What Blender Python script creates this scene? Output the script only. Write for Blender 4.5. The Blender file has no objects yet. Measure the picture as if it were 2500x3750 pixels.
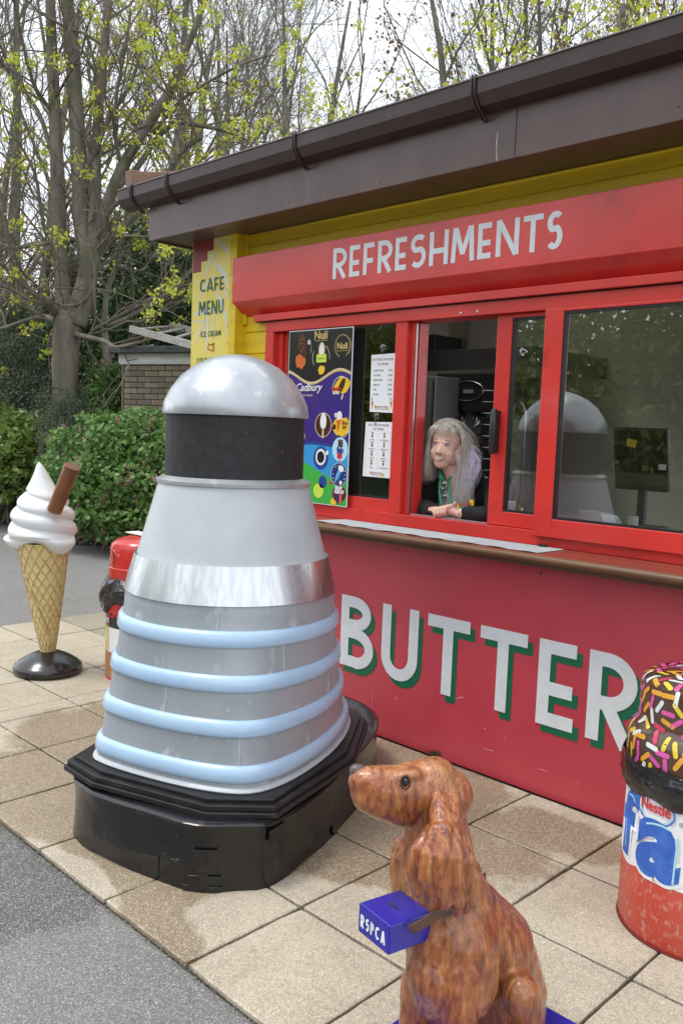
import bpy, bmesh, math, random
import numpy as np
from mathutils import Vector, Matrix, Quaternion
SC = bpy.context.scene
COL = SC.collection
random.seed(7)
# ------------------------------------------------------------------ camera
CAMH = 1.549
FPX = 3167.4                      # focal length in pixels of the 2500x3750 photograph
YAW, PITCH, ROLL = -0.776003, 0.0928932, 0.0379132
def cam_axes():
    cy, sy = math.cos(YAW), math.sin(YAW)
    f = np.array([sy*math.cos(PITCH), cy*math.cos(PITCH), -math.sin(PITCH)])
    r = np.array([cy, -sy, 0.]); u = np.cross(r, f)
    return r*math.cos(ROLL)+u*math.sin(ROLL), -r*math.sin(ROLL)+u*math.cos(ROLL), f
CR, CU, CF = cam_axes()
cd = bpy.data.cameras.new('camera'); cam = bpy.data.objects.new('camera', cd); COL.objects.link(cam)
cam.matrix_world = Matrix([[CR[i], CU[i], -CF[i], (0, 0, CAMH)[i]] for i in range(3)]+[[0, 0, 0, 1]])
cd.sensor_fit = 'VERTICAL'; cd.sensor_height = 36; cd.sensor_width = 24
cd.lens = FPX/3750*36; cd.clip_start = .05; cd.clip_end = 600
SC.camera = cam
# ------------------------------------------------------------------ sky, sun, exposure (overcast day)
SUN_EL, SUN_AZ = math.radians(67), math.radians(215)
w = bpy.data.worlds.new('World'); SC.world = w; w.use_nodes = True
nt = w.node_tree; nt.nodes.clear()
sky = nt.nodes.new('ShaderNodeTexSky'); sky.sky_type = 'NISHITA'; sky.sun_disc = False
sky.sun_elevation = SUN_EL; sky.sun_rotation = SUN_AZ
sky.air_density = 1.0; sky.dust_density = 3.0
bwn = nt.nodes.new('ShaderNodeHueSaturation'); bwn.inputs['Saturation'].default_value = .45
mx = nt.nodes.new('ShaderNodeMix'); mx.data_type = 'RGBA'; mx.inputs[0].default_value = .82
mx.inputs[7].default_value = (8.6, 9.05, 9.7, 1)
bg = nt.nodes.new('ShaderNodeBackground'); bg.inputs[1].default_value = .118
wo = nt.nodes.new('ShaderNodeOutputWorld')
nt.links.new(sky.outputs[0], bwn.inputs['Color']); nt.links.new(bwn.outputs[0], mx.inputs[6])
nt.links.new(mx.outputs[2], bg.inputs[0]); nt.links.new(bg.outputs[0], wo.inputs[0])
sd = bpy.data.lights.new('sun', 'SUN'); sd.energy = 1.1; sd.angle = math.radians(14); sd.color = (1, .96, .9)
so = bpy.data.objects.new('sun', sd); COL.objects.link(so)
sdir = Vector((math.sin(SUN_AZ)*math.cos(SUN_EL), math.cos(SUN_AZ)*math.cos(SUN_EL), math.sin(SUN_EL)))
so.rotation_euler = sdir.to_track_quat('Z', 'Y').to_euler(); so.location = sdir*30
SC.view_settings.view_transform = 'Standard'; SC.view_settings.look = 'None'
SC.view_settings.gamma = 1; SC.view_settings.use_curve_mapping = False
SC.view_settings.exposure = 0.72
SC.render.engine = 'CYCLES'
SC.cycles.max_bounces = 7; SC.cycles.diffuse_bounces = 5; SC.cycles.glossy_bounces = 4
SC.cycles.transparent_max_bounces = 12; SC.cycles.use_denoising = True
# ------------------------------------------------------------------ pixel -> place on a known plane
def ray(x, y): return CR*(x-1250)-CU*(y-1875)+CF*FPX
def at(x, y, Y=None, X=None, Z=None, d=None):
    v = ray(x, y); o = np.array([0, 0, CAMH])
    t = Y/v[1] if Y is not None else X/v[0] if X is not None else (Z-CAMH)/v[2] if Z is not None else d/FPX
    return o+v*t
# ------------------------------------------------------------------ objects
ORG = {}
def tag(o, label=None, cat=None, group=None, kind=None):
    if label: o['label'] = label
    if cat: o['category'] = cat
    if group: o['group'] = group
    if kind: o['kind'] = kind
    return o
def root(name, label, cat, loc=(0, 0, 0), group=None, kind=None):
    o = bpy.data.objects.new(name, None); COL.objects.link(o); o.location = loc; o.empty_display_size = .1
    ORG[o.name] = np.array(loc, float); return tag(o, label, cat, group, kind)
class G:
    def __init__(s): s.v = []; s.f = []; s.m = []; s.mi = 0
    def add(s, vs, fs):
        b = len(s.v); s.v += [tuple(map(float, p)) for p in vs]
        s.f += [tuple(i+b for i in f) for f in fs]; s.m += [s.mi]*len(fs); return s
    def box(s, x0, x1, y0, y1, z0, z1):
        x0, x1 = sorted((x0, x1)); y0, y1 = sorted((y0, y1)); z0, z1 = sorted((z0, z1))
        return s.add([(x0,y0,z0),(x1,y0,z0),(x1,y1,z0),(x0,y1,z0),(x0,y0,z1),(x1,y0,z1),(x1,y1,z1),(x0,y1,z1)],
            [(0,3,2,1),(4,5,6,7),(0,1,5,4),(1,2,6,5),(2,3,7,6),(3,0,4,7)])
    def obox(s, c, ax, ay, az, sx, sy, sz):   # oriented box: centre, three unit axes, full sizes
        c, ax, ay, az = [np.array(q, float) for q in (c, ax, ay, az)]
        vs = [c+ax*sx/2*i+ay*sy/2*j+az*sz/2*k for k in (-1, 1) for i, j in ((-1,-1),(1,-1),(1,1),(-1,1))]
        return s.add(vs, [(0,3,2,1),(4,5,6,7),(0,1,5,4),(1,2,6,5),(2,3,7,6),(3,0,4,7)])
    def prism(s, poly, n0, n1):               # two matching outlines, capped
        k = len(n0)
        return s.add(list(n0)+list(n1), [tuple(range(k))[::-1], tuple(range(k, 2*k))]+[(i,(i+1)%k,(i+1)%k+k,i+k) for i in range(k)])
    def xz(s, poly, y0, y1):                  # outline in x,z between two y
        return s.prism(None, [(a, y0, b) for a, b in poly], [(a, y1, b) for a, b in poly])
    def xy(s, poly, z0, z1):
        return s.prism(None, [(a, b, z0) for a, b in poly], [(a, b, z1) for a, b in poly])
    def tube(s, pts, rad, n=10, cap=True):
        pts = [np.array(p, float) for p in pts]
        if not hasattr(rad, '__len__'): rad = [rad]*len(pts)
        t0 = pts[1]-pts[0]; a = np.cross(t0, (0, 0, 1.)) if abs(t0[2]) < .9*np.linalg.norm(t0) else np.cross(t0, (0, 1., 0))
        a /= np.linalg.norm(a); vs = []
        for i, p in enumerate(pts):
            t = pts[min(i+1, len(pts)-1)]-pts[max(i-1, 0)]; t = t/(np.linalg.norm(t)+1e-12)
            a = a-t*a.dot(t); a /= np.linalg.norm(a)+1e-12; b = np.cross(t, a)
            vs += [p+rad[i]*(math.cos(q)*a+math.sin(q)*b) for q in [2*math.pi*j/n for j in range(n)]]
        fs = [(i*n+j, i*n+(j+1)%n, (i+1)*n+(j+1)%n, (i+1)*n+j) for i in range(len(pts)-1) for j in range(n)]
        if cap: fs += [tuple(range(n))[::-1], tuple(range((len(pts)-1)*n, len(pts)*n))]
        return s.add(vs, fs)
    def lathe(s, c, prof, n=32, sx=1, sy=1, a0=0, a1=None, cap=False):
        full = a1 is None; m = n if full else n+1; a1 = 2*math.pi if full else a1
        vs = [(c[0]+r*sx*math.cos(a0+(a1-a0)*j/n), c[1]+r*sy*math.sin(a0+(a1-a0)*j/n), c[2]+z) for r, z in prof for j in range(m)]
        fs = [(i*m+j, i*m+(j+1)%m, (i+1)*m+(j+1)%m, (i+1)*m+j) for i in range(len(prof)-1) for j in range(n)]
        if cap: fs += [tuple(range(m))[::-1], tuple(range((len(prof)-1)*m, len(prof)*m))]
        return s.add(vs, fs)
    def ball(s, c, r, n=14, m=9, ax=None):
        r = (r, r, r) if not hasattr(r, '__len__') else r
        A = np.eye(3) if ax is None else np.array(ax, float)
        vs = []
        for i in range(m+1):
            t = math.pi*i/m
            for j in range(n):
                q = 2*math.pi*j/n
                l = np.array([r[0]*math.sin(t)*math.cos(q), r[1]*math.sin(t)*math.sin(q), r[2]*math.cos(t)])
                vs.append(np.array(c)+l@A)
        return s.add(vs, [(i*n+j, (i+1)*n+j, (i+1)*n+(j+1)%n, i*n+(j+1)%n) for i in range(m) for j in range(n)])
def finish(o, parent):
    COL.objects.link(o)
    if parent is not None:
        o.parent = parent; ORG[o.name] = ORG[parent.name]
    else: ORG[o.name] = np.zeros(3)
    return o
def mesh(name, V, F, mats, smooth=False, midx=None):
    me = bpy.data.meshes.new(name); V = np.asarray(V, float)
    if isinstance(F, np.ndarray):
        n, k = F.shape; me.vertices.add(len(V)); me.vertices.foreach_set('co', V.ravel())
        me.loops.add(n*k); me.loops.foreach_set('vertex_index', F.ravel().astype(np.int32))
        me.polygons.add(n); me.polygons.foreach_set('loop_start', np.arange(0, n*k, k, dtype=np.int32))
        me.update(calc_edges=True)
    else:
        me.from_pydata([tuple(p) for p in V], [], F); me.update()
    for mm in (mats if isinstance(mats, (list, tuple)) else [mats]): me.materials.append(mm)
    if midx is not None: me.polygons.foreach_set('material_index', midx)
    if smooth: me.polygons.foreach_set('use_smooth', [True]*len(me.polygons))
    return me
def part(name, g, mat, parent=None, smooth=False, bev=0, label=None, fix=True, kind=None, auto=None):
    org = ORG[parent.name] if parent is not None else np.zeros(3)
    V = np.array(g.v)-org
    me = mesh(name, V, g.f, mat, smooth, g.m if isinstance(mat, (list, tuple)) else None)
    if fix:
        bm = bmesh.new(); bm.from_mesh(me); bmesh.ops.recalc_face_normals(bm, faces=bm.faces); bm.to_mesh(me); bm.free()
    if auto: me.set_sharp_from_angle(angle=math.radians(auto))
    o = bpy.data.objects.new(name, me); finish(o, parent)
    if bev:
        b = o.modifiers.new('b', 'BEVEL'); b.width = bev; b.segments = 2; b.limit_method = 'ANGLE'; b.harden_normals = False
    if label: o['label'] = label
    if kind: o['kind'] = kind
    return o
def solo(name, g, mat, label, cat, group=None, kind=None, **k):
    """a thing that is one mesh, its origin at its base"""
    V = np.array(g.v); lo, hi = V.min(0), V.max(0); base = np.array([(lo[0]+hi[0])/2, (lo[1]+hi[1])/2, lo[2]])
    g.v = [tuple(p-base) for p in V]
    o = part(name, g, mat, None, **k); o.location = base; ORG[o.name] = base
    return tag(o, label, cat, group, kind)
def copy_thing(r, loc, rotz=0, sc=1, label=None):
    c = r.copy(); COL.objects.link(c); c.location = loc; c.rotation_euler[2] = rotz
    c.scale = (sc, sc, sc) if not hasattr(sc, '__len__') else sc
    if label: c['label'] = label
    for ch in list(r.children):
        d = ch.copy(); COL.objects.link(d); d.parent = c
        for gch in list(ch.children):
            e = gch.copy(); COL.objects.link(e); e.parent = d
    return c
# ------------------------------------------------------------------ materials
def N(t, k, **a):
    n = t.nodes.new(k)
    for q, v in a.items():
        if q.startswith('i_'): n.inputs[q[2:].replace('_', ' ')].default_value = v
        else: setattr(n, q, v)
    return n
def rgb(c): return (c[0], c[1], c[2], 1)
def mat(name, c1, c2=None, rough=.6, metal=0, scale=8, detail=5, lo=.42, hi=.62, bump=0, bs=None, st=(1,1,1), c3=None, s3=60, lo3=.6, hi3=.7, coat=0, spec=.5, coord='Object', trans=0, rvar=0, bdist=.002):
    m = bpy.data.materials.new(name); m.use_nodes = True; t = m.node_tree
    b = t.nodes['Principled BSDF']; b.inputs['Roughness'].default_value = rough; b.inputs['Metallic'].default_value = metal
    b.inputs['Base Color'].default_value = rgb(c1); b.inputs['Coat Weight'].default_value = coat
    b.inputs['Specular IOR Level'].default_value = spec; b.inputs['Coat Roughness'].default_value = .12
    tc = N(t, 'ShaderNodeTexCoord'); mp = N(t, 'ShaderNodeMapping'); mp.inputs['Scale'].default_value = st
    t.links.new(tc.outputs[coord], mp.inputs[0]); last = None
    if c2 is not None:
        n = N(t, 'ShaderNodeTexNoise', i_Scale=scale, i_Detail=detail); t.links.new(mp.outputs[0], n.inputs['Vector'])
        r = N(t, 'ShaderNodeMapRange'); r.inputs[1].default_value = lo; r.inputs[2].default_value = hi
        t.links.new(n.outputs[0], r.inputs[0])
        x = N(t, 'ShaderNodeMix', data_type='RGBA'); x.inputs[6].default_value = rgb(c1); x.inputs[7].default_value = rgb(c2)
        t.links.new(r.outputs[0], x.inputs[0]); last = x.outputs[2]
        if rvar:
            rr = N(t, 'ShaderNodeMapRange'); rr.inputs[3].default_value = rough; rr.inputs[4].default_value = rough+rvar
            t.links.new(r.outputs[0], rr.inputs[0]); t.links.new(rr.outputs[0], b.inputs['Roughness'])
    if c3 is not None:
        n = N(t, 'ShaderNodeTexNoise', i_Scale=s3, i_Detail=3); t.links.new(mp.outputs[0], n.inputs['Vector'])
        r = N(t, 'ShaderNodeMapRange'); r.inputs[1].default_value = lo3; r.inputs[2].default_value = hi3
        t.links.new(n.outputs[0], r.inputs[0])
        x = N(t, 'ShaderNodeMix', data_type='RGBA'); x.inputs[7].default_value = rgb(c3)
        if last is not None: t.links.new(last, x.inputs[6])
        else: x.inputs[6].default_value = rgb(c1)
        t.links.new(r.outputs[0], x.inputs[0]); last = x.outputs[2]
    if last is not None: t.links.new(last, b.inputs['Base Color'])
    if bump:
        n = N(t, 'ShaderNodeTexNoise', i_Scale=bs or scale*4, i_Detail=4); t.links.new(mp.outputs[0], n.inputs['Vector'])
        q = N(t, 'ShaderNodeBump', i_Strength=bump, i_Distance=bdist); t.links.new(n.outputs[0], q.inputs['Height'])
        t.links.new(q.outputs[0], b.inputs['Normal'])
    if trans:
        tr = N(t, 'ShaderNodeBsdfTranslucent'); ms = N(t, 'ShaderNodeMixShader'); ms.inputs[0].default_value = trans
        if last is not None: t.links.new(last, tr.inputs[0])
        else: tr.inputs[0].default_value = rgb(c1)
        t.links.new(b.outputs[0], ms.inputs[1]); t.links.new(tr.outputs[0], ms.inputs[2])
        t.links.new(ms.outputs[0], t.nodes['Material Output'].inputs[0])
    return m
def glass_mat(name, tint=(.93, .96, .94), ior=1.5, boost=1.0):
    m = bpy.data.materials.new(name); m.use_nodes = True; t = m.node_tree; t.nodes.clear()
    o = N(t, 'ShaderNodeOutputMaterial'); x = N(t, 'ShaderNodeMixShader'); f = N(t, 'ShaderNodeFresnel', i_IOR=ior)
    a = N(t, 'ShaderNodeBsdfTransparent'); a.inputs[0].default_value = rgb(tint); g = N(t, 'ShaderNodeBsdfGlossy', i_Roughness=0.0)
    k = N(t, 'ShaderNodeMath', operation='MULTIPLY'); k.inputs[1].default_value = boost; k.use_clamp = True
    t.links.new(f.outputs[0], k.inputs[0]); t.links.new(k.outputs[0], x.inputs[0])
    t.links.new(a.outputs[0], x.inputs[1]); t.links.new(g.outputs[0], x.inputs[2]); t.links.new(x.outputs[0], o.inputs[0]); return m
# ------------------------------------------------------------------ lettering
def arc(cx, cy, rx, ry, a0, a1, n=14):
    return [(cx+rx*math.cos(math.radians(a0+(a1-a0)*i/n)), cy+ry*math.sin(math.radians(a0+(a1-a0)*i/n))) for i in range(n+1)]
def glyph(ch, W, w):
    """centre lines of a narrow art-deco capital, height 1, width W, stroke w"""
    h = w/2; L = [(h, 0), (h, 1)]
    if ch == 'E': return [L, [(w, 1-h), (W, 1-h)], [(w, .44), (W*.94, .44)], [(w, h), (W, h)]]
    if ch == 'F': return [L, [(w, 1-h), (W, 1-h)], [(w, .44), (W*.9, .44)]]
    if ch == 'H': return [L, [(W-h, 0), (W-h, 1)], [(w, .42), (W-w, .42)]]
    if ch == 'I': return [L]
    if ch == 'L': return [L, [(w, h), (W, h)]]
    if ch == 'T': return [[(0, 1-h), (W, 1-h)], [(W/2, 0), (W/2, 1-w)]]
    if ch == 'U': return [[(h, 1)]+arc(W/2, W*.52, W/2-h, W*.52-h, 180, 360, 18)+[(W-h, 1)]]
    if ch == 'N': return [L, [(W-h, 0), (W-h, 1)], [(h*1.1, 1-h*.2), (W-h*1.1, h*.2)]]
    if ch == 'M': return [[(h*.8, 0), (h*1.6, 1)], [(W-h*.8, 0), (W-h*1.6, 1)], [(h*1.9, 1-h*.2), (W/2, .22)], [(W-h*1.9, 1-h*.2), (W/2, .22)]]
    if ch == 'A': return [[(h*.8, 0), (W/2-h*.3, 1)], [(W-h*.8, 0), (W/2+h*.3, 1)], [(W*.26, .26), (W*.74, .26)]]
    if ch == 'R': return [L, [(w, 1-h), (W*.4, 1-h)]+arc(W*.4, .68, W*.6-h, .32-h, 90, -90)[1:-1]+[(W*.4, .36+h), (w, .36+h)], [(W*.44, .40), (W-h*1.05, 0)]]
    if ch == 'P': return [L, [(w, 1-h), (W*.4, 1-h)]+arc(W*.4, .68, W*.6-h, .32-h, 90, -90)[1:-1]+[(W*.4, .36+h), (w, .36+h)]]
    if ch == 'B': return [L, [(w, 1-h), (W*.4, 1-h)]+arc(W*.4, .76, W*.5-h, .24-h, 90, -90)[1:-1]+[(W*.4, .52+h), (w, .52+h)],
        [(w, .52-h*.4), (W*.42, .52-h*.4)]+arc(W*.42, .26+h*.2, W*.58-h, .26-h*.6, 90, -90)[1:-1]+[(W*.42, h), (w, h)]]
    if ch == 'D': return [L, [(w, 1-h), (W*.3, 1-h)]+arc(W*.3, .5, W*.7-h, .5-h, 90, -90)[1:-1]+[(W*.3, h), (w, h)]]
    if ch == 'C': return [arc(W*.56, .5, W*.56-h, .5-h, 52, 308, 26)]
    if ch == 'O': return [arc(W/2, .5, W/2-h, .5-h, 0, 360, 30)]
    if ch == 'K': return [L, [(w, .4), (W-h, 1)], [(W*.35, .55), (W-h, 0)]]
    if ch == 'S':
        r = W/2-h
        return [arc(W*.52, 1-h-.21, r, .21, 42, 238, 16)+arc(W*.48, h+.25, r, .25, 62, -138, 18)]
    return []
def ribbon(g, line, w, fn):
    P = [np.array(p, float) for p in line]; out = []
    for i, p in enumerate(P):
        d0 = P[i]-P[i-1] if i else P[1]-P[0]; d1 = P[i+1]-P[i] if i < len(P)-1 else P[-1]-P[-2]
        d0 = d0/(np.linalg.norm(d0)+1e-9); d1 = d1/(np.linalg.norm(d1)+1e-9); n0 = np.array([-d0[1], d0[0]]); n1 = np.array([-d1[1], d1[0]])
        n = n0+n1; n /= np.linalg.norm(n)+1e-9; k = w/2/max(.5, n.dot(n0)); out.append((p+n*k, p-n*k))
    k = len(out); vs = [fn(q[0], q[1], 0) for a in out for q in a]+[fn(q[0], q[1], 1) for a in out for q in a]
    fs = [(2*i, 2*i+1, 2*i+3, 2*i+2) for i in range(k-1)]
    m = 2*k
    fs += [(m+a, m+b, m+c, m+d) for d, c, b, a in fs[:k-1]]
    fs += [(2*i, 2*i+2, 2*i+2+m, 2*i+m) for i in range(k-1)]+[(2*i+3, 2*i+1, 2*i+1+m, 2*i+3+m) for i in range(k-1)]
    fs += [(0, m, m+1, 1), (2*k-2, 2*k-1, m+2*k-1, m+2*k-2)]
    g.add(vs, fs)
def letter(ch, x0, W, z0, H, wst, Y, mt, parent, th=.0012, name='letter'):
    g = G()
    for i, ln in enumerate(glyph(ch, W/H, wst/H)):
        ribbon(g, ln, wst/H, lambda a, b, k, i=i: (x0+a*H, Y-k*(th+.0003*i), z0+b*H))
    return part(name, g, mt, parent, fix=False) if g.v else None
def word(txt, x0, z0, H, ws, gap, wst, Y, mt, parent, name='letter'):
    x = x0
    for c in txt:
        if c == ' ': x += H*.35; continue
        W = ws.get(c, ws['*'])*H
        letter(c, x, W, z0, H, wst, Y, mt, parent, name=name); x += W+gap
    return x
def text(name, body, x, z, size, Y, mt, parent, sx=1, al='CENTER', off=0, ext=.0004, rot=0, shear=0):
    c = bpy.data.curves.new(name, 'FONT'); c.body = body; c.size = size; c.align_x = al; c.extrude = ext; c.offset = off; c.shear = shear
    c.resolution_u = 3
    c.materials.append(mt); o = bpy.data.objects.new(name, c); finish(o, parent)
    o.rotation_euler = (math.pi/2, rot, 0); o.scale = (sx, 1, 1)
    o.location = np.array([x, Y, z])-(ORG[parent.name] if parent is not None else 0); return o
def disc(g, x, z, rx, rz, Y, n=28, th=.0008, rot=0):
    c, s = math.cos(rot), math.sin(rot)
    g.xz([(x+rx*math.cos(a)*c-rz*math.sin(a)*s, z+rx*math.cos(a)*s+rz*math.sin(a)*c) for a in [2*math.pi*i/n for i in range(n)]], Y-th, Y)
    return g
# ================================================================== MATERIALS
RED = mat('red_paint', (.66,.038,.028), (.56,.030,.024), rough=.3, scale=3, coat=.35, bump=.05, bs=220, c3=(.38,.02,.02), s3=5, lo3=.62, hi3=.8)
WAINS = mat('red_board', (.56,.062,.085), (.50,.052,.074), rough=.38, scale=2.2, coat=.2, c3=(.62,.25,.24), s3=70, lo3=.79, hi3=.82, bump=.03, bs=90)
DKRED = mat('maroon_print', (.22,.014,.014), rough=.5)
YEL = mat('yellow_paint', (.70,.50,.012), (.60,.43,.014), rough=.45, scale=4, bump=.25, bs=50, st=(.35,1,4), c3=(.22,.17,.03), s3=28, lo3=.72, hi3=.8)
YELB = mat('cream_yellow_board', (.74,.62,.13), (.68,.56,.10), rough=.4, scale=3)
BROWN = mat('brown_paint', (.078,.043,.037), (.095,.055,.048), rough=.36, scale=6, bump=.5, bs=38, st=(1,1,.35), coat=.12, c3=(.11,.07,.063), s3=11, lo3=.62, hi3=.75, bdist=.003)
GUT = mat('brown_plastic', (.042,.022,.021), (.052,.030,.028), rough=.36, scale=9)
WHITE = mat('white_vinyl', (.72,.76,.78), (.68,.71,.73), rough=.45, scale=20)
GREENP = mat('green_vinyl', (.008,.13,.06), rough=.45)
BLACKR = mat('black_rubber', (.010,.010,.011), rough=.45)
BLACKP = mat('black_plastic', (.018,.018,.02), rough=.3)
STEEL = mat('brushed_steel', (.55,.56,.57), (.48,.49,.50), rough=.28, metal=1, scale=30, st=(1,1,12))
ALU = mat('aluminium', (.66,.68,.70), (.58,.60,.62), rough=.24, metal=.95, scale=40, st=(1,1,.08), rvar=.08, bump=.2, bs=9, bdist=.01)
GLASS = glass_mat('window_glass', boost=3.6)
GOLD = mat('gold_print', (.62,.45,.16), rough=.4)
PAPER = mat('paper', (.80,.82,.83), rough=.6)
INK = mat('ink', (.03,.03,.035), rough=.6)
INKR = mat('maroon_ink', (.20,.03,.04), rough=.6)
# ---- paving with wet stains (stain outline is noise around fixed spots on the ground)
def stained(name, base, base2, wet, spots, rough=.85, wrough=.55, grain=(.12,.1,.07), gs=420, mott=3.2, speck=None, spk=.5):
    m = bpy.data.materials.new(name); m.use_nodes = True; t = m.node_tree; b = t.nodes['Principled BSDF']
    geo = N(t, 'ShaderNodeNewGeometry'); oi = N(t, 'ShaderNodeObjectInfo')
    pos = geo.outputs['Position']
    def noise(s, d=4, r=.5):
        n = N(t, 'ShaderNodeTexNoise', i_Scale=s, i_Detail=d, i_Roughness=r); t.links.new(pos, n.inputs['Vector']); return n
    def mr(src, a, c, x=0., y=1.):
        r = N(t, 'ShaderNodeMapRange'); r.inputs[1].default_value = a; r.inputs[2].default_value = c
        r.inputs[3].default_value = x; r.inputs[4].default_value = y; t.links.new(src, r.inputs[0]); return r.outputs[0]
    def mixc(f, a, c, bl='MIX'):
        x = N(t, 'ShaderNodeMix', data_type='RGBA', blend_type=bl)
        for s, v in ((6, a), (7, c)):
            if isinstance(v, tuple): x.inputs[s].default_value = rgb(v)
            else: t.links.new(v, x.inputs[s])
        if isinstance(f, float): x.inputs[0].default_value = f
        else: t.links.new(f, x.inputs[0])
        return x.outputs[2]
    col = mixc(mr(noise(mott, 6, .6).outputs[0], .38, .66), base, base2)
    col = mixc(mr(oi.outputs['Random'], 0, 1, 0, .35), col, tuple(q*.78 for q in base))
    # stain field
    wob = noise(6, 9, .70); field = None
    for (x, y, rx, ry, k) in spots:
        s = N(t, 'ShaderNodeVectorMath', operation='SUBTRACT'); t.links.new(pos, s.inputs[0]); s.inputs[1].default_value = (x, y, 0)
        v = N(t, 'ShaderNodeVectorMath', operation='MULTIPLY'); t.links.new(s.outputs[0], v.inputs[0]); v.inputs[1].default_value = (1/rx, 1/ry, 0)
        l = N(t, 'ShaderNodeVectorMath', operation='LENGTH'); t.links.new(v.outputs[0], l.inputs[0])
        o = N(t, 'ShaderNodeMapRange', interpolation_type='SMOOTHSTEP'); o.inputs[1].default_value = 1.6; o.inputs[2].default_value = .4
        o.inputs[3].default_value = 0; o.inputs[4].default_value = k; t.links.new(l.outputs[1], o.inputs[0])
        if field is None: field = o.outputs[0]
        else:
            a = N(t, 'ShaderNodeMath', operation='ADD' if k < 0 else 'MAXIMUM'); t.links.new(field, a.inputs[0]); t.links.new(o.outputs[0], a.inputs[1]); field = a.outputs[0]
    a = N(t, 'ShaderNodeMath', operation='MULTIPLY_ADD'); t.links.new(wob.outputs[0], a.inputs[0]); a.inputs[1].default_value = .9
    t.links.new(field, a.inputs[2])
    mask = mr(a.outputs[0], .90, 1.06)
    col = mixc(mask, col, mixc(1.0, col, wet, 'MULTIPLY'))
    g1 = noise(gs, 2); col = mixc(mr(g1.outputs[0], .52, .70, 0, .6), col, grain)
    g3 = noise(38, 5, .65); col = mixc(mr(g3.outputs[0], .5, .72, 0, .32), col, grain)
    vo = N(t, 'ShaderNodeTexVoronoi', i_Scale=gs); t.links.new(pos, vo.inputs['Vector']); sp_ = N(t, 'ShaderNodeSeparateColor'); t.links.new(vo.outputs['Color'], sp_.inputs[0])
    col = mixc(mr(sp_.outputs[0], .60, 1.0, 0, spk), col, speck or tuple(min(1, q*1.5) for q in base)); col = mixc(mr(sp_.outputs[1], .62, 1.0, 0, spk*.9), col, grain)
    t.links.new(col, b.inputs['Base Color'])
    t.links.new(mr(mask, 0, 1, rough, wrough), b.inputs['Roughness'])
    bp = N(t, 'ShaderNodeBump', i_Strength=.5, i_Distance=.003); t.links.new(noise(gs*.7, 3).outputs[0], bp.inputs['Height']); t.links.new(bp.outputs[0], b.inputs['Normal'])
    return m
WET = [(-2.5,1.75,1.0,.55,1.),(-3.45,2.2,.75,.55,1.),(-3.3,1.62,.55,.3,1.),(-2.15,2.35,.5,.75,1.),(-2.1,1.52,.34,.2,1.),(-1.72,2.62,.3,.27,.72),(-1.62,2.95,.34,.2,.75),(-2.4,3.0,.5,.35,.9),(-1.65,1.75,.5,.3,-1.2),(-2.6,1.37,.3,.12,-.75),(-3.6,2.75,.6,.3,-.8)]
SLAB = stained('paving_slab', (.50,.445,.345), (.39,.34,.26), (.56,.49,.41), WET, grain=(.17,.125,.085), gs=260)
SLABOLD = stained('old_paving_slab', (.34,.30,.23), (.26,.23,.18), (.5,.45,.4), [(-9,9,.1,.1,1.)], gs=330, grain=(.12,.1,.07))
ASPH = stained('asphalt', (.205,.198,.186), (.165,.16,.15), (.50,.49,.48), [(-2.75,.85,.75,.5,1.),(-2.9,1.2,.8,.3,.9),(-3.6,.6,1.2,.9,1.),(-1.75,.9,.6,.45,-1.)], grain=(.06,.06,.062), gs=290, mott=2.4, spk=.75, rough=.8, wrough=.6, speck=(.44,.435,.42))
# ================================================================== SETTING
g = G(); g.add([(-70,-5.2,0),(40,-5.2,0),(40,80,0),(-70,80,0)], [(0,1,2,3)])
go = part('asphalt_ground', g, ASPH); tag(go, kind='structure')
# lake behind the camera, mirrored in the windows
LAKE = mat('lake_water', (.012,.02,.02), (.03,.05,.055), rough=.12, scale=1.5, bump=1, bs=4, bdist=.05, spec=.8)
g = G(); g.add([(-90,-60,-.35),(60,-60,-.35),(60,-5.2,-.35),(-90,-5.2,-.35)], [(0,1,2,3)]); tag(part('lake_water', g, LAKE), kind='structure')
g = G(); g.box(-90,60,-5.5,-5.2,-.6,.03); tag(part('lake_kerb', g, SLABOLD), kind='structure')
# soil bed
SOIL = mat('bed_soil', (.07,.048,.034), (.035,.024,.018), rough=.95, scale=9, bump=1, bs=30, bdist=.03, c3=(.16,.11,.07), s3=40, lo3=.58, hi3=.66)
edge = [at(x, y, Z=0)[:2] for x, y in ((-500,1790),(0,1893),(110,1945),(210,1992),(330,1997),(480,2006),(640,2015),(760,2005))]
far = [(-3.5, 13.5), (20, 14), (40, 90), (-80, 90), (-80, -10)]
top = [tuple(p)+(.035,) for p in edge]+[p+(.05,) for p in far]
g = G(); n = len(top); g.add(top+[(p[0]+.03, p[1]-.03, -.02) for p in top], [tuple(range(n))]+[(i, (i+1) % n, (i+1) % n+n, i+n) for i in range(n)])
tag(part('soil_bed', g, SOIL), kind='structure')
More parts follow.
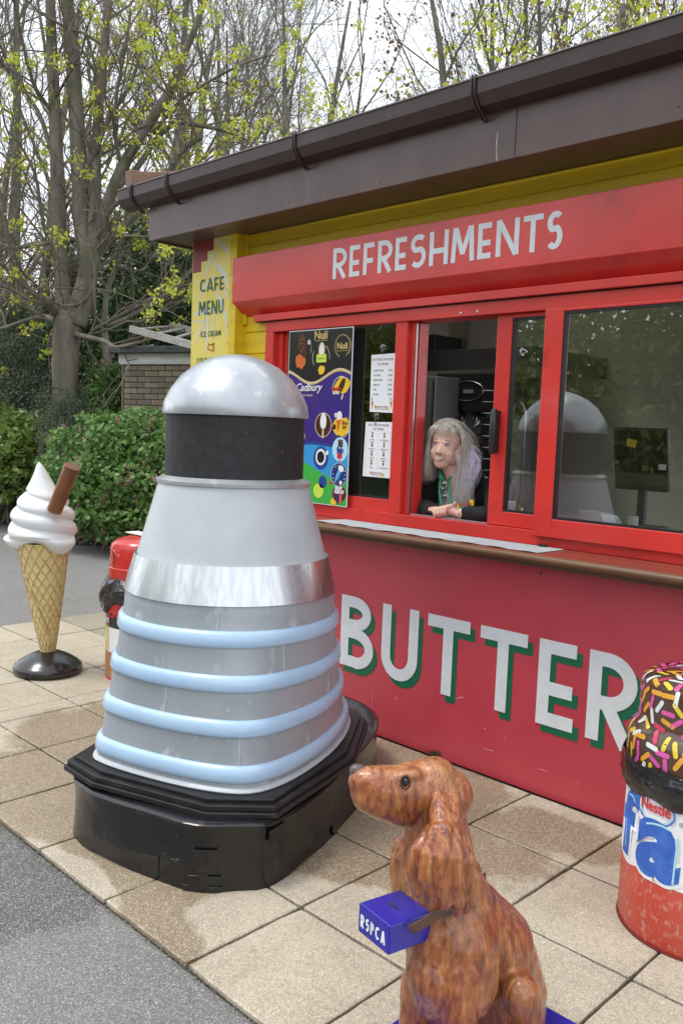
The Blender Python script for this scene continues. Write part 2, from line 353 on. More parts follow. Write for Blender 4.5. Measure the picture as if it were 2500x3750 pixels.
# mulch and twigs on the bed edge
rng = np.random.default_rng(3)
def scatter_flakes(cnt, fn, size, z=.045):
    V = []; F = []
    for i in range(cnt):
        x, y = fn(); a = rng.uniform(0, 6.28); s = size*rng.uniform(.4, 1.3); ca, sa = math.cos(a), math.sin(a); h = rng.uniform(0, min(.03, size*1.2))
        b = len(V); V += [(x+ca*s, y+sa*s, z+h*.5), (x-sa*s*.3, y+ca*s*.3, z+h*.5+s*.2), (x-ca*s, y-sa*s, z), (x+sa*s*.3, y-ca*s*.3, z+.004)]; F.append((b, b+1, b+2, b+3))
    gg = G(); gg.add(V, F); return gg
def bedpt():
    i = rng.integers(0, len(edge)-1); t = rng.random(); p = edge[i]*(1-t)+edge[i+1]*t; d = abs(rng.normal(0, .9))
    return p[0]-d*.8, p[1]+d*.6
MULCH = mat('bark_mulch', (.13,.085,.055), (.05,.03,.02), rough=.95, scale=60)
o = part('bark_mulch', scatter_flakes(3500, bedpt, .03), MULCH, fix=False); tag(o, 'brown bark mulch and dead leaves scattered along the bed edge', 'mulch', kind='stuff')
# paving: the bedding sheet and every slab on it
BED = mat('joint_sand', (.035,.03,.022), (.07,.055,.04), rough=.95, scale=60)
pav = root('paving', None, None, (-2, 2.3, 0)); tag(pav, kind='structure')
g = G(); g.box(-6.19, 1.0, 1.392, 3.36, -.03, .004); g.box(-6.2, -4.7, 3.36, 4.5, -.03, .004); part('bedding', g, BED, pav)
xs = [-6.18,-5.69,-5.245,-4.79,-4.337,-4.175,-3.722]+[-3.722+.4503*i for i in range(1, 11)]
ys = [1.392, 1.84, 2.291, 2.742, 3.193]
def slab(x0, x1, y0, y1, mt):
    j = .0052; g = G(); dz = random.uniform(-.0015, .0015); dz2 = random.uniform(-.001, .001)
    a, b, c, d = x0+j, x1-j, y0+j, y1-j
    per = []
    for (px_, py_), (qx, qy) in (((a,c),(b,c)), ((b,c),(b,d)), ((b,d),(a,d)), ((a,d),(a,c))):
        for q in range(9):
            t = q/9; jx, jy = random.gauss(0, .0009)-.0028*(random.random() < .07), random.gauss(0, .0009); sx = 1 if px_+(qx-px_)*t < (a+b)/2 else -1; sy = 1 if py_+(qy-py_)*t < (c+d)/2 else -1
            if q == 0: jx, jy = -abs(jx)-.001, -abs(jy)-.001
            per.append((px_+(qx-px_)*t+(abs(jx) if q == 0 else jx)*sx, py_+(qy-py_)*t+(abs(jy) if q == 0 else jy)*sy))
    n = len(per); mx_, my_ = (a+b)/2, (c+d)/2
    zt_ = [.017+dz+random.uniform(-.0006, .0003) for _ in per]
    V = [(x, y, 0) for x, y in per]+[(x, y, z) for (x, y), z in zip(per, zt_)]+[(x+.0045*(1 if x < mx_-.9*(b-a)/2.05 else -1 if x > mx_+.9*(b-a)/2.05 else 0), y+.0045*(1 if y < my_-.9*(d-c)/2.05 else -1 if y > my_+.9*(d-c)/2.05 else 0), .020+dz) for x, y in per]
    g.add(V, [(k, (k+1) % n, (k+1) % n+n, k+n) for k in range(n)]+[(k+n, (k+1) % n+n, (k+1) % n+2*n, k+2*n) for k in range(n)]+[tuple(range(2*n, 3*n))])
    return part('paving_slab', g, mt, pav, fix=False)
for i in range(len(xs)-1):
    for k in range(4): slab(xs[i], xs[i+1], ys[k], ys[k+1], SLAB)
    if xs[i] < -4.9:
        slab(xs[i], xs[i+1], 3.193, 3.64, SLABOLD); slab(xs[i], xs[i+1], 3.64, 4.09, SLABOLD); slab(xs[i], xs[i+1], 4.09, 4.5, SLABOLD)
# moss line and grass tuft along the foot of the kiosk
MOSS = mat('joint_moss', (.05,.085,.02), (.09,.10,.03), rough=.95, scale=80)
V = []; F = []
def blade(x, y, h, lean, wd=.0015):
    a = rng.uniform(0, 6.28); dx, dy = math.cos(a)*lean, math.sin(a)*lean; b = len(V)
    V.extend([(x-wd, y, .015), (x+wd, y, .015), (x+dx*.4+wd*.6, y+dy*.4, .02+h*.6), (x+dx, y+dy, .02+h)]); F.append((b, b+1, b+2, b+3))
c0 = at(1590, 2765, Z=.02)
for i in range(46): blade(c0[0]+rng.normal(0, .022), c0[1]+rng.normal(0, .008), rng.uniform(.01, .035), rng.uniform(.005, .03))
g = G(); g.add(V, F); tag(part('grass_tuft', g, MOSS, fix=False), 'small green grass tuft growing at the foot of the red wall', 'grass', kind='stuff')
def crumbpt(): return (rng.uniform(-6.2, -.6), 1.386+rng.normal(0, .006))
tag(part('edge_grit', scatter_flakes(1800, crumbpt, .0045, z=.006), mat('dark_grit', (.10,.09,.08), (.26,.24,.21), rough=.95, scale=90), fix=False), 'grit and crumbled mortar along the edge where paving meets asphalt', 'grit', kind='stuff')
JX = [x for x in xs]; 
def jointpt():
    if rng.random() < .5: return (rng.uniform(-5.6, -.4), ys[rng.integers(1, 4)]+rng.normal(0, .0016))
    return (xs[rng.integers(1, len(xs)-1)]+rng.normal(0, .0016), rng.uniform(1.4, 3.18))
tag(part('joint_grit', scatter_flakes(5200, jointpt, .0026, z=.013), MOSS if 0 else mat('joint_dirt', (.045,.038,.025), (.11,.095,.06), rough=.95, scale=50), fix=False), 'dark dirt and fine moss packed in the joints between the paving slabs', 'joint dirt', kind='stuff')
# yellow leaf litter on asphalt and paving
LIT = mat('leaf_litter', (.45,.42,.08), (.25,.16,.06), rough=.7, scale=30)
def litpt():
    return (rng.uniform(-4.2, -1.2), rng.uniform(.7, 3.1))
tag(part('leaf_litter', scatter_flakes(42, litpt, .006, z=.021), LIT, fix=False), 'tiny yellow leaf scraps scattered over the paving and asphalt', 'leaf litter', kind='stuff')
# ================================================================== KIOSK
kio = root('kiosk', 'red and yellow wooden refreshments kiosk with brown fascia and serving window', 'kiosk', (-2.0, 4.5, 0))
W = 3.32; XR = 1.1; XL = -4.56
def bx(name, x0, x1, y0, y1, z0, z1, m, par=None, bev=.002, **k):
    g = G(); g.box(x0, x1, y0, y1, z0, z1); return part(name, g, m, par if par is not None else kio, bev=bev, **k)
# wainscot panel and its painted lettering
wb = bx('wainscot_panel', -4.5, XR, 3.22, 3.30, .012, 1.045, WAINS)
bx('plinth_strip', -4.49, XR-.01, 3.235, 3.30, .0, .012, mat('rust_strip', (.09,.03,.02), (.05,.03,.02), rough=.9, scale=30), bev=0)
BW = [('B', -3.128, .235), ('U', -2.838, .234), ('T', -2.547, .247), ('T', -2.242, .248), ('E', -1.935, .178), ('R', -1.698, .212), ('C', -1.255, .235), ('U', -.95, .234), ('P', -.64, .212)]
SCR = mat('scratch', (.66,.40,.38), rough=.7)
for (ax_, ay_), (bx2, by2), r_ in (((1668,2560),(1700,2553),.0022),((1445,2552),(1455,2562),.0012),((1650,2633),(1652,2640),.0015),((1780,2745),(1805,2752),.0015),((1765,2740),(1782,2746),.0009),((1965,2815),(2010,2828),.0011),((1842,2700),(1850,2706),.0009),((1995,2770),(1998,2772),.0014),((2105,2868),(2110,2872),.0014),((1715,2280-12),(1716,2290),.001),((1770,2665),(1775,2672),.0018),((1362,2520),(1361,2592),.0010)):
    a_, b_ = at(ax_, ay_, Y=3.2195), at(bx2, by2, Y=3.2195); g = G(); g.tube([a_, (a_+b_)/2+np.array([0,0,.0015]), b_], [r_*.4, r_, r_*.3], 5); part('scratch', g, SCR, wb, fix=False)
for ch, x, ww in BW:
    letter(ch, x+.026, ww, .296, .372, .058, 3.2195, GREENP, wb, name='letter_shadow')
    letter(ch, x, ww, .327, .372, .058, 3.2165, WHITE, wb)
# counter shelf
CTOP = mat('red_worn_counter', (.30,.06,.035), (.22,.05,.03), rough=.35, scale=6, st=(.2,2,1), coat=.3, c3=(.10,.05,.03), s3=18, lo3=.6, hi3=.72, bump=.2, bs=40)
CEDG = mat('brown_counter_edge', (.15,.075,.035), (.11,.05,.025), rough=.35, scale=10, st=(.2,1,3), c3=(.36,.20,.12), s3=60, lo3=.72, hi3=.76, bump=.25, bs=30)
bx('counter_top', -4.3, XR, 3.055, 3.33, 1.052, 1.080, CTOP, bev=.003)
g = G(); g.tube([(-4.3, 3.052, 1.062), (XR, 3.052, 1.062)], .018, 14); part('counter_nosing', g, CEDG, kio, smooth=True, auto=50)
bx('counter_batten', -4.28, XR, 3.10, 3.22, 1.020, 1.0515, CEDG)
for px in (1455, 1978, 2080):
    p = at(px, {1455:2014,1978:2100,2080:2098}[px], Y=3.218); g = G(); g.ball((p[0], 3.219, p[2]), (.006,.004,.006), 10, 6); part('screw', g, BROWN, kio, smooth=True)
# window frame
bx('window_frame_jamb', -3.91, -3.841, 3.300, 3.40, 1.081, 2.103, RED)
bx('window_frame_reveal', -3.840, -3.80, 3.335, 3.44, 1.081, 2.10, RED)
bx('window_frame_reveal', -3.799, -3.765, 3.355, 3.44, 1.081, 2.10, RED)
bx('window_header', -3.91, XR, 3.300, 3.44, 2.104, 2.162, RED)
bx('window_sill_rail', -3.84, XR, 3.312, 3.42, 1.081, 1.144, RED)
bx('fixed_pane_rail', -3.764, -2.918, 3.325, 3.40, 1.1445, 1.208, RED)
bx('window_mullion', -2.917, -2.842, 3.312, 3.40, 1.1445, 2.103, RED)
bx('window_mullion', -2.8415, -2.815, 3.34, 3.44, 1.1445, 2.103, RED)
bx('sliding_track', -2.814, -2.806, 3.345, 3.353, 1.15, 2.095, STEEL, bev=0)
bx('window_frame_reveal', -2.8145, -2.800, 3.36, 3.43, 1.145, 2.10, RED)
bx('sliding_track', -2.80, -2.33, 3.345, 3.36, 1.1445, 1.150, STEEL, bev=.001)
def sash(name, x0, x1, xg0, xg1, yf, z0, z1, zg0, zg1):
    f = root(name, None, None, tuple(ORG[kio.name])); f.parent = kio; f.location = (0, 0, 0)
    d = .045
    def fr(a, b, c, e): return bx('sash_rail', a, b, yf, yf+d, c, e, RED, f, bev=.003)
    fr(x0, xg0, z0, z1); fr(xg1, x1, z0, z1); fr(xg0+.0002, xg1-.0002, z0, zg0); fr(xg0+.0002, xg1-.0002, zg1, z1)
    g = G(); k = .010
    for a, b, c, e in ((xg0, xg0+k, zg0, zg1), (xg1-k, xg1, zg0, zg1), (xg0+k, xg1-k, zg0, zg0+k), (xg0+k, xg1-k, zg1-k, zg1)): g.box(a, b, yf+.006, yf+.03, c, e)
    part('glazing_gasket', g, BLACKR, f)
    g = G(); g.box(xg0+.001, xg1-.001, yf+.018, yf+.022, zg0+.001, zg1-.001); part('window_pane', g, GLASS, f)
    return f
s1 = sash('window_sash', -2.324, -1.98, -2.244, -2.045, 3.335, 1.146, 2.1032, 1.211, 2.085)
s2 = sash('window_sash', -2.046, -.72, -1.957, -.80, 3.285, 1.125, 2.1028, 1.206, 2.09)
bx('window_mullion', -.70, -.62, 3.312, 3.40, 1.1445, 2.103, RED)
bx('window_pane', -.60, XR-.08, 3.335, 3.341, 1.15, 2.10, GLASS)
# vertical pull handle
g = G(); g.tube([(-2.293, 3.305, 1.475), (-2.293, 3.300, 1.49), (-2.293, 3.300, 1.66), (-2.293, 3.305, 1.675)], [.013, .0165, .0165, .013], 14)
g.box(-2.305, -2.281, 3.305, 3.336, 1.48, 1.67); part('handle', g, BLACKP, s1, smooth=True, auto=40)
g = G(); g.box(-3.764, -2.918, 3.348, 3.352, 1.209, 2.103); part('window_pane', g, GLASS, kio)
g = G(); g.box(-3.764, -2.918, 3.338, 3.358, 1.2085, 1.217); g.box(-2.927, -2.918, 3.338, 3.358, 1.217, 2.10); part('glazing_gasket', g, BLACKR, kio)
# yellow cladding: boards
def board(x0, x1, z0, z1, y=3.32):
    g = G(); g.add([(x0,y+.006,z0),(x1,y+.006,z0),(x1,y,z0+.006),(x0,y,z0+.006),(x0,y,z1-.003),(x1,y,z1-.003),(x1,y+.004,z1),(x0,y+.004,z1),(x0,y+.03,z0),(x1,y+.03,z0),(x1,y+.03,z1),(x0,y+.03,z1)],
        [(0,1,2,3),(3,2,5,4),(4,5,6,7),(8,11,10,9),(7,6,10,11),(0,8,9,1),(0,3,4,7,11,8),(1,9,10,6,5,2)])
    return part('cladding_board', g, YEL, kio)
for z0, z1 in ((.01,.21),(.212,.41),(.412,.61),(.612,.81),(.812,1.05)): board(-4.5, -4.0, z0, z1, 3.345)
for z0, z1 in ((1.05,1.21),(1.212,1.36),(1.362,1.51),(1.512,1.66),(1.662,1.81),(1.812,1.985),(1.987,2.112),(2.114,2.26)): board(-4.196, -3.912, z0, z1)
for z0, z1 in ((2.26,2.40),(2.402,2.502),(2.504,2.612),(2.614,2.70)): board(-4.155, XR, z0, z1)
g = G(); g.tube([(-4.155, 3.318, 2.676), (XR, 3.318, 2.676)], .010, 8); part('cladding_moulding', g, YEL, kio, smooth=True)
bx('corner_post', -4.59, -4.20, 3.262, 3.36, .0, 2.70, YEL)
bx('corner_post', -4.19, -4.128, 3.245, 3.36, .0, 2.70, YEL)
bx('corner_batten', -4.1275, -4.10, 3.30, 3.36, 2.16, 2.70, YEL)
# shutter housing with the painted word
prof = [(3.230, 2.283), (3.318, 2.204), (3.319, 2.539), (3.230, 2.539)]
g = G(); g.prism(None, [(-4.143, a, b) for a, b in prof], [(XR, a, b) for a, b in prof]); sh = part('shutter_housing', g, RED, kio, bev=.002)
bx('shutter_guide', -3.99, XR, 3.272, 3.3195, 2.166, 2.203, RED)
bx('shutter_guide', -3.99, XR, 3.29, 3.3195, 2.1625, 2.1655, BLACKR, bev=0)
LX = [(1220,'R'),(1280,'E'),(1331,'F'),(1384,'R'),(1448,'E'),(1503,'S'),(1573,'H'),(1654,'M'),(1750,'E'),(1817,'N'),(1915,'T'),(2002,'S'),(2077,'')]
xl = [at(p, 960-(p-1220)*.16, Y=3.23)[0] for p, _ in LX]
for i, (p, ch) in enumerate(LX[:-1]):
    ww = (xl[i+1]-xl[i])-.019; 
    if ch in 'EF': ww *= .92
    letter(ch, xl[i], ww, 2.338, .156, .0245, 3.2295, WHITE, sh)
for x, z in ((-4.118, 2.41), (-1.2, 2.31), (.2, 2.31)):
    g = G(); g.ball((x, 3.2295, z), (.007,.004,.007), 10, 6); part('rivet', g, STEEL, sh, smooth=True)
for px in (1686, 1747):
    p = at(px, 1147-(px-1686)*.1, Y=3.299); g = G(); g.ball((p[0], 3.2995, p[2]), (.008,.004,.008), 10, 6); part('rivet', g, STEEL, kio, smooth=True)
# eaves: soffit, fascia, gutter, brackets, roof
bx('soffit', -4.70, XR, 3.05, 3.40, 2.684, 2.70, BROWN, bev=0)
bx('soffit', -4.70, -4.47, 3.401, 5.9, 2.684, 2.70, BROWN, bev=0)
bx('fascia_board', -4.72, -2.07, 3.025, 3.05, 2.672, 2.93, BROWN, bev=.003)
bx('fascia_board', -2.068, XR, 3.025, 3.05, 2.672, 2.93, BROWN, bev=.003)
bx('side_fascia_board', -4.722, -4.70, 3.051, 5.9, 2.672, 2.93, BROWN, bev=.003)
for k, x in enumerate((-4.2,-3.5,-2.8,-1.4,-.7)):
    g = G(); g.ball((x, 3.025, 2.70+.02*(k % 2)), (.005,.003,.005), 8, 5); part('nail', g, BROWN, kio, smooth=True)
DRIP = mat('white_dropping', (.62,.62,.6), rough=.8)
p = at(1822, 480, Y=3.024); q = at(1818, 590, Y=3.024)
g = G(); g.tube([(p[0], 3.0245, p[2]), (p[0]-.004, 3.0245, (p[2]*2+q[2])/3), (p[0]-.001, 3.0245, (p[2]+2*q[2])/3), (q[0], 3.0245, q[2])], [.0008,.002,.0012,.0035], 6); part('dripped_streak', g, DRIP, kio, smooth=True)
gp = [(3.024,2.872),(2.960,2.884),(2.928,2.925),(2.924,2.978),(2.918,2.984),(2.924,2.992),(2.934,2.988),(2.934,2.93),(2.965,2.894),(3.024,2.884)]
g = G(); g.prism(None, [(-4.925, a, b) for a, b in gp], [(XR, a, b) for a, b in gp]); gut = part('gutter', g, GUT, kio)
ep = [(3.024,2.872),(2.960,2.884),(2.928,2.925),(2.924,2.985),(3.024,2.985)]
g = G(); g.prism(None, [(-4.93, a, b) for a, b in ep], [(-4.9255, a, b) for a, b in ep]); part('gutter_stop_end', g, GUT, gut)
for px, py in ((480,700),(610,655),(1078,502),(1736,290)):
    x = at(px, py, Y=2.922)[0]
    for dx in (-.012, .004):
        g = G(); pth = [(3.02,2.845),(2.957,2.878),(2.922,2.922),(2.917,2.98),(2.921,2.998),(2.95,2.998)]
        g.tube([(x+dx, a, b) for a, b in pth], .0045, 6); part('gutter_bracket', g, GUT, gut, smooth=True)  # added slope behind the leaves, blocks sky from the window reflections
for x in (-3.9, -1.2):
    g = G(); g.prism(None, [(x, a-(.003 if a < 3 else 0), b-.002) for a, b in gp[:6]]+[(x, 2.93, 2.975),(x, 2.935,2.93)], [(x+.05, a-(.003 if a < 3 else 0), b-.002) for a, b in gp[:6]]+[(x+.05, 2.93, 2.975),(x+.05, 2.935,2.93)])
ROOF = mat('roof_felt', (.20,.13,.10), (.10,.07,.05), rough=.95, scale=25, bump=1, bs=60, bdist=.01, c3=(.12,.12,.05), s3=12, lo3=.55, hi3=.65)
rz = lambda y: 2.975+(y-2.95)*.1978
def rq(g, x0, x1, y0, y1):
    g.prism(None, [(x0,y0,rz(y0)-.035),(x1,y0,rz(y0)-.035),(x1,y1,rz(y1)-.035),(x0,y1,rz(y1)-.035)], [(x0,y0,rz(y0)),(x1,y0,rz(y0)),(x1,y1,rz(y1)),(x0,y1,rz(y1))])
g = G(); rq(g, -4.86, XR, 2.95, 3.8); rq(g, -4.86, -4.0, 3.8, 5.0); rq(g, -3.0, XR, 3.8, 5.0); rq(g, -4.86, XR, 5.0, 5.2)
gs2 = G(); gs2.add([(-4.02,3.78,rz(3.78)+.02),(-2.98,3.78,rz(3.78)+.02),(-2.98,5.02,rz(5.02)+.02),(-4.02,5.02,rz(5.02)+.02)], [(0,1,2,3)]); part('added_roof_light', gs2, glass_mat('added_roof_light_glass', boost=1.5), kio, fix=False)  # added glazed opening, out of view, lets daylight down into the interior
g.add([(-4.86,5.2,3.42),(XR,5.2,3.42),(XR,7.3,2.975),(-4.86,7.3,2.975)], [(0,1,2,3)])
g.add([(-4.72,3.05,2.93),(-4.72,5.2,3.36),(-4.72,7.3,2.93)], [(0,1,2)])
part('roof', g, ROOF, kio)
# moss and gravel lumps sitting in the gutter edge
V = []; F = []
tmp = G()
for i in range(420):
    x = -4.0+5.0*rng.random()**.9; r = rng.uniform(.004, .012)
    tmp.ball((x, rng.uniform(2.945, 2.975), 2.985+rng.uniform(-.004, .010)), (r*1.6, r, r), 5, 4)
GRAV = mat('moss_gravel', (.28,.19,.16), (.12,.11,.05), rough=.95, scale=30)
part('roof_moss', tmp, GRAV, kio, kind='stuff', fix=False)
KERB = mat('roof_kerb', (.26,.155,.11), (.20,.115,.08), rough=.85, scale=70, bump=.6, bs=140)
k0 = at(480, 620, X=-4.86); k1 = at(600, 612, X=-4.86); k2 = at(745, 596, X=-4.86); b0 = at(486, 700, X=-4.86)
yy = [k0[1], k1[1], k2[1]]; zz = [k0[2], k1[2], k2[2]]
tops = [(yy[0], zz[0]), (yy[0]+.10, zz[0]+.01), (yy[1]+.1, zz[1]+.0), (yy[2], zz[2])]
loop = [(yy[0]+.01, 2.93), (yy[2], 2.93)]+tops[::-1]
g = G(); g.prism(None, [(-4.93, a, b) for a, b in loop], [(-4.86, a, b) for a, b in loop]); part('roof_kerb', g, KERB, kio, bev=.006)
# walls and inside of the kiosk
CREAM = mat('cream_wall', (.62,.58,.49), (.58,.54,.45), rough=.7, scale=2)
DARKW = mat('dark_cabinet', (.03,.03,.032), (.045,.043,.04), rough=.4, scale=5)
bx('back_wall', -4.5, -1.6, 5.72, 5.8, 0, 3.25, CREAM, bev=0)  # stops short; back and right side left open to let daylight in

bx('side_wall', -4.54, -4.48, 3.37, 5.7, 0, 3.0, CREAM, bev=0)
bx('side_cladding', -4.57, -4.541, 3.37, 5.7, 0, 2.683, YEL, bev=0)

bx('inner_floor', -4.47, XR-.09, 3.37, 5.71, .005, .02, mat('vinyl_floor', (.38,.37,.35), rough=.5), bev=0)
bx('inner_worktop', -4.47, -2.95, 3.43, 3.95, 1.10, 1.135, DARKW)
bx('inner_worktop', -2.949, XR-.1, 3.43, 3.72, 1.10, 1.135, DARKW)
bx('inner_cupboard', -4.47, XR-.1, 3.46, 3.70, .05, 1.098, DARKW)
# ================================================================== CAFE MENU BOARD
cb = root('menu_board', 'tall cream yellow cafe menu board with green lettering on the kiosk corner post', 'sign', (-4.37, 3.25, 1.2))
g = G(); g.box(-4.57, -4.195, 3.252, 3.2615, .9, 2.684); part('board', g, YELB, cb)
g = G(); g.xz([(-4.568,2.498),(-4.485,2.498),(-4.485,2.558),(-4.423,2.558),(-4.423,2.615),(-4.362,2.615),(-4.362,2.683),(-4.568,2.683)], 3.2505, 3.252); part('stepped_print', g, DKRED, cb)
LEAFP = mat('grey_leaf_print', (.60,.63,.60), rough=.5)
bc = lambda px, py: (lambda q: (q[0], q[2]))(at(650+px*.3827, 800+py*.3827, Y=3.25))
def blade2(pts, wmax, y=3.2508):
    g = G(); P = [np.array(bc(*p)) for p in pts]; m = len(P)
    # resample
    t = np.linspace(0, m-1, 9); Q = np.array([[np.interp(a, range(m), [q[k] for q in P]) for k in (0, 1)] for a in t])
    L = []; R_ = []
    for i, q in enumerate(Q):
        d = Q[min(i+1, 8)]-Q[max(i-1, 0)]; d /= np.linalg.norm(d)+1e-9; nn = np.array([-d[1], d[0]]); ww = wmax/2*math.sin(math.pi*(.06+.94*(i/8))**.8)**.8 if i < 8 else .0004
        L.append(q+nn*ww); R_.append(q-nn*ww)
    g.xz([tuple(a) for a in L+R_[::-1]], y, 3.252); part('leaf_print', g, LEAFP, cb, fix=True)
YY = 3.2508
for pts, wd in ((((352,190),(420,250),(470,300),(500,358)), .024), (((340,300),(320,380),(285,490),(258,600)), .018), (((365,430),(430,500),(470,600),(490,720)), .033),
    (((345,300),(358,400),(365,470),(395,560)), .006), (((355,555),(300,600),(240,690),(188,810)), .022), (((160,920),(220,900),(280,880),(330,870)), .03), (((160,985),(240,985)), .012),
    (((370,690),(420,800),(460,960),(486,1130)), .026), (((345,860),(350,960),(345,1060),(330,1170)), .012), (((285,900),(290,1020),(285,1150),(268,1330)), .02), (((250,960),(220,1060),(190,1130),(160,1220)), .017), (((262,940),(255,1060),(246,1180)), .008), (((430,660),(470,730),(505,800)), .012)):
    YY -= .00004; blade2(pts, wd, YY)
def wordfit(txt, x0, x1, z0, H, rel, wst, mt, par, Y=3.2498):
    tot = sum(rel.get(c, .8) for c in txt if c != ' ')+.45*txt.count(' '); n = len(txt); gap = .22
    u = (x1-x0)/(tot+gap*(n-1)); x = x0
    for c in txt:
        if c == ' ': x += u*(.45+gap); continue
        ww = rel.get(c, .8)*u; letter(c, x, ww, z0, H, wst, Y, mt, par, th=.0005); x += ww+u*gap
REL = {'M': 1.25, 'I': .22, 'A': 1.0, 'C': .95, 'O': 1.05, 'E': .65, 'F': .62, 'N': 1.0, 'U': .9, 'R': .85, 'D': .95, 'K': .85, 'S': .75, 'H': .85, 'T': .9}
GREEND = mat('green_lettering', (.012,.10,.055), rough=.5)
wordfit('CAFE', -4.49, -4.251, 2.372, .078, REL, .0125, GREEND, cb)
wordfit('MENU', -4.497, -4.248, 2.232, .083, REL, .0125, GREEND, cb)
wordfit('ICE CREAM', -4.470, -4.268, 2.098, .034, REL, .005, GREEND, cb)
wordfit('COLD DRINKS', -4.505, -4.235, 1.936, .036, REL, .005, GREEND, cb)
wordfit('HOT DRINKS', -4.50, -4.24, 1.78, .036, REL, .005, GREEND, cb)
g = G()
for i, ln in enumerate((arc(-4.378,2.034,.016,.018,40,320), arc(-4.352,2.036,.013,.014,150,-60), [(-4.352,2.05),(-4.334,2.055),(-4.338,2.03)], arc(-4.346,2.02,.012,.011,70,-160))):
    ribbon(g, ln, .0055, lambda a, b, k, i=i: (a, 3.2498-k*(.0005+.0002*i), b))
part('ornament', g, mat('rust_ornament', (.33,.04,.02), rough=.5), cb)
for x, z in ((-4.556,2.13),(-4.205,2.45),(-4.205,2.15),(-4.23,2.66),(-4.205,2.05),(-4.22,2.37)):
    g = G(); g.ball((x, 3.2515, z), (.004,.002,.004), 8, 5); part('screw', g, INK, cb, smooth=True)
# ================================================================== ICE CREAM POSTER
po = root('ice_cream_poster', 'tall colourful ice cream poster, black, purple, blue and green, in the window corner', 'poster', (-3.44, 3.30, 1.15))
P = {k: mat(k, c, rough=.25, coat=.3) for k, c in dict(poster_black=(.012,.011,.012), poster_purple=(.045,.02,.20), poster_blue=(.04,.30,.62), poster_deep_blue=(.02,.06,.30), poster_green=(.05,.42,.06), poster_pale_blue=(.42,.72,.85), poster_navy=(.012,.03,.20), poster_yellow=(.80,.52,.03), poster_white=(.8,.8,.78), poster_red=(.62,.02,.03), poster_choc=(.06,.02,.012), poster_cream=(.72,.60,.40), poster_lime=(.55,.75,.08), poster_orange=(.65,.15,.03), poster_plum=(.12,.01,.05)).items()}
px0, px1, pz0, pz1 = -3.70, -3.200, 1.147, 2.098; PY = 3.2985
g = G(); g.box(px0, px1, PY, PY+.004, pz0, pz1); part('backing_board', g, PAPER, po)
def band(fn0, fn1, m, y, name='print_band', x0=px0+.004, x1=px1-.004):
    g = G(); n = 26; X = [x0+(x1-x0)*i/n for i in range(n+1)]
    lo = [(x, fn0((x-px0)/(px1-px0))) for x in X]; up = [(x, fn1((x-px0)/(px1-px0))) for x in X]
    for i in range(n):
        q = [lo[i], lo[i+1], up[i+1], up[i]]; b = [(a, y, c) for a, c in q]; g.add(b, [(0,1,2,3)])
    return part(name, g, m, po, fix=False)
wv1 = lambda t: 1.90-.13*math.sin(math.pi*min(1, t*1.45))**2*(1 if t < .7 else 1)+.02*t-.03*(t > 2)
wv1 = lambda t: 1.845+.035*math.cos(2*math.pi*(t*1.15+.05))
wv2 = lambda t: 1.50+.02*math.sin(5*t)-.06*(1-t)
wv3 = lambda t: 1.335-.05*math.cos(math.pi*t)*0-.08*(t-.5)+.02*math.sin(6*t)
c0 = lambda t: pz0+.004; c1 = lambda t: pz1-.004
band(c0, wv3, P['poster_green'], PY-.0006); band(wv3, wv2, P['poster_blue'], PY-.0006)
band(lambda t: wv2(t)-.012, wv2, P['poster_deep_blue'], PY-.0012)
band(wv2, wv1, P['poster_purple'], PY-.0006); band(wv1, c1, P['poster_black'], PY-.0006)
band(lambda t: wv1(t)-.012, lambda t: wv1(t)+.002, GOLD, PY-.0012); band(lambda t: wv1(t)-.003, lambda t: wv1(t)+.004, P['poster_cream'], PY-.0018)
def D(x, z, rx, rz, m, lv=2, rot=0, name='printed_disc', n=24):
    g = G(); disc(g, x, z, rx, rz, PY-.0006*lv, n=n, th=.0005, rot=rot); return part(name, g, m, po, fix=True)
def blob(x, z, r, m, lv, seed, sq=1, name='printed_shape'):
    rr = random.Random(seed); k = 14; g = G()
    g.xz([(x+r*sq*(.75+.4*rr.random())*math.cos(a), z+r*(.75+.4*rr.random())*math.sin(a)) for a in [6.283*i/k for i in range(k)]], PY-.0006*lv-.0005, PY-.0006*lv); return part(name, g, m, po)
def ring(x, z, r, m, lv, a0=0, a1=360, wd=.003, name='printed_ring'):
    g = G(); ribbon(g, arc(x, z, r, r*1.05, a0, a1, 26), wd, lambda a, b, k: (a, PY-.0006*lv-.0004*k, b)); return part(name, g, m, po, fix=False)
def T(s, x, z, sz, m, lv=5, **k): return text('lettering', s, x, z, sz, PY-.0006*lv, m, po, **k)
# black part
T('Nuii', -3.44, 2.045, .062, GOLD, off=.0015); T('Nuii', -3.275, 1.985, .048, GOLD, off=.0012); T('ICE CREAM ADVENTURE', -3.275, 1.972, .0075, GOLD); T('ICE CREAM ADVENTURE', -3.44, 2.033, .0085, GOLD)
ring(-3.275, 2.0, .056, GOLD, 3, -60, 250); ring(-3.275, 2.0, .063, GOLD, 3, -40, 40, .002)
ring(-3.435, 1.945, .066, P['poster_cream'], 3, 150, 215, .003); ring(-3.435, 1.945, .066, P['poster_cream'], 3, -10, 60, .003)
D(-3.432, 1.985, .024, .042, P['poster_cream'], 2); g = G(); disc(g, -3.432, 1.985, .016, .030, PY-.002, th=.0004); part('printed_shape', g, P['poster_white'], po)
blob(-3.43, 1.875, .027, P['poster_yellow'], 2, 5)
g = G(); g.box(-3.468, -3.392, PY-.0045, PY-.0025, 1.918, 1.962); part('green_sticker', g, P['poster_lime'], po); T('Sold Out', -3.43, 1.934, .013, INK, lv=8)
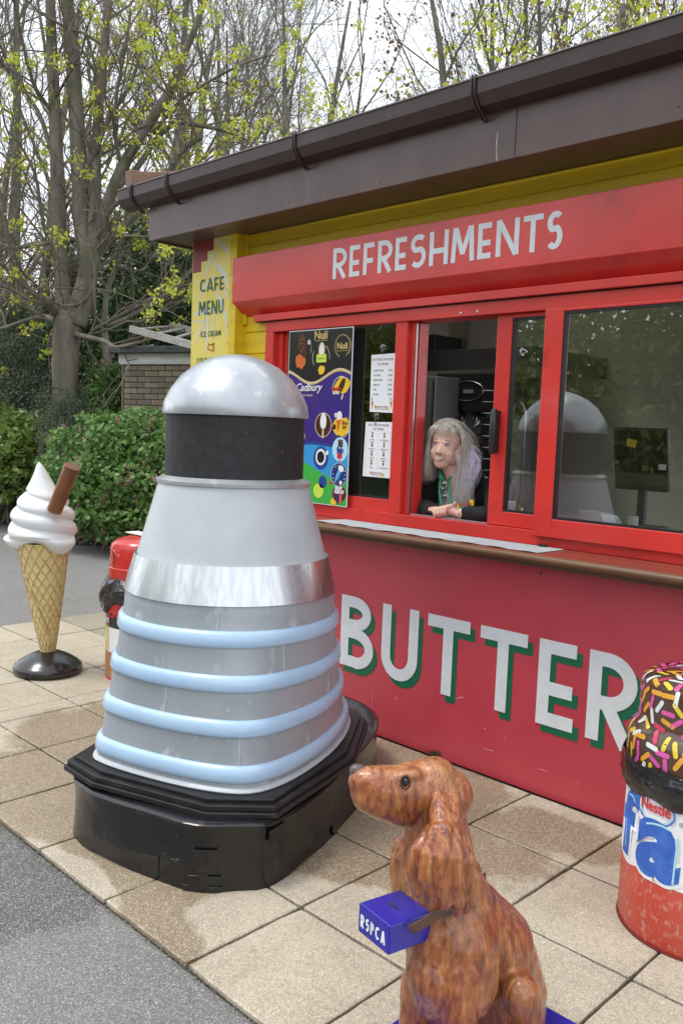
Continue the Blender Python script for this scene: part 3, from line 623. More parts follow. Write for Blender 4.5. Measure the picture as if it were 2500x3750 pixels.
D(-3.59, 2.02, .034, .062, P['poster_choc'], 2, rot=.15); blob(-3.60, 1.93, .042, P['poster_orange'], 2, 8, 1.2); blob(-3.565, 1.965, .022, P['poster_choc'], 3, 3)
for i in range(26):
    a = random.random()*6.28; r = random.random()**.5; D(-3.59+.028*r*math.cos(a), 2.02+.055*r*math.sin(a), .0022, .0022, P['poster_orange'], 3, n=6, name='printed_speck')
D(-3.535, 2.03, .011, .012, P['poster_white'], 3); T('£3.50', -3.535, 2.027, .007, INK); ring(-3.59, 2.0, .075, P['poster_cream'], 3, -20, 40, .002)
# purple part
T('Cadbury', -3.53, 1.765, .060, P['poster_white'], off=.0008, shear=.35); T('ICE CREAM', -3.53, 1.735, .016, P['poster_cream'])
ring(-3.275, 1.775, .062, P['poster_white'], 3, 60, 200, .003)
blob(-3.265, 1.79, .052, P['poster_yellow'], 2, 11, 1.15); D(-3.27, 1.79, .018, .046, P['poster_choc'], 3, rot=-.5); D(-3.262, 1.735, .005, .02, P['poster_cream'], 3, rot=-.3)
T('crunchie', -3.308, 1.768, .026, P['poster_red'], off=.0012, lv=7, sx=.8); T('BLAST', -3.305, 1.746, .021, P['poster_white'], off=.001, lv=7, sx=.85)
blob(-3.265, 1.575, .058, P['poster_yellow'], 2, 17, 1.1); blob(-3.315, 1.572, .016, P['poster_choc'], 3, 4)
g = G(); g.xz([(-3.298,1.605),(-3.262,1.615),(-3.288,1.54)], PY-.003, PY-.0022); part('printed_cone', g, P['poster_orange'], po); D(-3.278, 1.63, .02, .026, P['poster_white'], 3)
T('flake', -3.235, 1.585, .030, P['poster_plum'], lv=6, shear=.3, sx=.8); T('99', -3.24, 1.558, .032, P['poster_plum'], lv=6, shear=.2); D(-3.305, 1.635, .011, .012, P['poster_white'], 4); T('£2.50', -3.305, 1.632, .006, INK, lv=7)
ring(-3.265, 1.58, .064, P['poster_white'], 3, 290, 340, .0025)
ring(-3.40, 1.58, .062, P['poster_cream'], 3, 0, 360, .004); D(-3.40, 1.58, .058, .062, P['poster_choc'], 2); D(-3.40, 1.60, .024, .045, P['poster_white'], 3); D(-3.40, 1.535, .006, .03, P['poster_cream'], 3)
D(-3.58, 1.62, .022, .06, P['poster_choc'], 2); D(-3.58, 1.55, .005, .03, P['poster_cream'], 2); T('TWIRL', -3.58, 1.70, .02, P['poster_yellow']); blob(-3.58, 1.52, .04, P['poster_yellow'], 1, 9)
# blue part
D(-3.265, 1.452, .058, .066, P['poster_pale_blue'], 2); D(-3.41, 1.40, .058, .064, P['poster_deep_blue'], 2); D(-3.41, 1.405, .04, .045, P['poster_white'], 3); D(-3.41, 1.405, .028, .032, P['poster_black'], 4); D(-3.36, 1.43, .011, .012, P['poster_white'], 5)
g = G(); g.box(-3.279, -3.245, PY-.0030, PY-.0022, 1.465, 1.505); part('printed_lolly', g, P['poster_choc'], po)
g = G(); g.box(-3.283, -3.245, PY-.0028, PY-.0022, 1.435, 1.4648); part('printed_lolly', g, P['poster_white'], po)
g = G(); g.box(-3.283, -3.247, PY-.0030, PY-.0022, 1.405, 1.4348); g.box(-3.269, -3.262, PY-.0030, PY-.0022, 1.383, 1.4046); part('printed_lolly', g, P['poster_red'], po)
T('fab', -3.262, 1.437, .040, P['poster_deep_blue'], off=.0022, lv=7)
for i in range(14): D(-3.262+random.uniform(-.015,.015), 1.485+random.uniform(-.018,.018), .002, .001, P['poster_cream'], 7, n=6, name='printed_speck')
D(-3.265, 1.318, .060, .066, P['poster_navy'], 2); ring(-3.265, 1.318, .060, P['poster_pale_blue'], 4, 0, 360, .003)
for i in range(14):
    a = i*6.283/14; D(-3.265+.045*math.cos(a), 1.318+.050*math.sin(a), .0035, .0035, P[['poster_yellow','poster_white','poster_red','poster_lime'][i % 4]], 3, n=8, name='printed_speck')
D(-3.27, 1.315, .016, .040, P['poster_blue'], 4, rot=-.5); D(-3.25, 1.35, .021, .017, P['poster_white'], 5, rot=-.4); T('Smarties', -3.270, 1.31, .014, P['poster_white'], lv=9, rot=-1.1)
D(-3.25, 1.275, .010, .011, P['poster_white'], 5); D(-3.39, 1.27, .03, .035, P['poster_deep_blue'], 2)
# green part
D(-3.26, 1.215, .052, .046, P['poster_plum'], 2); T('FRUIT', -3.262, 1.236, .024, P['poster_white'], off=.0016, lv=6, sx=.85); T('PUSH UP', -3.258, 1.216, .024, P['poster_white'], off=.0016, lv=6, sx=.75)
g = G(); g.box(-3.278, -3.262, PY-.0036, PY-.0026, 1.165, 1.212); part('printed_lolly', g, P['poster_purple'], po); g = G(); g.box(-3.255, -3.238, PY-.0036, PY-.0026, 1.165, 1.212); part('printed_lolly', g, P['poster_orange'], po)
D(-3.325, 1.27, .010, .010, P['poster_red'], 3); blob(-3.30, 1.168, .022, P['poster_yellow'], 2, 2); D(-3.42, 1.22, .04, .04, P['poster_lime'], 2)
# ================================================================== PRICE SHEETS in the fixed window
PYM = 3.3440
def sheet(label, pts, rows):
    A = [at(x, y, Y=PYM) for x, y in pts]; cx = sum(a[0] for a in A)/4
    r = root('price_sheet', label, 'notice', (cx, PYM, A[0][2]))
    g = G(); g.xz([(a[0], a[2]) for a in A], PYM-.0006, PYM); part('paper', g, PAPER, r); return r, A
m1, A = sheet('white ice cream price sheet hanging from a suction hook, upper one in the window', [(1353,1508),(1438,1512),(1449,1293),(1360,1300)], None)
xa, xb, zt, zb = A[3][0], A[2][0], (A[3][2]+A[2][2])/2, A[0][2]; cx = (xa+xb)/2
def TS(s, x, z, sz, m=INK, r=None, al='CENTER', sx=1): return text('printed_text', s, x, z, sz, PYM-.0012, m, r, al=al, sx=sx, ext=.0002)
TS('BUTTERCUP KIOSK', cx, zt-.033, .0175, INKR, m1, sx=.95); TS('ICE CREAMS', cx, zt-.056, .0155, INKR, m1, sx=.9)
for i, (a, b) in enumerate((('PLAIN CONE','£2.70'),('99 CONE','£3.20'),("KID'S CONE",'£1.70'),("KID'S 99",'£2.20'),('TUB','£2.80'),('99 TUB','£3.30'))):
    TS(a, xa+.022, zt-.088-.0245*i, .0135, INK, m1, 'LEFT', .85); TS(b, xb-.018, zt-.088-.0245*i, .0135, INK, m1, 'RIGHT', .9)
TS('PEASHOLM PARK', cx, zb+.022, .0125, INKR, m1, sx=.9); TS('NORTH BAY, SCARBOROUGH', cx, zb+.013, .006, INK, m1)
g = G(); g.box(cx-.05, cx-.038, PYM-.001, PYM-.0007, zb+.018, zb+.034); g.box(cx+.036, cx+.05, PYM-.001, PYM-.0007, zb+.010, zb+.026); part('printed_emblem', g, P['poster_yellow'], m1)
for sx_ in (xa+.02, xb-.018):
    g = G(); g.xz([(sx_-.007, zb+.05),(sx_+.007, zb+.05),(sx_, zb+.012)], PYM-.0011, PYM-.0007); part('printed_cone', g, P['poster_orange'], m1)
    g = G(); disc(g, sx_, zb+.056, .008, .010, PYM-.0007, n=12, th=.0004); part('printed_swirl', g, P['poster_cream'], m1); g = G(); g.xz([(sx_-.004, zb+.062),(sx_-.008, zb+.075),(sx_-.004, zb+.076),(sx_, zb+.063)], PYM-.0014, PYM-.0012); part('printed_flake', g, INK, m1)
m2, A = sheet('white hot drinks price sheet with rows of cups, lower one in the window', [(1327,1743),(1427,1752),(1437,1546),(1339,1545)], None)
xa, xb, zt, zb = A[3][0], A[2][0], (A[3][2]+A[2][2])/2, A[0][2]; cx = (xa+xb)/2
TS('BUTTERCUP KIOSK', cx, zt-.022, .0175, INKR, m2, sx=.95); TS('HOT DRINKS', cx, zt-.041, .0145, INKR, m2, sx=.9)
GREYL = mat('grey_line', (.45,.46,.47), rough=.6); g = G(); zr = [zt-.05-.048*i for i in range(5)]
for z in zr: g.box(xa+.01, xb-.01, PYM-.0010, PYM-.0007, z, z+.0007)
for x in (xa+.01, cx, xb-.01): g.box(x, x+.0007, PYM-.0014, PYM-.0011, zr[-1], zr[0])
part('printed_grid', g, GREYL, m2)
names = ['LATTE £3.00','WHITE COFFEE £3.00','CAPPUCCINO £3.00','AMERICANO £3.00','MOCHA £3.00','ESPRESSO £2.00','TEA £2.20','HOT CHOCOLATE £3.00']
for i, s in enumerate(names):
    x = (xa+.01+cx)/2 if i % 2 == 0 else (cx+xb-.01)/2; z = zr[i//2]
    TS(s, x, z-.045, .0062, INK, m2, sx=.85)
    g = G(); g.xz([(x-.0065, z-.008),(x+.0065, z-.008),(x+.005, z-.035),(x-.005, z-.035)], PYM-.0012, PYM-.0007); part('printed_cup', g, P['poster_cream'], m2)
    g = G(); g.box(x-.0075, x+.0075, PYM-.0018, PYM-.0014, z-.0095, z-.005); g.box(x-.005, x+.005, PYM-.0018, PYM-.0014, z-.028, z-.017); part('printed_lid', g, INK, m2)
TS('PEASHOLM PARK', cx, zb+.017, .0125, INKR, m2, sx=.9); TS('NORTH BAY, SCARBOROUGH', cx, zb+.009, .006, INK, m2)
g = G(); g.box(cx-.052, cx-.04, PYM-.001, PYM-.0007, zb+.013, zb+.028); g.box(cx+.036, cx+.052, PYM-.001, PYM-.0007, zb+.004, zb+.02); part('printed_emblem', g, P['poster_yellow'], m2)
CLEAR = glass_mat('clear_plastic', (.75,.78,.8), boost=3)
for (px, py), lab in (((1403,1272), 'small clear suction hook holding the upper price sheet'), ((1378,1525), 'small clear suction hook holding the lower price sheet')):
    a = at(px, py, Y=3.347); h = root('suction_hook', lab, 'hook', tuple(a), 'suction hooks on the fixed window')
    g = G(); g.ball((a[0], 3.3465, a[2]), (.019,.006,.019), 16, 8); part('cup', g, CLEAR, h, smooth=True)
    g = G(); g.tube([(a[0], 3.341, a[2]), (a[0]+.002, 3.336, a[2]-.02), (a[0]+.003, 3.334, a[2]-.034), (a[0]+.003, 3.341, a[2]-.036)], .0025, 6); part('prong', g, CLEAR, h, smooth=True)
# ================================================================== COUNTER MAT (woven grid)
MATG = mat('grey_mat', (.46,.48,.49), (.38,.40,.41), rough=.6, scale=30)
MATD = mat('mat_underside', (.045,.05,.05), rough=.7)
mt_ = root('counter_mat', 'long grey woven non slip mat lying on the red counter', 'mat', (-2.4, 3.2, 1.081))
mx0, mx1, my0, my1 = -3.22, -1.885, 3.08, 3.285
g = G(); n = 60
lo = [(mx0+(mx1-mx0)*i/n, my0+.004*math.sin(i*1.7)+.006*math.sin(i*.31), 1.0815+.0015*(1+math.sin(i*.9))) for i in range(n+1)]
hi = [(mx0+.03+(mx1-mx0-.03)*i/n, my1+.003*math.sin(i*.5), 1.0815) for i in range(n+1)]
g.add(lo+hi, [(i, i+1, n+2+i, n+1+i) for i in range(n)]); part('mat_base', g, MATD, mt_, fix=False)
V = []; F = []
nx, ny = 150, 24
for i in range(nx):
    for j in range(ny):
        u_, v_ = (i+.5*(j % 2))/nx, (j+.5)/ny; x = mx0+(mx1-mx0)*u_+.03*v_*(1-u_); y = my0+(my1-my0)*v_+.006*math.sin(u_*18)*(1-v_)
        z = 1.0825+.0015*(1+math.sin(u_*54))*(1-v_); b = len(V); s = .0037
        V += [(x-s, y-.0022, z), (x+s, y-.0022, z), (x+s, y+.0022, z), (x-s, y+.0022, z), (x, y, z+.0032)]
        F += [(b, b+1, b+4), (b+1, b+2, b+4), (b+2, b+3, b+4), (b+3, b, b+4)]
g = G(); g.add(V, F); part('mat_weave', g, MATG, mt_, fix=False, kind='stuff')
a = at(1992, 1983, Y=3.29); g = G(); g.box(a[0]-.018, a[0]+.020, 3.268, 3.284, 1.0812, 1.096); part('door_stop_clip', g, BLACKP, kio, bev=.002)
# ================================================================== INSIDE THE KIOSK
DGREY = mat('dark_grey_metal', (.05,.05,.052), rough=.35, metal=.3)
def q2(px, py, Y): a = at(px, py, Y=Y); return a[0], a[2]
# extractor hood
h = root('extractor_hood', 'wide black and steel extractor hood hanging over the machines inside', 'extractor hood', (-3.4, 5.1, 1.9))
g = G(); g.box(-4.35, -3.02, 4.75, 5.70, 1.99, 2.13); part('canopy', g, DGREY, h, bev=.004)
g = G(); g.box(-4.36, -3.01, 4.72, 4.76, 1.93, 1.987); part('lip', g, STEEL, h)
# soft serve machine
a = root('soft_serve_machine', 'tall black and steel soft serve machine behind the woman', 'machine', (-3.4, 4.9, 1.13))
x0, z1 = q2(1594, 1368, 4.7); x1, _ = q2(1815, 1368, 4.7)
g = G(); g.box(x0, x1, 4.70, 5.2, z1-.26, z1); part('head_panel', g, BLACKP, a, bev=.01)
g = G(); g.box(x0+.01, x1-.01, 4.86, 5.2, 1.12, z1-.262); part('side_body', g, STEEL, a, bev=.004)
g = G(); ring_pts = arc(x1-.22, z1-.12, .13, .065, 0, 360, 24); g.tube([(p_, 4.697, q_) for p_, q_ in ring_pts], .003, 5); part('dial_ring', g, STEEL, a, smooth=True)
g = G(); g.box(x1-.25, x1-.17, 4.694, 4.6995, z1-.135, z1-.11); part('display', g, mat('display_grey', (.25,.26,.27), rough=.3), a)
for k in range(3):
    xx = x0+.22+.12*k; g = G(); g.tube([(xx, 4.74, z1-.262), (xx, 4.74, z1-.33), (xx, 4.70, z1-.36)], [.02,.018,.012], 10); part('nozzle', g, STEEL, a, smooth=True)
    g = G(); g.tube([(xx, 4.70, z1-.29), (xx+.02, 4.66, z1-.31)], .007, 8); part('lever', g, BLACKP, a, smooth=True)
g = G(); g.box(x0+.12, x1, 4.72, 4.85, z1-.72, z1-.40); part('drip_panel', g, BLACKP, a, bev=.004)
g = G()
for k in range(6): g.box(x0+.34, x0+.42, 4.716, 4.7195, z1-.52-.013*k, z1-.515-.013*k)
part('vent_slots', g, STEEL, a)
cp_ = root('cup_dispenser', 'curved steel cup rack beside the soft serve machine', 'cup rack', (-2.95, 4.2, 1.3))
for k in range(9):
    zz_ = 1.60-.05*k; g = G(); b_ = q2(1795, 1430+42*k, 4.0); g.tube([(b_[0]+r_*.06, 4.0+.03*(1-r_*r_), b_[1]) for r_ in (-1,-.6,-.2,.2,.6,1)], .004, 6); part('rung', g, STEEL, cp_, smooth=True)
g = G(); b_ = q2(1760, 1480, 4.02); g.box(b_[0]-.02, b_[0]+.16, 4.06, 4.075, 1.16, 1.66); part('back_plate', g, DGREY, cp_)
g = G()
for k in range(11):
    c_ = q2(1735+8*(k % 2), 1565+24*k, 4.3); d_ = q2(1790, 1545+26*k, 4.3); g.tube([(c_[0]-.06, 4.3, c_[1]-.03), (d_[0], 4.3, d_[1]+.02)], .0035, 5)
o = solo('striped_paper_roll', g, STEEL, 'slanting steel wire rack fanned out behind the woman', 'wire rack')
fr = root('tall_fridge', 'grey tall fridge with two taped notices inside the kiosk', 'fridge', (-3.75, 4.6, 0))
x0, _ = q2(1500, 1500, 4.45); x1, _ = q2(1590, 1500, 4.45)
FRG = mat('fridge_grey', (.22,.22,.22), rough=.35, metal=.2)
g = G(); g.box(x0-.35, x1, 4.45, 5.1, .02, 1.93); part('body', g, FRG, fr, bev=.006)
g = G(); g.box(x0+.19, x0+.193, 4.442, 4.449, .1, 1.9); part('door_seam', g, BLACKR, fr)
for (pa, pb) in (((1512,1375),(1545,1465)), ((1508,1483),(1545,1542))):
    c_ = q2(*pa, 4.445); d_ = q2(*pb, 4.445); n_ = root('taped_notice', 'white printed notice taped on the grey fridge, '+('upper' if pa[1] < 1400 else 'lower')+' one', 'notice', (c_[0], 4.445, d_[1]))
    g = G(); g.box(c_[0], d_[0], 4.4435, 4.4445, d_[1], c_[1]); part('paper', g, mat('grey_paper', (.42,.42,.42), rough=.7), n_)
    g = G(); H_ = c_[1]-d_[1]
    for k in range(9): g.box(c_[0]+.01, d_[0]-.01-.012*(k % 3), 4.4425, 4.4430, c_[1]-H_*(.1+.09*k), c_[1]-H_*(.08+.09*k))
    part('printed_lines', g, INK, n_)
x0, z0 = q2(1520, 1300, 5.55); x1, z1 = q2(1649, 1262, 5.55)
g = G(); g.box(x0-.3, x1, 5.35, 5.70, z0-.02, z1+.06); solo('wall_cupboard', g, DGREY, 'dark wall cupboard high on the cream back wall', 'cupboard', bev=.004)
g = G(); c_ = q2(1707, 1200, 5.70); g.box(c_[0]-.012, c_[0]+.012, 5.69, 5.719, 1.9, 3.0); part('wall_seam_strip', g, STEEL, kio)
# allergens notice & left window things
ps = root('allergen_notice', 'grey framed allergens notice hanging inside the left window', 'notice', (-3.3, 3.72, 1.5))
c_ = q2(1262, 1280, 3.9); d_ = q2(1328, 1540, 3.9)
g = G(); g.box(c_[0], d_[0], 3.90, 3.905, d_[1], c_[1]); part('paper', g, mat('dull_paper', (.11,.11,.11), rough=.6), ps)
g = G(); g.box(c_[0]-.006, d_[0]+.006, 3.906, 3.912, d_[1]-.006, c_[1]+.006); part('frame', g, STEEL, ps)
text('lettering', 'ALLERGENS', (c_[0]+d_[0])/2, c_[1]-.05, .036, 3.899, INK, ps, sx=.95)
g = G()
for k in range(14): g.box(c_[0]+.02, d_[0]-.02-.02*(k % 3), 3.8985, 3.8995, c_[1]-.09-.02*k, c_[1]-.086-.02*k)
part('printed_lines', g, INK, ps)
# small things standing on the worktop behind the glass
TR = mat('frosted_plastic', (.42,.45,.46), rough=.25)
def pos(px, Y): return at(px, 1800, Y=Y)[0]
t_ = 1.136
x = pos(1262, 3.62); g = G(); g.lathe((x,3.62,t_), [(0,0),(.030,0),(.038,.11),(.036,.11),(.029,.004)], 18); solo('pink_tub', g, mat('pink_plastic', (.35,.08,.14), rough=.4), 'pink plastic tub on the worktop behind the left window', 'tub', smooth=True, auto=40)
x = pos(1292, 3.55); g = G(); g.box(x-.03, x+.03, 3.52, 3.58, t_, t_+.07); solo('clear_box', g, TR, 'frosted plastic box with brown contents beside the pink tub', 'box', bev=.008)
x = pos(1322, 3.5); r_ = root('sauce_canister', 'square frosted canister with rounded lid, in the left window', 'canister', (x,3.5,t_)); g = G(); g.box(x-.036, x+.036, 3.465, 3.535, t_, t_+.085); part('body', g, TR, r_, bev=.01); g = G(); g.box(x-.03,x+.03,3.47,3.53,t_+.086,t_+.098); part('lid', g, PAPER, r_, bev=.005)
x = pos(1358, 3.5); r_ = root('sauce_bottle', 'grey squeezy sauce bottle with pointed nozzle, in the left window', 'bottle', (x,3.5,t_))
g = G(); g.lathe((x,3.5,t_), [(0,0),(.024,0),(.026,.01),(.026,.06),(.018,.075)], 16); part('body', g, mat('squeezy_grey', (.25,.26,.27), rough=.4), r_, smooth=True, auto=45); g = G(); g.lathe((x,3.5,t_), [(.018,.0755),(.010,.088),(.003,.12),(0,.121)], 14); part('nozzle', g, TR, r_, smooth=True)
x = pos(1400, 3.47); r_ = root('napkin_tray', 'white tray heaped with napkins at the foot of the left window', 'tray', (x,3.47,t_))
g = G(); g.box(x-.08, x+.075, 3.43, 3.52, t_, t_+.045); part('tray', g, PAPER, r_, bev=.006)
for k in range(6):
    g = G(); g.tube([(x-.07+.022*k, 3.435, t_+.052+.006*(k % 2)), (x-.06+.022*k, 3.51, t_+.062)], .011, 8); part('napkin', g, PAPER, r_, smooth=True)
x = pos(1225, 3.5); g = G(); g.tube([(x-.09, 3.5, t_+.004), (x-.05, 3.5, t_+.018), (x+.02, 3.5, t_+.02), (x+.06, 3.5, t_+.004)], .005, 8); solo('white_tray', g, PAPER, 'white curved tray edge low in the left window', 'tray', smooth=True)
# right-hand windows
x = pos(1863, 3.50); g = G(); g.lathe((x,3.50,t_), [(0,0),(.028,0),(.034,.10),(.035,.11),(.033,.11),(.027,.004)], 20); r_ = root('paper_cup', 'white paper cup with blue print standing behind the narrow sash', 'cup', (x,3.5,t_)); part('cup', g, PAPER, r_, smooth=True, auto=40)
g = G(); g.lathe((x,3.50,t_), [(.0305,.03),(.0335,.075)], 6, a0=-2.4, a1=-1.4); part('printed_mark', g, P['poster_navy'], r_, smooth=True)
r_ = root('swan_neck_tap', 'chrome swan neck tap rising behind the narrow sash', 'tap', (-2.28,3.9,1.13))
c_ = q2(1868, 1590, 3.9); g = G(); pts = [(c_[0]+.08, 3.9, 1.13), (c_[0]+.085, 3.9, c_[1]+.06)]+[(c_[0]+.045+.04*math.cos(a), 3.9, c_[1]+.10+.07*math.sin(a)) for a in np.linspace(0, math.pi, 9)]; g.tube(pts, .007, 8); part('spout', g, STEEL, r_, smooth=True)
g = G(); g.tube([(c_[0]+.085, 3.9, 1.14), (c_[0]+.085, 3.9, 1.20)], .016, 10); part('collar', g, mat('brass', (.6,.42,.12), rough=.3, metal=1), r_, smooth=True)
x = pos(2205, 3.55); r_ = root('tissue_carton', 'white carton with red pattern holding folded napkins, in the big window', 'carton', (x,3.55,t_))
g = G(); g.obox((x, 3.56, t_+.024), (.97,.24,0), (-.24,.97,0), (0,0,1), .19, .13, .046); part('box', g, mat('patterned_card', (.7,.7,.7), (.25,.03,.05), rough=.5, scale=22, lo=.56, hi=.60), r_, bev=.002)
g = G(); g.add([(x-.08,3.50,t_+.048),(x+.05,3.50,t_+.048),(x+.07,3.62,t_+.05),(x-.07,3.62,t_+.05),(x-.085,3.49,t_+.105),(x+.025,3.49,t_+.10),(x+.045,3.62,t_+.085),(x-.075,3.62,t_+.10)], [(0,3,2,1),(4,5,6,7),(0,1,5,4),(1,2,6,5),(2,3,7,6),(3,0,4,7)]); part('napkins', g, PAPER, r_, bev=.006)
x = pos(2292, 3.52); g = G(); g.lathe((x,3.6,t_+.04), [(0,0),(.022,0),(.022,.05),(0,.05)], 18); solo('white_pot', g, PAPER, 'small white pot standing on the red bowl rim', 'pot', smooth=True, auto=40)
x = pos(2330, 3.58); g = G(); g.lathe((x,3.62,t_), [(0,0),(.07,0),(.10,.035),(.103,.04),(.097,.038),(.068,.005),(0,.005)], 26); solo('red_bowl', g, mat('red_plastic', (.30,.02,.02), rough=.3), 'shallow red plastic bowl behind the big window', 'bowl', smooth=True, auto=50)
r_ = root('till_screen', 'large black till screen with yellow sticker standing in the big window', 'till', (-1.75,3.95,1.13))
x0, z1 = q2(2245, 1600, 3.85); x1, z0 = q2(2430, 1800, 3.85)
g = G(); g.obox(((x0+x1)/2, 3.88, (z0+z1)/2+.02), (1,0,0), (0,.97,.2), (0,-.2,.97), x1-x0, .03, z1-z0+.06); part('screen', g, BLACKP, r_, bev=.008)
g = G(); g.box((x0+x1)/2-.09, (x0+x1)/2+.12, 3.80, 3.98, 1.136, 1.16); g.box((x0+x1)/2-.02, (x0+x1)/2+.02, 3.90, 3.93, 1.16, z0+.03); part('stand', g, DGREY, r_, bev=.004)
c_ = q2(2298, 1622, 3.80); g = G(); g.obox((c_[0], 3.835, c_[1]), (.98,0,-.2), (0,1,0), (.2,0,.98), .048, .002, .036); part('sticker', g, P['poster_yellow'], r_)
c_ = q2(2408, 1711, 3.80); g = G(); g.box(c_[0]-.02, c_[0]+.015, 3.846, 3.8475, c_[1]-.013, c_[1]+.013); part('white_label', g, PAPER, r_)
for k, (px, py) in enumerate(((2062,1800),(2080,1795),(2105,1800),(2120,1797))):
    c_ = q2(px, py, 3.7); g = G(); g.obox((c_[0], 3.7, t_+.035), (.9,.3,.0), (-.3,.9,.1), (0.1,0,1), .030, .010, .07)
    solo('sauce_sachet_box', g, mat('sachet_card', (.5,.45,.42), (.4,.1,.12), rough=.5, scale=30), ['first','second','third','last'][k]+' small upright packet from the left in the row behind the big window', 'packet', 'row of small packets behind the big window')
# ================================================================== ORGANIC SHAPES
def organic(name, balls, mt, parent, vox=.006, smooth_it=6, fac=.6, disp=None, label=None):
    """balls: list of (p0, r0, p1, r1) tapered limbs or (p, (rx,ry,rz), axes) ellipsoids, fused into one skin"""
    g = G()
    for b in balls:
        if len(b) == 4:
            p0, r0, p1, r1 = np.array(b[0], float), b[1], np.array(b[2], float), b[3]; L = np.linalg.norm(p1-p0); k = max(2, int(L/(min(r0, r1)*.45))+1)
            k = min(k, 16)
            for i in range(k+1): t = i/k; g.ball(p0*(1-t)+p1*t, r0*(1-t)+r1*t, 14, 9)
        else: g.ball(b[0], b[1], 18, 11, b[2] if len(b) > 2 else None)
    org = ORG[parent.name] if parent is not None else np.zeros(3)
    me = mesh('tmp', np.array(g.v)-org, g.f, mt); o = bpy.data.objects.new('tmp', me); COL.objects.link(o)
    m = o.modifiers.new('r', 'REMESH'); m.mode = 'VOXEL'; m.voxel_size = vox
    m = o.modifiers.new('s', 'SMOOTH'); m.iterations = smooth_it; m.factor = fac
    for (tx, sc, st, mid) in (disp or []):
        t = bpy.data.textures.new('t', tx); t.noise_scale = sc
        m = o.modifiers.new('d', 'DISPLACE'); m.texture = t; m.strength = st; m.mid_level = mid
    dg = bpy.context.evaluated_depsgraph_get(); dg.update(); me2 = bpy.data.meshes.new_from_object(o.evaluated_get(dg))
    bpy.data.objects.remove(o); bpy.data.meshes.remove(me)
    me2.materials.clear(); me2.materials.append(mt); me2.polygons.foreach_set('use_smooth', [True]*len(me2.polygons)); me2.name = name
    o = bpy.data.objects.new(name, me2); finish(o, parent)
    if label: o['label'] = label
    return o
# ================================================================== SILVER SCULPTURE (plain domed figure of the same size and colours)
CX, CY = -2.672, 2.118
UX, UY = -.35, .937
def uv(u, v, z=0): return (CX+UX*u+UY*v, CY+UY*u-UX*v, z)
SILV = mat('silver_paint', (.52,.55,.57), (.36,.39,.42), rough=.27, metal=.45, scale=3.2, c3=(.62,.64,.66), s3=14, lo3=.6, hi3=.72, coat=.15, bump=.12, bs=18, rvar=.12)
SILG = mat('grey_silver_panel', (.37,.40,.43), (.30,.33,.355), rough=.38, metal=.25, scale=4, st=(1,1,.6), bump=.3, bs=30, c3=(.50,.53,.56), s3=16, lo3=.6, hi3=.74, rvar=.1)
SILW = mat('pale_grey_paint', (.47,.50,.53), (.43,.46,.49), rough=.45, scale=6, bump=.15, bs=30)
PBLUE = mat('pale_blue_paint', (.40,.56,.74), (.36,.52,.71), rough=.28, scale=6, coat=.3)
MESHB = mat('black_gauze', (.012,.012,.014), (.02,.02,.022), rough=.6, scale=30, c3=(.3,.3,.3), s3=80, lo3=.74, hi3=.76, bump=.4, bs=400)
VINYL = mat('black_vinyl', (.006,.006,.007), (.010,.010,.011), rough=.2, scale=7, bump=.6, bs=9, coat=.15, c3=(.10,.10,.11), s3=26, lo3=.68, hi3=.78, bdist=.01)
WOODB = mat('black_painted_board', (.010,.010,.011), (.018,.018,.018), rough=.42, scale=12, bump=.5, bs=45, c3=(.28,.28,.28), s3=60, lo3=.72, hi3=.77)
rb = root('silver_sculpture', 'tall domed silver sculpture with pale blue hoops round its body on a black skirted base', 'sculpture', (CX, CY, .02))
# black bumper: smooth outline, slightly sagging skin
bot = [(-.585,-.10),(-.60,.08),(-.62,.26),(-.54,.38),(-.48,.475),(-.2,.50),(.1,.49),(.45,.46),(.78,.36),(.95,.15),(.95,-.15),(.78,-.36),(.45,-.46),(.1,-.50),(-.2,-.49),(-.44,-.42),(-.55,-.27)]
def smoothloop(P, n, it=1):
    P = [np.array(p, float) for p in P]
    for _ in range(it): P = [q for i in range(len(P)) for q in (P[i]*.75+P[(i+1) % len(P)]*.25, P[i]*.25+P[(i+1) % len(P)]*.75)]
    d = [0]
    for i in range(len(P)): d.append(d[-1]+np.linalg.norm(P[(i+1) % len(P)]-P[i]))
    Q = P+[P[0]]; out = []
    for k in range(n):
        s = d[-1]*k/n; i = max(j for j in range(len(d)-1) if d[j] <= s+1e-9); t = (s-d[i])/(d[i+1]-d[i]+1e-9); out.append(Q[i]*(1-t)+Q[i+1]*t)
    return out
NB = 120; bl = smoothloop(bot, NB, 2)
g = G(); rows = [(.02, 1.0), (.06, .992), (.12, .985), (.18, .985), (.222, .992), (.240, 1.0), (.247, .985), (.247, .96)]
vs = []
for z, s in rows:
    for i, p in enumerate(bl):
        a = 2*math.pi*i/NB; wv = .012*math.sin(3*a+1)+.009*math.sin(7*a)+.005*math.sin(13*a+2); k = max(0, 1-abs(z-.1)/.12)
        zz = z+(.014*max(0, math.sin(5*a+2.4))**3 if z < .03 else 0)+(.006*math.sin(4*a) if z > .2 else 0)
        vs.append(uv(p[0]*s*(1+wv*k), p[1]*s*(1+wv*k), zz))
m_ = len(rows); g.add(vs, [(i*NB+j, i*NB+(j+1) % NB, (i+1)*NB+(j+1) % NB, (i+1)*NB+j) for i in range(m_-1) for j in range(NB)]+[tuple(range((m_-1)*NB, m_*NB)), tuple(range(NB))[::-1]])
part('bumper_skirt', g, VINYL, rb, smooth=True, auto=45)
TAPE = mat('black_tape', (.010,.010,.012), rough=.12, c2=(.018,.018,.02), scale=30)
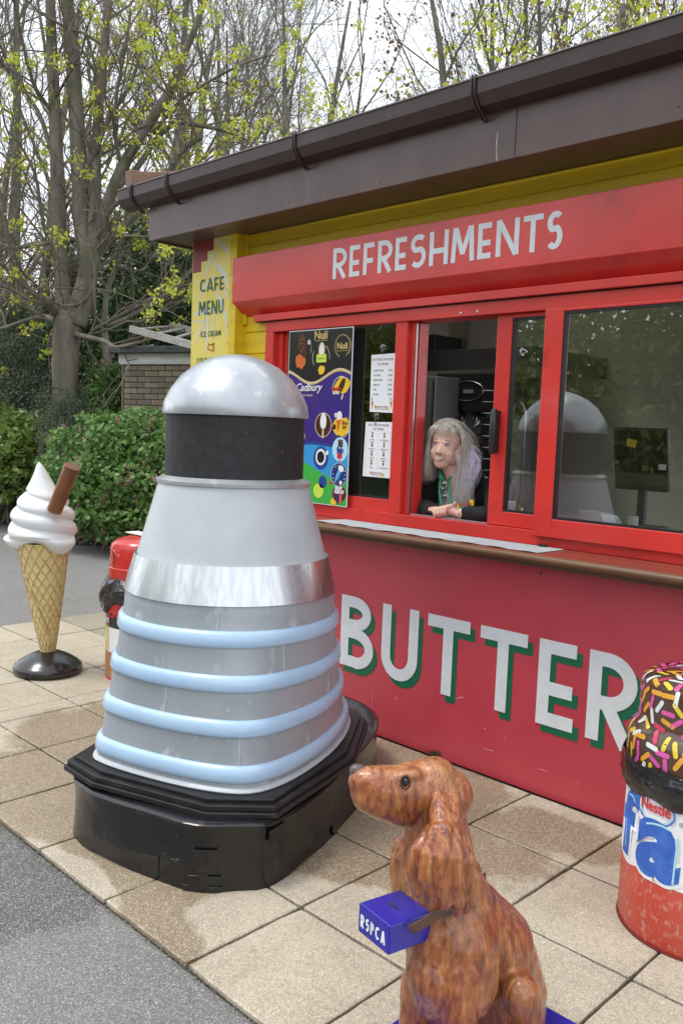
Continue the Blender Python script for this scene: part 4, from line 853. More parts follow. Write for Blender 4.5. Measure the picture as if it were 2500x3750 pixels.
def tape(px, py, wd, ht, tilt=0):
    a = at(px, py, Z=.02)      # nearest wall point along the ray, pushed onto the skin
    best = None
    for i in range(NB):
        for z in np.linspace(.03, .235, 24):
            q = np.array(uv(bl[i][0]*.99, bl[i][1]*.99, z)); v = q-np.array([0, 0, CAMH]); X = CR.dot(v)/CF.dot(v)*FPX+1250; Yp = 1875-CU.dot(v)/CF.dot(v)*FPX
            dd = (X-px)**2+(Yp-py)**2+ (0 if CF.dot(v) < 3.3 else 1e6)
            if best is None or dd < best[0]: best = (dd, i, z)
    _, i, z = best; p = np.array(uv(*bl[i], z)); t = np.array(uv(*bl[(i+1) % NB], z))-p; t /= np.linalg.norm(t); nrm = np.cross(t, (0, 0, 1.)); c = np.array(uv(0, 0, z))
    if nrm.dot(p-c) < 0: nrm = -nrm
    g = G(); ax = t*math.cos(tilt)+np.array([0, 0, 1])*math.sin(tilt); az = np.cross(nrm, ax)
    g.obox(p+nrm*.002, ax, nrm, az, wd, .004, ht); part('tape_strip', g, TAPE, rb, bev=.001)
for a in ((565,3165,.075,.07,.05),(740,3150,.085,.075,0),(700,3210,.035,.02,.05),(780,3215,.045,.02,-.05),(720,3255,.07,.022,-.06),(800,3262,.05,.022,-.1),(1010,3045,.08,.05,.1),(1250,3060,.03,.06,.6)): tape(*a)
# stepped boards
def ring_board(loop, z0, z1, name, m, inset=None, bev=.003):
    g = G(); g.prism(None, [uv(a, b, z0) for a, b in loop], [uv(a, b, z1) for a, b in loop]); return part(name, g, m, rb, bev=bev)
SB = [(-.40,-.37),(-.46,-.20),(-.475,.22),(-.385,.405),(.10,.43),(.50,.33),(.66,.14),(.66,-.14),(.50,-.33),(.10,-.43)]
out = lambda L, d: [tuple(np.array(p)*(1+d/np.linalg.norm(p))) for p in L]
ring_board(out(SB, .085), .2475, .266, 'base_board', WOODB); ring_board(out(SB, .072), .2665, .286, 'base_board', WOODB); ring_board(out(SB, .045), .2865, .300, 'base_board', WOODB)
# plain tapering round body in four courses of sheet metal with pale blue hoops between them
NR = 96; sb = smoothloop(SB, NR, 3); a_off = math.atan2(sb[0][1], sb[0][0])
def body_ring(z, d=0):
    t = (z-.301)/(1.335-.301); k = min(1, t/.60); R1_ = .405-.115*max(0, (t-.60)/.40)
    o = []
    for q in sb:
        a = math.atan2(q[1], q[0]); top = np.array([math.cos(a)*R1_, math.sin(a)*R1_]); p = q*(1-k)+top*k; o.append(p*(1+d/np.linalg.norm(p)))
    return [uv(p[0], p[1], z) for p in o]
def body_part(name, rows, m, par=None, auto=40):
    g = G(); vs = []
    for z, d in rows: vs += body_ring(z, d)
    g.add(vs, [(i*NR+j, i*NR+(j+1) % NR, (i+1)*NR+(j+1) % NR, (i+1)*NR+j) for i in range(len(rows)-1) for j in range(NR)]); return part(name, g, m, par or rb, smooth=True, auto=auto)
hz = [.36, .51, .66, .81]
body_part('foot_bead', [(.301, .012), (.306, .016), (.314, .012), (.318, 0)], SILW)
cuts = [.301]+hz+[.93]
for z0, z1 in zip(cuts, cuts[1:]):
    cs = body_part('body_course', [(z0, -.002), (z0+.001, .001)]+[(z0+.001+(z1-z0-.002)*q, .001+.0015*math.sin(q*9+z0*40)) for q in (.2,.4,.6,.8)]+[(z1-.001, .001), (z1, -.002)], SILG)
    seam = body_ring(z0+.02), body_ring(z1-.02)
    for k in (6, 30, 54, 78):
        k = (k+int(z0*100)) % NR; g = G(); a, b = np.array(body_ring(z0+.002, .001)[k]), np.array(body_ring(z1-.002, .001)[k]); g.tube([a+(b-a)*t+np.array([random.uniform(-.0012,.0012) for _ in range(3)]) for t in np.linspace(0, 1, 12)], [.002+.0012*random.random() for _ in range(12)], 6); part('seam_bead', g, SILW, cs, smooth=True)
    for k in range(0, NR, 8):
        p = np.array(body_ring(z1-.018, .001)[k]); g = G(); g.ball(p, .0042, 8, 5); part('rivet', g, SILV, cs, smooth=True)
for z in hz: body_part('blue_hoop', [(z-.030, 0), (z-.026, .010), (z-.016, .016), (z+.016, .016), (z+.026, .010), (z+.030, 0)], PBLUE, auto=60)
# upper body: one metal band, then a smooth shoulder up to the dark glazed drum
body_part('shoulder', [(.93, .0)]+[(.93+.405*q, .0) for q in np.linspace(.05, 1, 12)], SILW)
body_part('metal_band', [(.925, .0), (.925, .010), (1.06, .010), (1.06, .0)], ALU, auto=35)
C3 = (CX, CY, 0)
g = G(); g.lathe(C3, [(.26,1.333),(.298,1.333),(.300,1.345),(.27,1.36)], 64); part('collar', g, SILV, rb, smooth=True, auto=35)
g = G(); g.lathe(C3, [(.268,1.355),(.268,1.60)], 64); part('dark_drum', g, MESHB, rb, smooth=True)
pr = [(.250,1.590),(.280,1.592),(.2825,1.600),(.276,1.64),(.252,1.69),(.214,1.74),(.162,1.782),(.10,1.812),(.045,1.826),(0,1.829)]
g = G(); g.lathe(C3, pr, 64); part('dome', g, SILV, rb, smooth=True, auto=50)
# ================================================================== ICE CREAM CONE STATUE
co = root('ice_cream_cone_statue', 'giant fibreglass whipped ice cream cone statue with chocolate flake on a black base', 'statue', (-4.87, 2.46, .02))
cx, cy = -4.87, 2.46
WAFF = mat('wafer_cream', (.70,.60,.28), (.64,.52,.20), rough=.4, scale=7)
WAFL = mat('wafer_lattice', (.42,.22,.09), (.62,.46,.24), rough=.4, scale=26, lo=.35, hi=.65)
CREAMW = mat('white_gloss', (.74,.76,.78), (.70,.72,.74), rough=.32, scale=4, coat=.2)
CHOC = mat('flake_brown', (.22,.085,.035), (.15,.055,.022), rough=.35, scale=14, st=(1,1,.12), bump=.8, bs=46, bdist=.004, c3=(.45,.25,.15), s3=50, lo3=.74, hi3=.77)
BASEB = mat('chipped_black_base', (.010,.008,.008), (.016,.013,.013), rough=.25, scale=8, coat=.3, c3=(.7,.68,.64), s3=55, lo3=.735, hi3=.75, bump=.2, bs=20)
g = G(); g.lathe((cx,cy,.02), [(0,0),(.190,0),(.202,.012),(.204,.035),(.196,.052),(.186,.058),(.175,.072),(.12,.105),(.075,.125),(.04,.135),(0,.136)], 40); part('base', g, BASEB, co, smooth=True, auto=50)
r0c, z0c, r1c, z1c = .040, .15, .152, .82; lean = (-.014, -.011)
def cpt(a, t, dr=0): r = r0c+(r1c-r0c)*t**.92+dr; z = z0c+(z1c-z0c)*t; return (cx+lean[0]*t*2+r*math.cos(a), cy+lean[1]*t*2+r*math.sin(a), z)
g = G(); n = 40; m_ = 20; g.add([cpt(2*math.pi*j/n, i/m_) for i in range(m_+1) for j in range(n)], [(i*n+j, i*n+(j+1) % n, (i+1)*n+(j+1) % n, (i+1)*n+j) for i in range(m_) for j in range(n)]); part('wafer_cone', g, WAFF, co, smooth=True)
for s, cnt in ((1, 15), (-1, 15)):
    for k in range(cnt):
        a0 = 2*math.pi*k/cnt
        g = G(); g.tube([cpt(a0+s*2.6*(1-t)**1.15*1.35, t, .0008) for t in np.linspace(0, 1, 26)], [.0026+.0014*t for t in np.linspace(0, 1, 26)], 6); part('wafer_ridge', g, WAFL, co, smooth=True)
g = G(); g.tube([cpt(-.9-1.6*t+.9, t*.72+.0, .004) for t in np.linspace(0, 1, 20)], .0065, 6); part('wafer_seam', g, WAFL, co, smooth=True)
g = G(); g.lathe((cx,cy,.148), [(.046,0),(.048,.006),(.046,.014)], 24); part('cone_foot', g, WAFL, co, smooth=True)
# swirl: lathe-like surface with spiral folds
g = G(); n = 72; m_ = 90; vs = []
def swirl_r(t): # outer radius against height fraction 0..1
    return np.interp(t, [0,.03,.08,.15,.22,.35,.45,.55,.62,.68,.78,.88,.96,1], [.155,.185,.212,.205,.196,.190,.172,.145,.118,.092,.062,.038,.018,.002])
for i in range(m_+1):
    t = i/m_
    for j in range(n):
        a = 2*math.pi*j/n; ph = (t*5.6+a/(2*math.pi)*2.0) % 1; f = abs(math.sin(math.pi*ph))**.55; fold = (-.030*(1-f)) if t < .66 else -.010*(1-abs(math.sin(1.5*a+t*7)))
        if t < .12: fold += .016*math.sin(3*a+1.2)+.008*math.sin(5*a)
        r = max(.001, swirl_r(t)+fold*min(1, swirl_r(t)/.09)); dz = (-.035*math.sin(3*a+.6)-.02*math.sin(2*a+2)) * max(0, 1-t/.16)-.035*(a/(2*math.pi) if 0 else 0)
        z = .80+.50*t+dz; tip = max(0, t-.6)*.10
        vs.append((cx-.03+r*math.cos(a)-tip*.5, cy-.022+r*math.sin(a)-tip*.45, z))
g.add(vs, [(i*n+j, i*n+(j+1) % n, (i+1)*n+(j+1) % n, (i+1)*n+j) for i in range(m_) for j in range(n)]+[tuple(range(n))[::-1]])
o = part('cream_swirl', g, CREAMW, co, smooth=True); mm = o.modifiers.new('s', 'SMOOTH'); mm.iterations = 2
f0, f1 = at(213, 1838, d=5.03), at(266, 1708, d=4.96)
g = G(); ax = (f1-f0)/np.linalg.norm(f1-f0); g.tube([f0-ax*.06, f0, (f0+f1)/2, f1, f1+ax*.002], [.043,.044,.045,.0465,.040], 28); part('chocolate_flake', g, CHOC, co, smooth=True, auto=35)
# ================================================================== RED LITTER BIN behind the sculpture
BAG = mat('black_bin_bag', (.012,.012,.013), bump=1, bs=22, bdist=.02, rough=.16, c2=(.02,.02,.021), scale=9, coat=.4)
REDP = mat('red_bin_plastic', (.58,.03,.022), (.50,.025,.02), rough=.28, scale=4, coat=.4, c3=(.65,.25,.22), s3=18, lo3=.68, hi3=.78)
def wrinkle(cx, cy, z0, z1, r0, r1, seed, n=96, m=14, amp=.03, parent=None, drape=.02, bulge=.022):
    rr = np.random.default_rng(seed); ph = rr.uniform(0, 6.28, 24); g = G(); vs = []
    for i in range(m+1):
        t = i/m
        for j in range(n):
            a = 2*math.pi*j/n; s = sum(math.sin((3+k*1.7)*a+ph[k]+t*(2+k % 3)*2.2)/(1.4+k*.4) for k in range(9)); s2 = abs(math.sin(11*a+ph[10]+3*t)+math.sin(17*a+ph[11]-4*t))*.5
            q = max(0, math.sin(math.pi*min(1, t*1.02)))**.5
            r = r0+(r1-r0)*t+q*(bulge+amp*(.35*s/3+.5*s2)+rr.normal(0, .0034)); vs.append((cx+r*math.cos(a), cy+r*math.sin(a), z0+(z1-z0)*t+(drape*math.sin(2*a+ph[2])+drape*.6*math.sin(5*a+ph[3]))*(1-t)+.008*math.sin(9*a+ph[5]+5*t)))
    g.add(vs, [(i*n+j, i*n+(j+1) % n, (i+1)*n+(j+1) % n, (i+1)*n+j) for i in range(m) for j in range(n)])
    return part('bin_bag', g, BAG, parent, smooth=True, fix=True, auto=22)
bx_, by_ = -4.485, 2.885; BR = .225
bn = root('litter_bin', 'red hooded litter bin with black bag, behind the silver sculpture', 'bin', (bx_, by_, .02))
def cyl_patch(c, r, a0, a1, z0, z1, m, parent, name, n=24, dr=0):
    g = G(); g.add([(c[0]+(r+dr)*math.cos(a0+(a1-a0)*i/n), c[1]+(r+dr)*math.sin(a0+(a1-a0)*i/n), z) for z in (z0, z1) for i in range(n+1)], [(i, i+1, n+2+i, n+1+i) for i in range(n)]); return part(name, g, m, parent, smooth=True, fix=False)
g = G(); g.lathe((bx_,by_,.02), [(0,0),(BR,0),(BR,.50),(0,.5)], 44); part('drum', g, PAPER, bn, smooth=True, auto=40)
a_l = math.pi*.86; a_r = a_l+3.6   # printed wrap, seen from the left and front
cyl_patch((bx_,by_), BR, 0, 6.2832, .02, .036, P['poster_red'], bn, 'base_band', dr=.0015, n=44)
cyl_patch((bx_,by_), BR, 0, 6.2832, .036, .19, mat('printed_wafer', (.42,.19,.07), (.50,.27,.12), rough=.4, scale=12, st=(3,3,.6), c3=(.20,.07,.02), s3=60, lo3=.6, hi3=.65), bn, 'printed_band', dr=.001, n=44)
cyl_patch((bx_,by_), BR, 3.3, 4.6, .19, .34, mat('printed_ice_cream', (.74,.66,.35), (.62,.48,.15), rough=.4, scale=16), bn, 'printed_band', dr=.001, n=30)
cyl_patch((bx_,by_), BR, 0, 6.2832, .34, .425, P['poster_black'], bn, 'printed_band', dr=.001, n=44)
cyl_patch((bx_,by_), BR, 0, 6.2832, .425, .50, P['poster_red'], bn, 'printed_band', dr=.0012, n=44)
g = G()
for k in range(20):
    a0 = k*6.283/20; g.add([(bx_+(BR+.002)*math.cos(a0+.157*math.cos(q)), by_+(BR+.002)*math.sin(a0+.157*math.cos(q)), .427-.028*math.sin(q)) for q in np.linspace(0, math.pi, 9)], [tuple(range(9))])
part('scalloped_edge', g, P['poster_red'], bn, fix=False)
def wrap_text(s, size, c, r, ang, z, m, parent, off=0, sx=1, shear=0, dr=.002, name='lettering', step=.012):
    """flat lettering cut into strips and laid round a drum; ang is the angle of the text centre, text reads left to right seen from outside"""
    cu = bpy.data.curves.new('t', 'FONT'); cu.body = s; cu.size = size; cu.align_x = 'CENTER'; cu.offset = off; cu.shear = shear; cu.resolution_u = 4
    o = bpy.data.objects.new('t', cu); COL.objects.link(o); dg = bpy.context.evaluated_depsgraph_get(); dg.update(); me = bpy.data.meshes.new_from_object(o.evaluated_get(dg)); bpy.data.objects.remove(o)
    bm = bmesh.new(); bm.from_mesh(me); xs_ = [v.co.x for v in bm.verts]; x = min(xs_)
    while x < max(xs_):
        x += step; bmesh.ops.bisect_plane(bm, geom=bm.verts[:]+bm.edges[:]+bm.faces[:], plane_co=(x, 0, 0), plane_no=(1, 0, 0))
    org = ORG[parent.name]
    for v in bm.verts:
        a = ang+v.co.x*sx/r; v.co = Vector((c[0]+(r+dr)*math.cos(a)-org[0], c[1]+(r+dr)*math.sin(a)-org[1], z+v.co.y-org[2]))
    bm.to_mesh(me); bm.free(); me.materials.clear(); me.materials.append(m); o = bpy.data.objects.new(name, me); finish(o, parent); return o
wrap_text('Bin d Here', .062, (bx_,by_), BR, 4.12, .365, P['poster_white'], bn, off=.001, sx=.8)
wrap_text('CORNWALL', .026, (bx_,by_), BR, 4.25, .462, P['poster_white'], bn, sx=.8)
wrinkle(bx_, by_, .45, .63, BR+.004, BR-.01, 5, n=60, m=9, parent=bn, amp=.028, drape=.03, bulge=.03)
# hooded top with slots
g = G(); prof_ = [(.205,.645),(.212,.65),(.214,.70),(.212,.72),(.206,.725),(.203,.84),(.195,.862),(.165,.885),(.09,.905),(0,.912)]
n = 64; P0 = [(bx_+r*math.cos(2*math.pi*j/n), by_+r*math.sin(2*math.pi*j/n), z-.03) for r, z in prof_ for j in range(n)]
g.add(P0, [(i*n+j, i*n+(j+1) % n, (i+1)*n+(j+1) % n, (i+1)*n+j) for i in range(len(prof_)-1) for j in range(n)]); part('hood', g, REDP, bn, smooth=True, auto=40)
def slot_ring(c, r, ang, half, z0, z1, m, parent, name, dr):
    g = G(); outl = []
    rad = (z1-z0)/2; w2 = half*r-rad
    for sx, a0 in ((1, -90), (-1, 90)):
        for q in range(13): an = math.radians(a0+q*15); outl.append((sx*w2+rad*math.cos(an), rad*math.sin(an)))
    return outl
def slot(c, r, ang, half, z0, z1, parent):
    outl = slot_ring(c, r, ang, half, z0, z1, None, None, None, 0); zc = (z0+z1)/2; K = len(outl)
    pt = lambda p, s, dr: (c[0]+(r+dr)*math.cos(ang+p[0]*s/r), c[1]+(r+dr)*math.sin(ang+p[0]*s/r), zc+p[1]*s)
    g = G(); g.add([pt(p, 1, .0022) for p in outl], [tuple(range(K))]); part('slot_opening', g, BLACKR, parent, fix=False)
    g = G(); g.add([pt(p, s, d) for s, d in ((1.0,.002),(1.03,.007),(1.10,.005),(1.14,-.002)) for p in outl], [(i*K+j, i*K+(j+1) % K, (i+1)*K+(j+1) % K, (i+1)*K+j) for i in range(3) for j in range(K)]); part('slot_lip', g, REDP, parent, smooth=True)
for ang in (4.30, 4.30+math.pi/2*1.3, 4.30-2.0): slot((bx_,by_), .2055, ang, .42, .728, .800, bn)
g = G(); g.box(bx_-.13, bx_+.10, by_-.06, by_+.03, .884, .889); part('paper_label', g, PAPER, bn)
# ================================================================== BIN WITH THE FAB WRAP, right foreground
fx, fy, FR = -1.005, 2.722, .245
fb = root('printed_bin', 'red and white printed bin with black bag under a brown sprinkle patterned hood', 'bin', (fx, fy, .02))
REDW = mat('worn_red_print', (.60,.06,.035), (.64,.10,.07), rough=.4, scale=5, c3=(.62,.30,.26), s3=75, lo3=.54, hi3=.72, st=(1,1,.6), coat=.1)
BLUEP = mat('worn_blue_print', (.035,.12,.52), (.06,.17,.58), rough=.4, scale=20)
g = G(); g.lathe((fx,fy,.02), [(0,0),(FR-.004,0),(FR,.006),(FR,.26)], 64); part('lower_drum', g, REDW, fb, smooth=True, auto=50)
g = G(); g.lathe((fx,fy,.02), [(FR,.2605),(FR-.003,.545),(0,.545)], 64); part('upper_drum', g, PAPER, fb, smooth=True, auto=50)
g = G(); g.lathe((fx,fy,.02), [(FR+.002,-.001),(FR+.004,.003),(FR+.002,.010)], 64); part('foot_rim', g, mat('dark_red_rim', (.18,.02,.015), rough=.5), fb, smooth=True)
ang0 = math.atan2(-fy, -fx)          # towards the camera
# wavy white edge over the red
g = G(); n = 90; vs = []
for j in range(n+1):
    a = ang0-2.2+4.4*j/n; s = (a-ang0)*FR; z = .240+.012*math.sin(s*30)
    vs += [(fx+(FR+.0012)*math.cos(a), fy+(FR+.0012)*math.sin(a), max(.10, z)), (fx+(FR+.0012)*math.cos(a), fy+(FR+.0012)*math.sin(a), .30)]
g.add(vs, [(2*j, 2*j+2, 2*j+3, 2*j+1) for j in range(n)]); part('printed_white_edge', g, PAPER, fb, smooth=True, fix=False)
for dr, mm_, off in ((.0022, PAPER, .030), (.0032, BLUEP, .0165)):
    wrap_text('f', .285, (fx,fy), FR, ang0-1.13, .262, mm_, fb, off=off*.75, sx=.95, dr=dr, shear=.05)
    wrap_text('a', .335, (fx,fy), FR, ang0-.565, .252, mm_, fb, off=off*.85, sx=1.0, dr=dr, shear=.05)
    wrap_text('b', .30, (fx,fy), FR, ang0+.22, .215, mm_, fb, off=off*.85, sx=1.0, dr=dr, shear=.05)
def wrap_line(pts, wd, m, dr, name):
    g = G(); ribbon(g, pts, wd, lambda a, b, k: (fx+(FR+dr+.0003*k)*math.cos(ang0+a/FR), fy+(FR+dr+.0003*k)*math.sin(ang0+a/FR), b)); part(name, g, m, fb, fix=False)
PBP = P['poster_pale_blue']
for pts in ([(-.283,.36),(-.279,.32),(-.274,.275)], [(-.27,.447),(-.245,.449),(-.232,.435)], [(-.07,.39),(-.072,.32),(-.075,.245)], [(-.175,.395),(-.15,.405),(-.12,.41),(-.09,.405)]): wrap_line(pts, .006, PBP, .0042, 'printed_highlight')
wrap_line(arc(-.150,.446,.066,.042,0,360,36), .005, BLUEP, .0024, 'printed_oval'); wrap_line(arc(-.150,.446,.058,.035,190,350,20), .004, P['poster_pale_blue'], .0024, 'printed_oval')
wrap_text('Nestlé', .048, (fx,fy), FR, ang0-.150/FR, .440, P['poster_red'], fb, off=.0012, sx=.85, dr=.003)
wrap_text('®', .02, (fx,fy), FR, ang0-.062/FR, .425, INK, fb, dr=.003)
wrinkle(fx, fy, .470, .575, FR+.004, FR+.016, 11, n=70, m=6, parent=fb, amp=.010, drape=.012, bulge=.006)
HOODC = mat('brown_hood_print', (.085,.045,.028), (.07,.036,.022), rough=.22, coat=.6, scale=4)
hp = [(.262,.60),(.262,.655),(.255,.68),(.245,.69),(.243,.715),(.240,.78),(.232,.802),(.21,.822),(.13,.84),(0,.848)]
hp = [(.250,.53),(.250,.62),(.243,.655),(.232,.67),(.222,.68),(.220,.70),(.219,.790),(.213,.812),(.195,.824),(.10,.833),(0,.837)]
g = G(); g.lathe((fx,fy,0), hp, 64); hood = part('hood', g, HOODC, fb, smooth=True, auto=40)
SPR = [mat('sprinkle_'+nm, c, rough=.3, coat=.4) for nm, c in (('yellow',(.72,.55,.05)),('orange',(.75,.36,.04)),('pink',(.68,.10,.36)),('red',(.62,.05,.12)),('white',(.72,.76,.74)))]
def hoodpt(a, s):   # arc-length along profile from bottom
    d = 0
    for (r0, z0), (r1, z1) in zip(hp, hp[1:]):
        L = math.hypot(r1-r0, z1-z0)
        if s <= d+L:
            t = (s-d)/L; r = r0+(r1-r0)*t; z = z0+(z1-z0)*t; nr, nz = (z1-z0)/L, -(r1-r0)/L
            if nr < 0: nr, nz = -nr, -nz
            return r+nr*.0014, z+nz*.0014
        d += L
    return 0, hp[-1][1]+.0014
total = sum(math.hypot(b[0]-a[0], b[1]-a[1]) for a, b in zip(hp, hp[1:]))
rs = random.Random(21); placed = []; gs_ = [G() for _ in SPR]
for _ in range(6000):
    s = rs.uniform(.012, total-.03); r, z = hoodpt(0, s); 
    if rs.random() > r/.26: continue
    a = rs.uniform(0, 6.283)
    if any(abs(s-s2) < .029 and abs(((a-a2+math.pi) % 6.283)-math.pi)*r < .029 for a2, s2 in placed): continue
    placed.append((a, s)); th = rs.uniform(0, math.pi); L = .025; wdh = .0074
    k = rs.randrange(5); outl = []
    for sx, a0_ in ((1, -90), (-1, 90)):
        for q in range(5): an = math.radians(a0_+q*45); outl.append((sx*(L-wdh)+wdh*math.cos(an), wdh*math.sin(an)))
    sub = []
    segs = 4
    # capsule as a strip of quads so it follows the curve of the hood
    xs2 = [-L, -L+wdh*.4, -L+wdh, -L/3, L/3, L-wdh, L-wdh*.4, L]; hh = [.3, .8, 1, 1, 1, 1, .8, .3]
    V2 = []
    for xx, h_ in zip(xs2, hh):
        for sg in (-1, 1):
            u_, v_ = xx*math.cos(th)-sg*wdh*h_*math.sin(th), xx*math.sin(th)+sg*wdh*h_*math.cos(th); rr_, zz_ = hoodpt(0, min(total, max(0, s+v_))); aa = a+u_/max(r, .03); V2.append((fx+rr_*math.cos(aa), fy+rr_*math.sin(aa), zz_))
    gs_[k].add(V2, [(2*i, 2*i+2, 2*i+3, 2*i+1) for i in range(7)])
for k, gg in enumerate(gs_): part('sprinkle_print', gg, SPR[k], hood, smooth=True, fix=False, kind='stuff')
# ================================================================== DOG COLLECTING FIGURE
dg_ = root('dog_collecting_statue', 'sitting painted red brown spaniel statue with long ears on a blue plinth', 'dog statue', (-1.13, 1.66, .02))
def dogmat():
    m = bpy.data.materials.new('painted_dog_coat'); m.use_nodes = True; t = m.node_tree; b = t.nodes['Principled BSDF']
    tc = N(t, 'ShaderNodeTexCoord'); mp = N(t, 'ShaderNodeMapping'); mp.inputs['Scale'].default_value = (1.7, 1.7, .36); mp.inputs['Rotation'].default_value = (.25, .35, 0)
    t.links.new(tc.outputs['Object'], mp.inputs[0])
    n0 = N(t, 'ShaderNodeTexNoise', i_Scale=5, i_Detail=2); t.links.new(tc.outputs['Object'], n0.inputs['Vector'])
    vm = N(t, 'ShaderNodeVectorMath', operation='MULTIPLY_ADD'); t.links.new(n0.outputs[1], vm.inputs[0]); vm.inputs[1].default_value = (.10, .10, .10); t.links.new(mp.outputs[0], vm.inputs[2])
    n1 = N(t, 'ShaderNodeTexNoise', i_Scale=34, i_Detail=8, i_Roughness=.62, i_Distortion=.12); t.links.new(vm.outputs[0], n1.inputs['Vector'])
    r = N(t, 'ShaderNodeValToRGB'); e = r.color_ramp.elements; e[0].position = .22; e[0].color = (.07,.022,.012,1); e[1].position = .80; e[1].color = (.62,.34,.16,1)
    for p_, c_ in ((.37, (.15,.042,.018,1)), (.47, (.29,.078,.026,1)), (.56, (.37,.125,.038,1)), (.68, (.47,.20,.07,1))): q = r.color_ramp.elements.new(p_); q.color = c_
    t.links.new(n1.outputs[0], r.inputs[0])
    n2 = N(t, 'ShaderNodeTexNoise', i_Scale=4.5, i_Detail=3); t.links.new(tc.outputs['Object'], n2.inputs['Vector'])
    mr = N(t, 'ShaderNodeMapRange'); mr.inputs[1].default_value = .46; mr.inputs[2].default_value = .66; t.links.new(n2.outputs[0], mr.inputs[0])
    x = N(t, 'ShaderNodeMix', data_type='RGBA', blend_type='MIX'); x.inputs[7].default_value = (.52,.27,.10,1); ml = N(t, 'ShaderNodeMath', operation='MULTIPLY'); ml.inputs[1].default_value = .6
    t.links.new(mr.outputs[0], ml.inputs[0]); t.links.new(ml.outputs[0], x.inputs[0]); t.links.new(r.outputs[0], x.inputs[6]); t.links.new(x.outputs[2], b.inputs['Base Color'])
    b.inputs['Roughness'].default_value = .3; b.inputs['Coat Weight'].default_value = .5; b.inputs['Coat Roughness'].default_value = .2
    n4 = N(t, 'ShaderNodeTexNoise', i_Scale=62, i_Detail=4, i_Roughness=.5); t.links.new(vm.outputs[0], n4.inputs['Vector'])
    bp = N(t, 'ShaderNodeBump', i_Strength=.8, i_Distance=.008); t.links.new(n4.outputs[0], bp.inputs['Height']); t.links.new(bp.outputs[0], b.inputs['Normal']); return m
DOG = dogmat()
DD = 2.08
def dp(x, y, dd=0): return at(x, y, d=DD+dd)
def rp(r, dd=0): return r*(DD+dd)/FPX
def seg(a, b):  # (px,py,dd,r)
    return (dp(a[0], a[1], a[2]), rp(a[3], a[2]), dp(b[0], b[1], b[2]), rp(b[3], b[2]))
def chain(*p): return [seg(p[i], p[i+1]) for i in range(len(p)-1)]
B = []
# muzzle and head (profile, nose to the left and slightly raised)
B += chain((1334,2864,-.03,62), (1370,2872,-.03,72), (1430,2888,-.02,84), (1500,2892,-.01,94))
B += chain((1340,2908,-.03,62), (1395,2932,-.03,68), (1470,2955,-.01,72))
B += chain((1500,2872,0,82), (1575,2888,.01,108), (1628,2915,.02,104))
B += [(dp(1585,2860,.01), (rp(92),)*3)]
B += [seg((1470,2846,-.050,24), (1520,2838,-.045,26))]         # brow
# neck
B += chain((1590,2960,.02,112), (1600,3060,.03,122), (1612,3180,.03,138), (1640,3290,.03,158))
# chest and body
B += chain((1640,3300,.02,160), (1650,3430,0,176), (1660,3560,-.01,172))
B += chain((1700,3330,.06,130), (1790,3460,.12,165), (1830,3620,.16,170), (1830,3760,.17,165))
B += [seg((1600,3560,-.04,120), (1600,3640,-.03,95))]
# near front leg and far front leg
B += chain((1690,3560,-.06,92), (1685,3700,-.08,70), (1680,3850,-.08,56), (1672,3925,-.08,54))
B += chain((1545,3600,.02,80), (1520,3740,.02,60), (1512,3850,.02,52), (1500,3890,.02,52))
B += [seg((1672,3935,-.08,50), (1620,3965,-.12,44)), seg((1500,3892,.02,46), (1455,3905,-.01,40))]
# haunch with knee and hind foot
B += chain((1850,3700,.10,130), (1905,3640,.02,78)); B += chain((1905,3635,.0,74), (1935,3760,.02,62), (1920,3860,.04,52))
B += [seg((1925,3860,.02,50), (1860,3900,-.05,46))]
body = organic('body', B, DOG, dg_, vox=.0048, smooth_it=9, fac=.7, disp=[('CLOUDS', .07, .008, .5)])
# near ear: long, wavy, hanging over the neck; built from overlapping locks
E_ = []
E_ += chain((1606,2925,-.050,34), (1616,2985,-.080,46), (1628,3060,-.115,52))
E_ += [seg((1655,2925,-.040,30), (1650,3000,-.085,36))]
for pts in (((1575,3040,-.105,24),(1530,3110,-.125,27),(1508,3190,-.12,28),(1530,3255,-.115,26),(1548,3300,-.105,20)), ((1600,3040,-.125,28),(1568,3130,-.145,31),(1560,3210,-.145,30),(1580,3280,-.13,27),(1585,3325,-.12,22)),
    ((1630,3040,-.13,30),(1618,3140,-.155,33),(1612,3230,-.15,32),(1630,3300,-.135,28),(1622,3340,-.125,22)), ((1660,3050,-.12,28),(1668,3140,-.145,32),(1662,3230,-.145,31),(1680,3300,-.13,26),(1668,3335,-.12,20)),
    ((1685,3080,-.105,25),(1712,3160,-.12,29),(1708,3240,-.12,28),(1722,3300,-.11,23),(1705,3330,-.10,18)), ((1695,3140,-.09,20),(1738,3210,-.095,22),(1740,3270,-.095,20),(1735,3310,-.09,16)),
    ((1600,3060,-.10,40),(1620,3180,-.11,70),(1630,3270,-.10,62))): E_ += chain(*pts)
organic('ear', E_, DOG, dg_, vox=.0034, smooth_it=2, fac=.5, disp=[('CLOUDS', .045, .007, .5)])
# far ear: wavy locks showing below the jaw, in front of the throat
E2 = []
for pts in (((1470,3090,.06,30),(1455,3180,.05,34),(1462,3260,.04,30),(1490,3300,.02,24)), ((1500,3080,.05,36),(1495,3190,.03,36),(1510,3280,.0,30),(1540,3310,-.02,22))): E2 += chain(*pts)
organic('ear', E2, DOG, dg_, vox=.004, smooth_it=3, fac=.5, disp=[('CLOUDS', .04, .008, .5)])
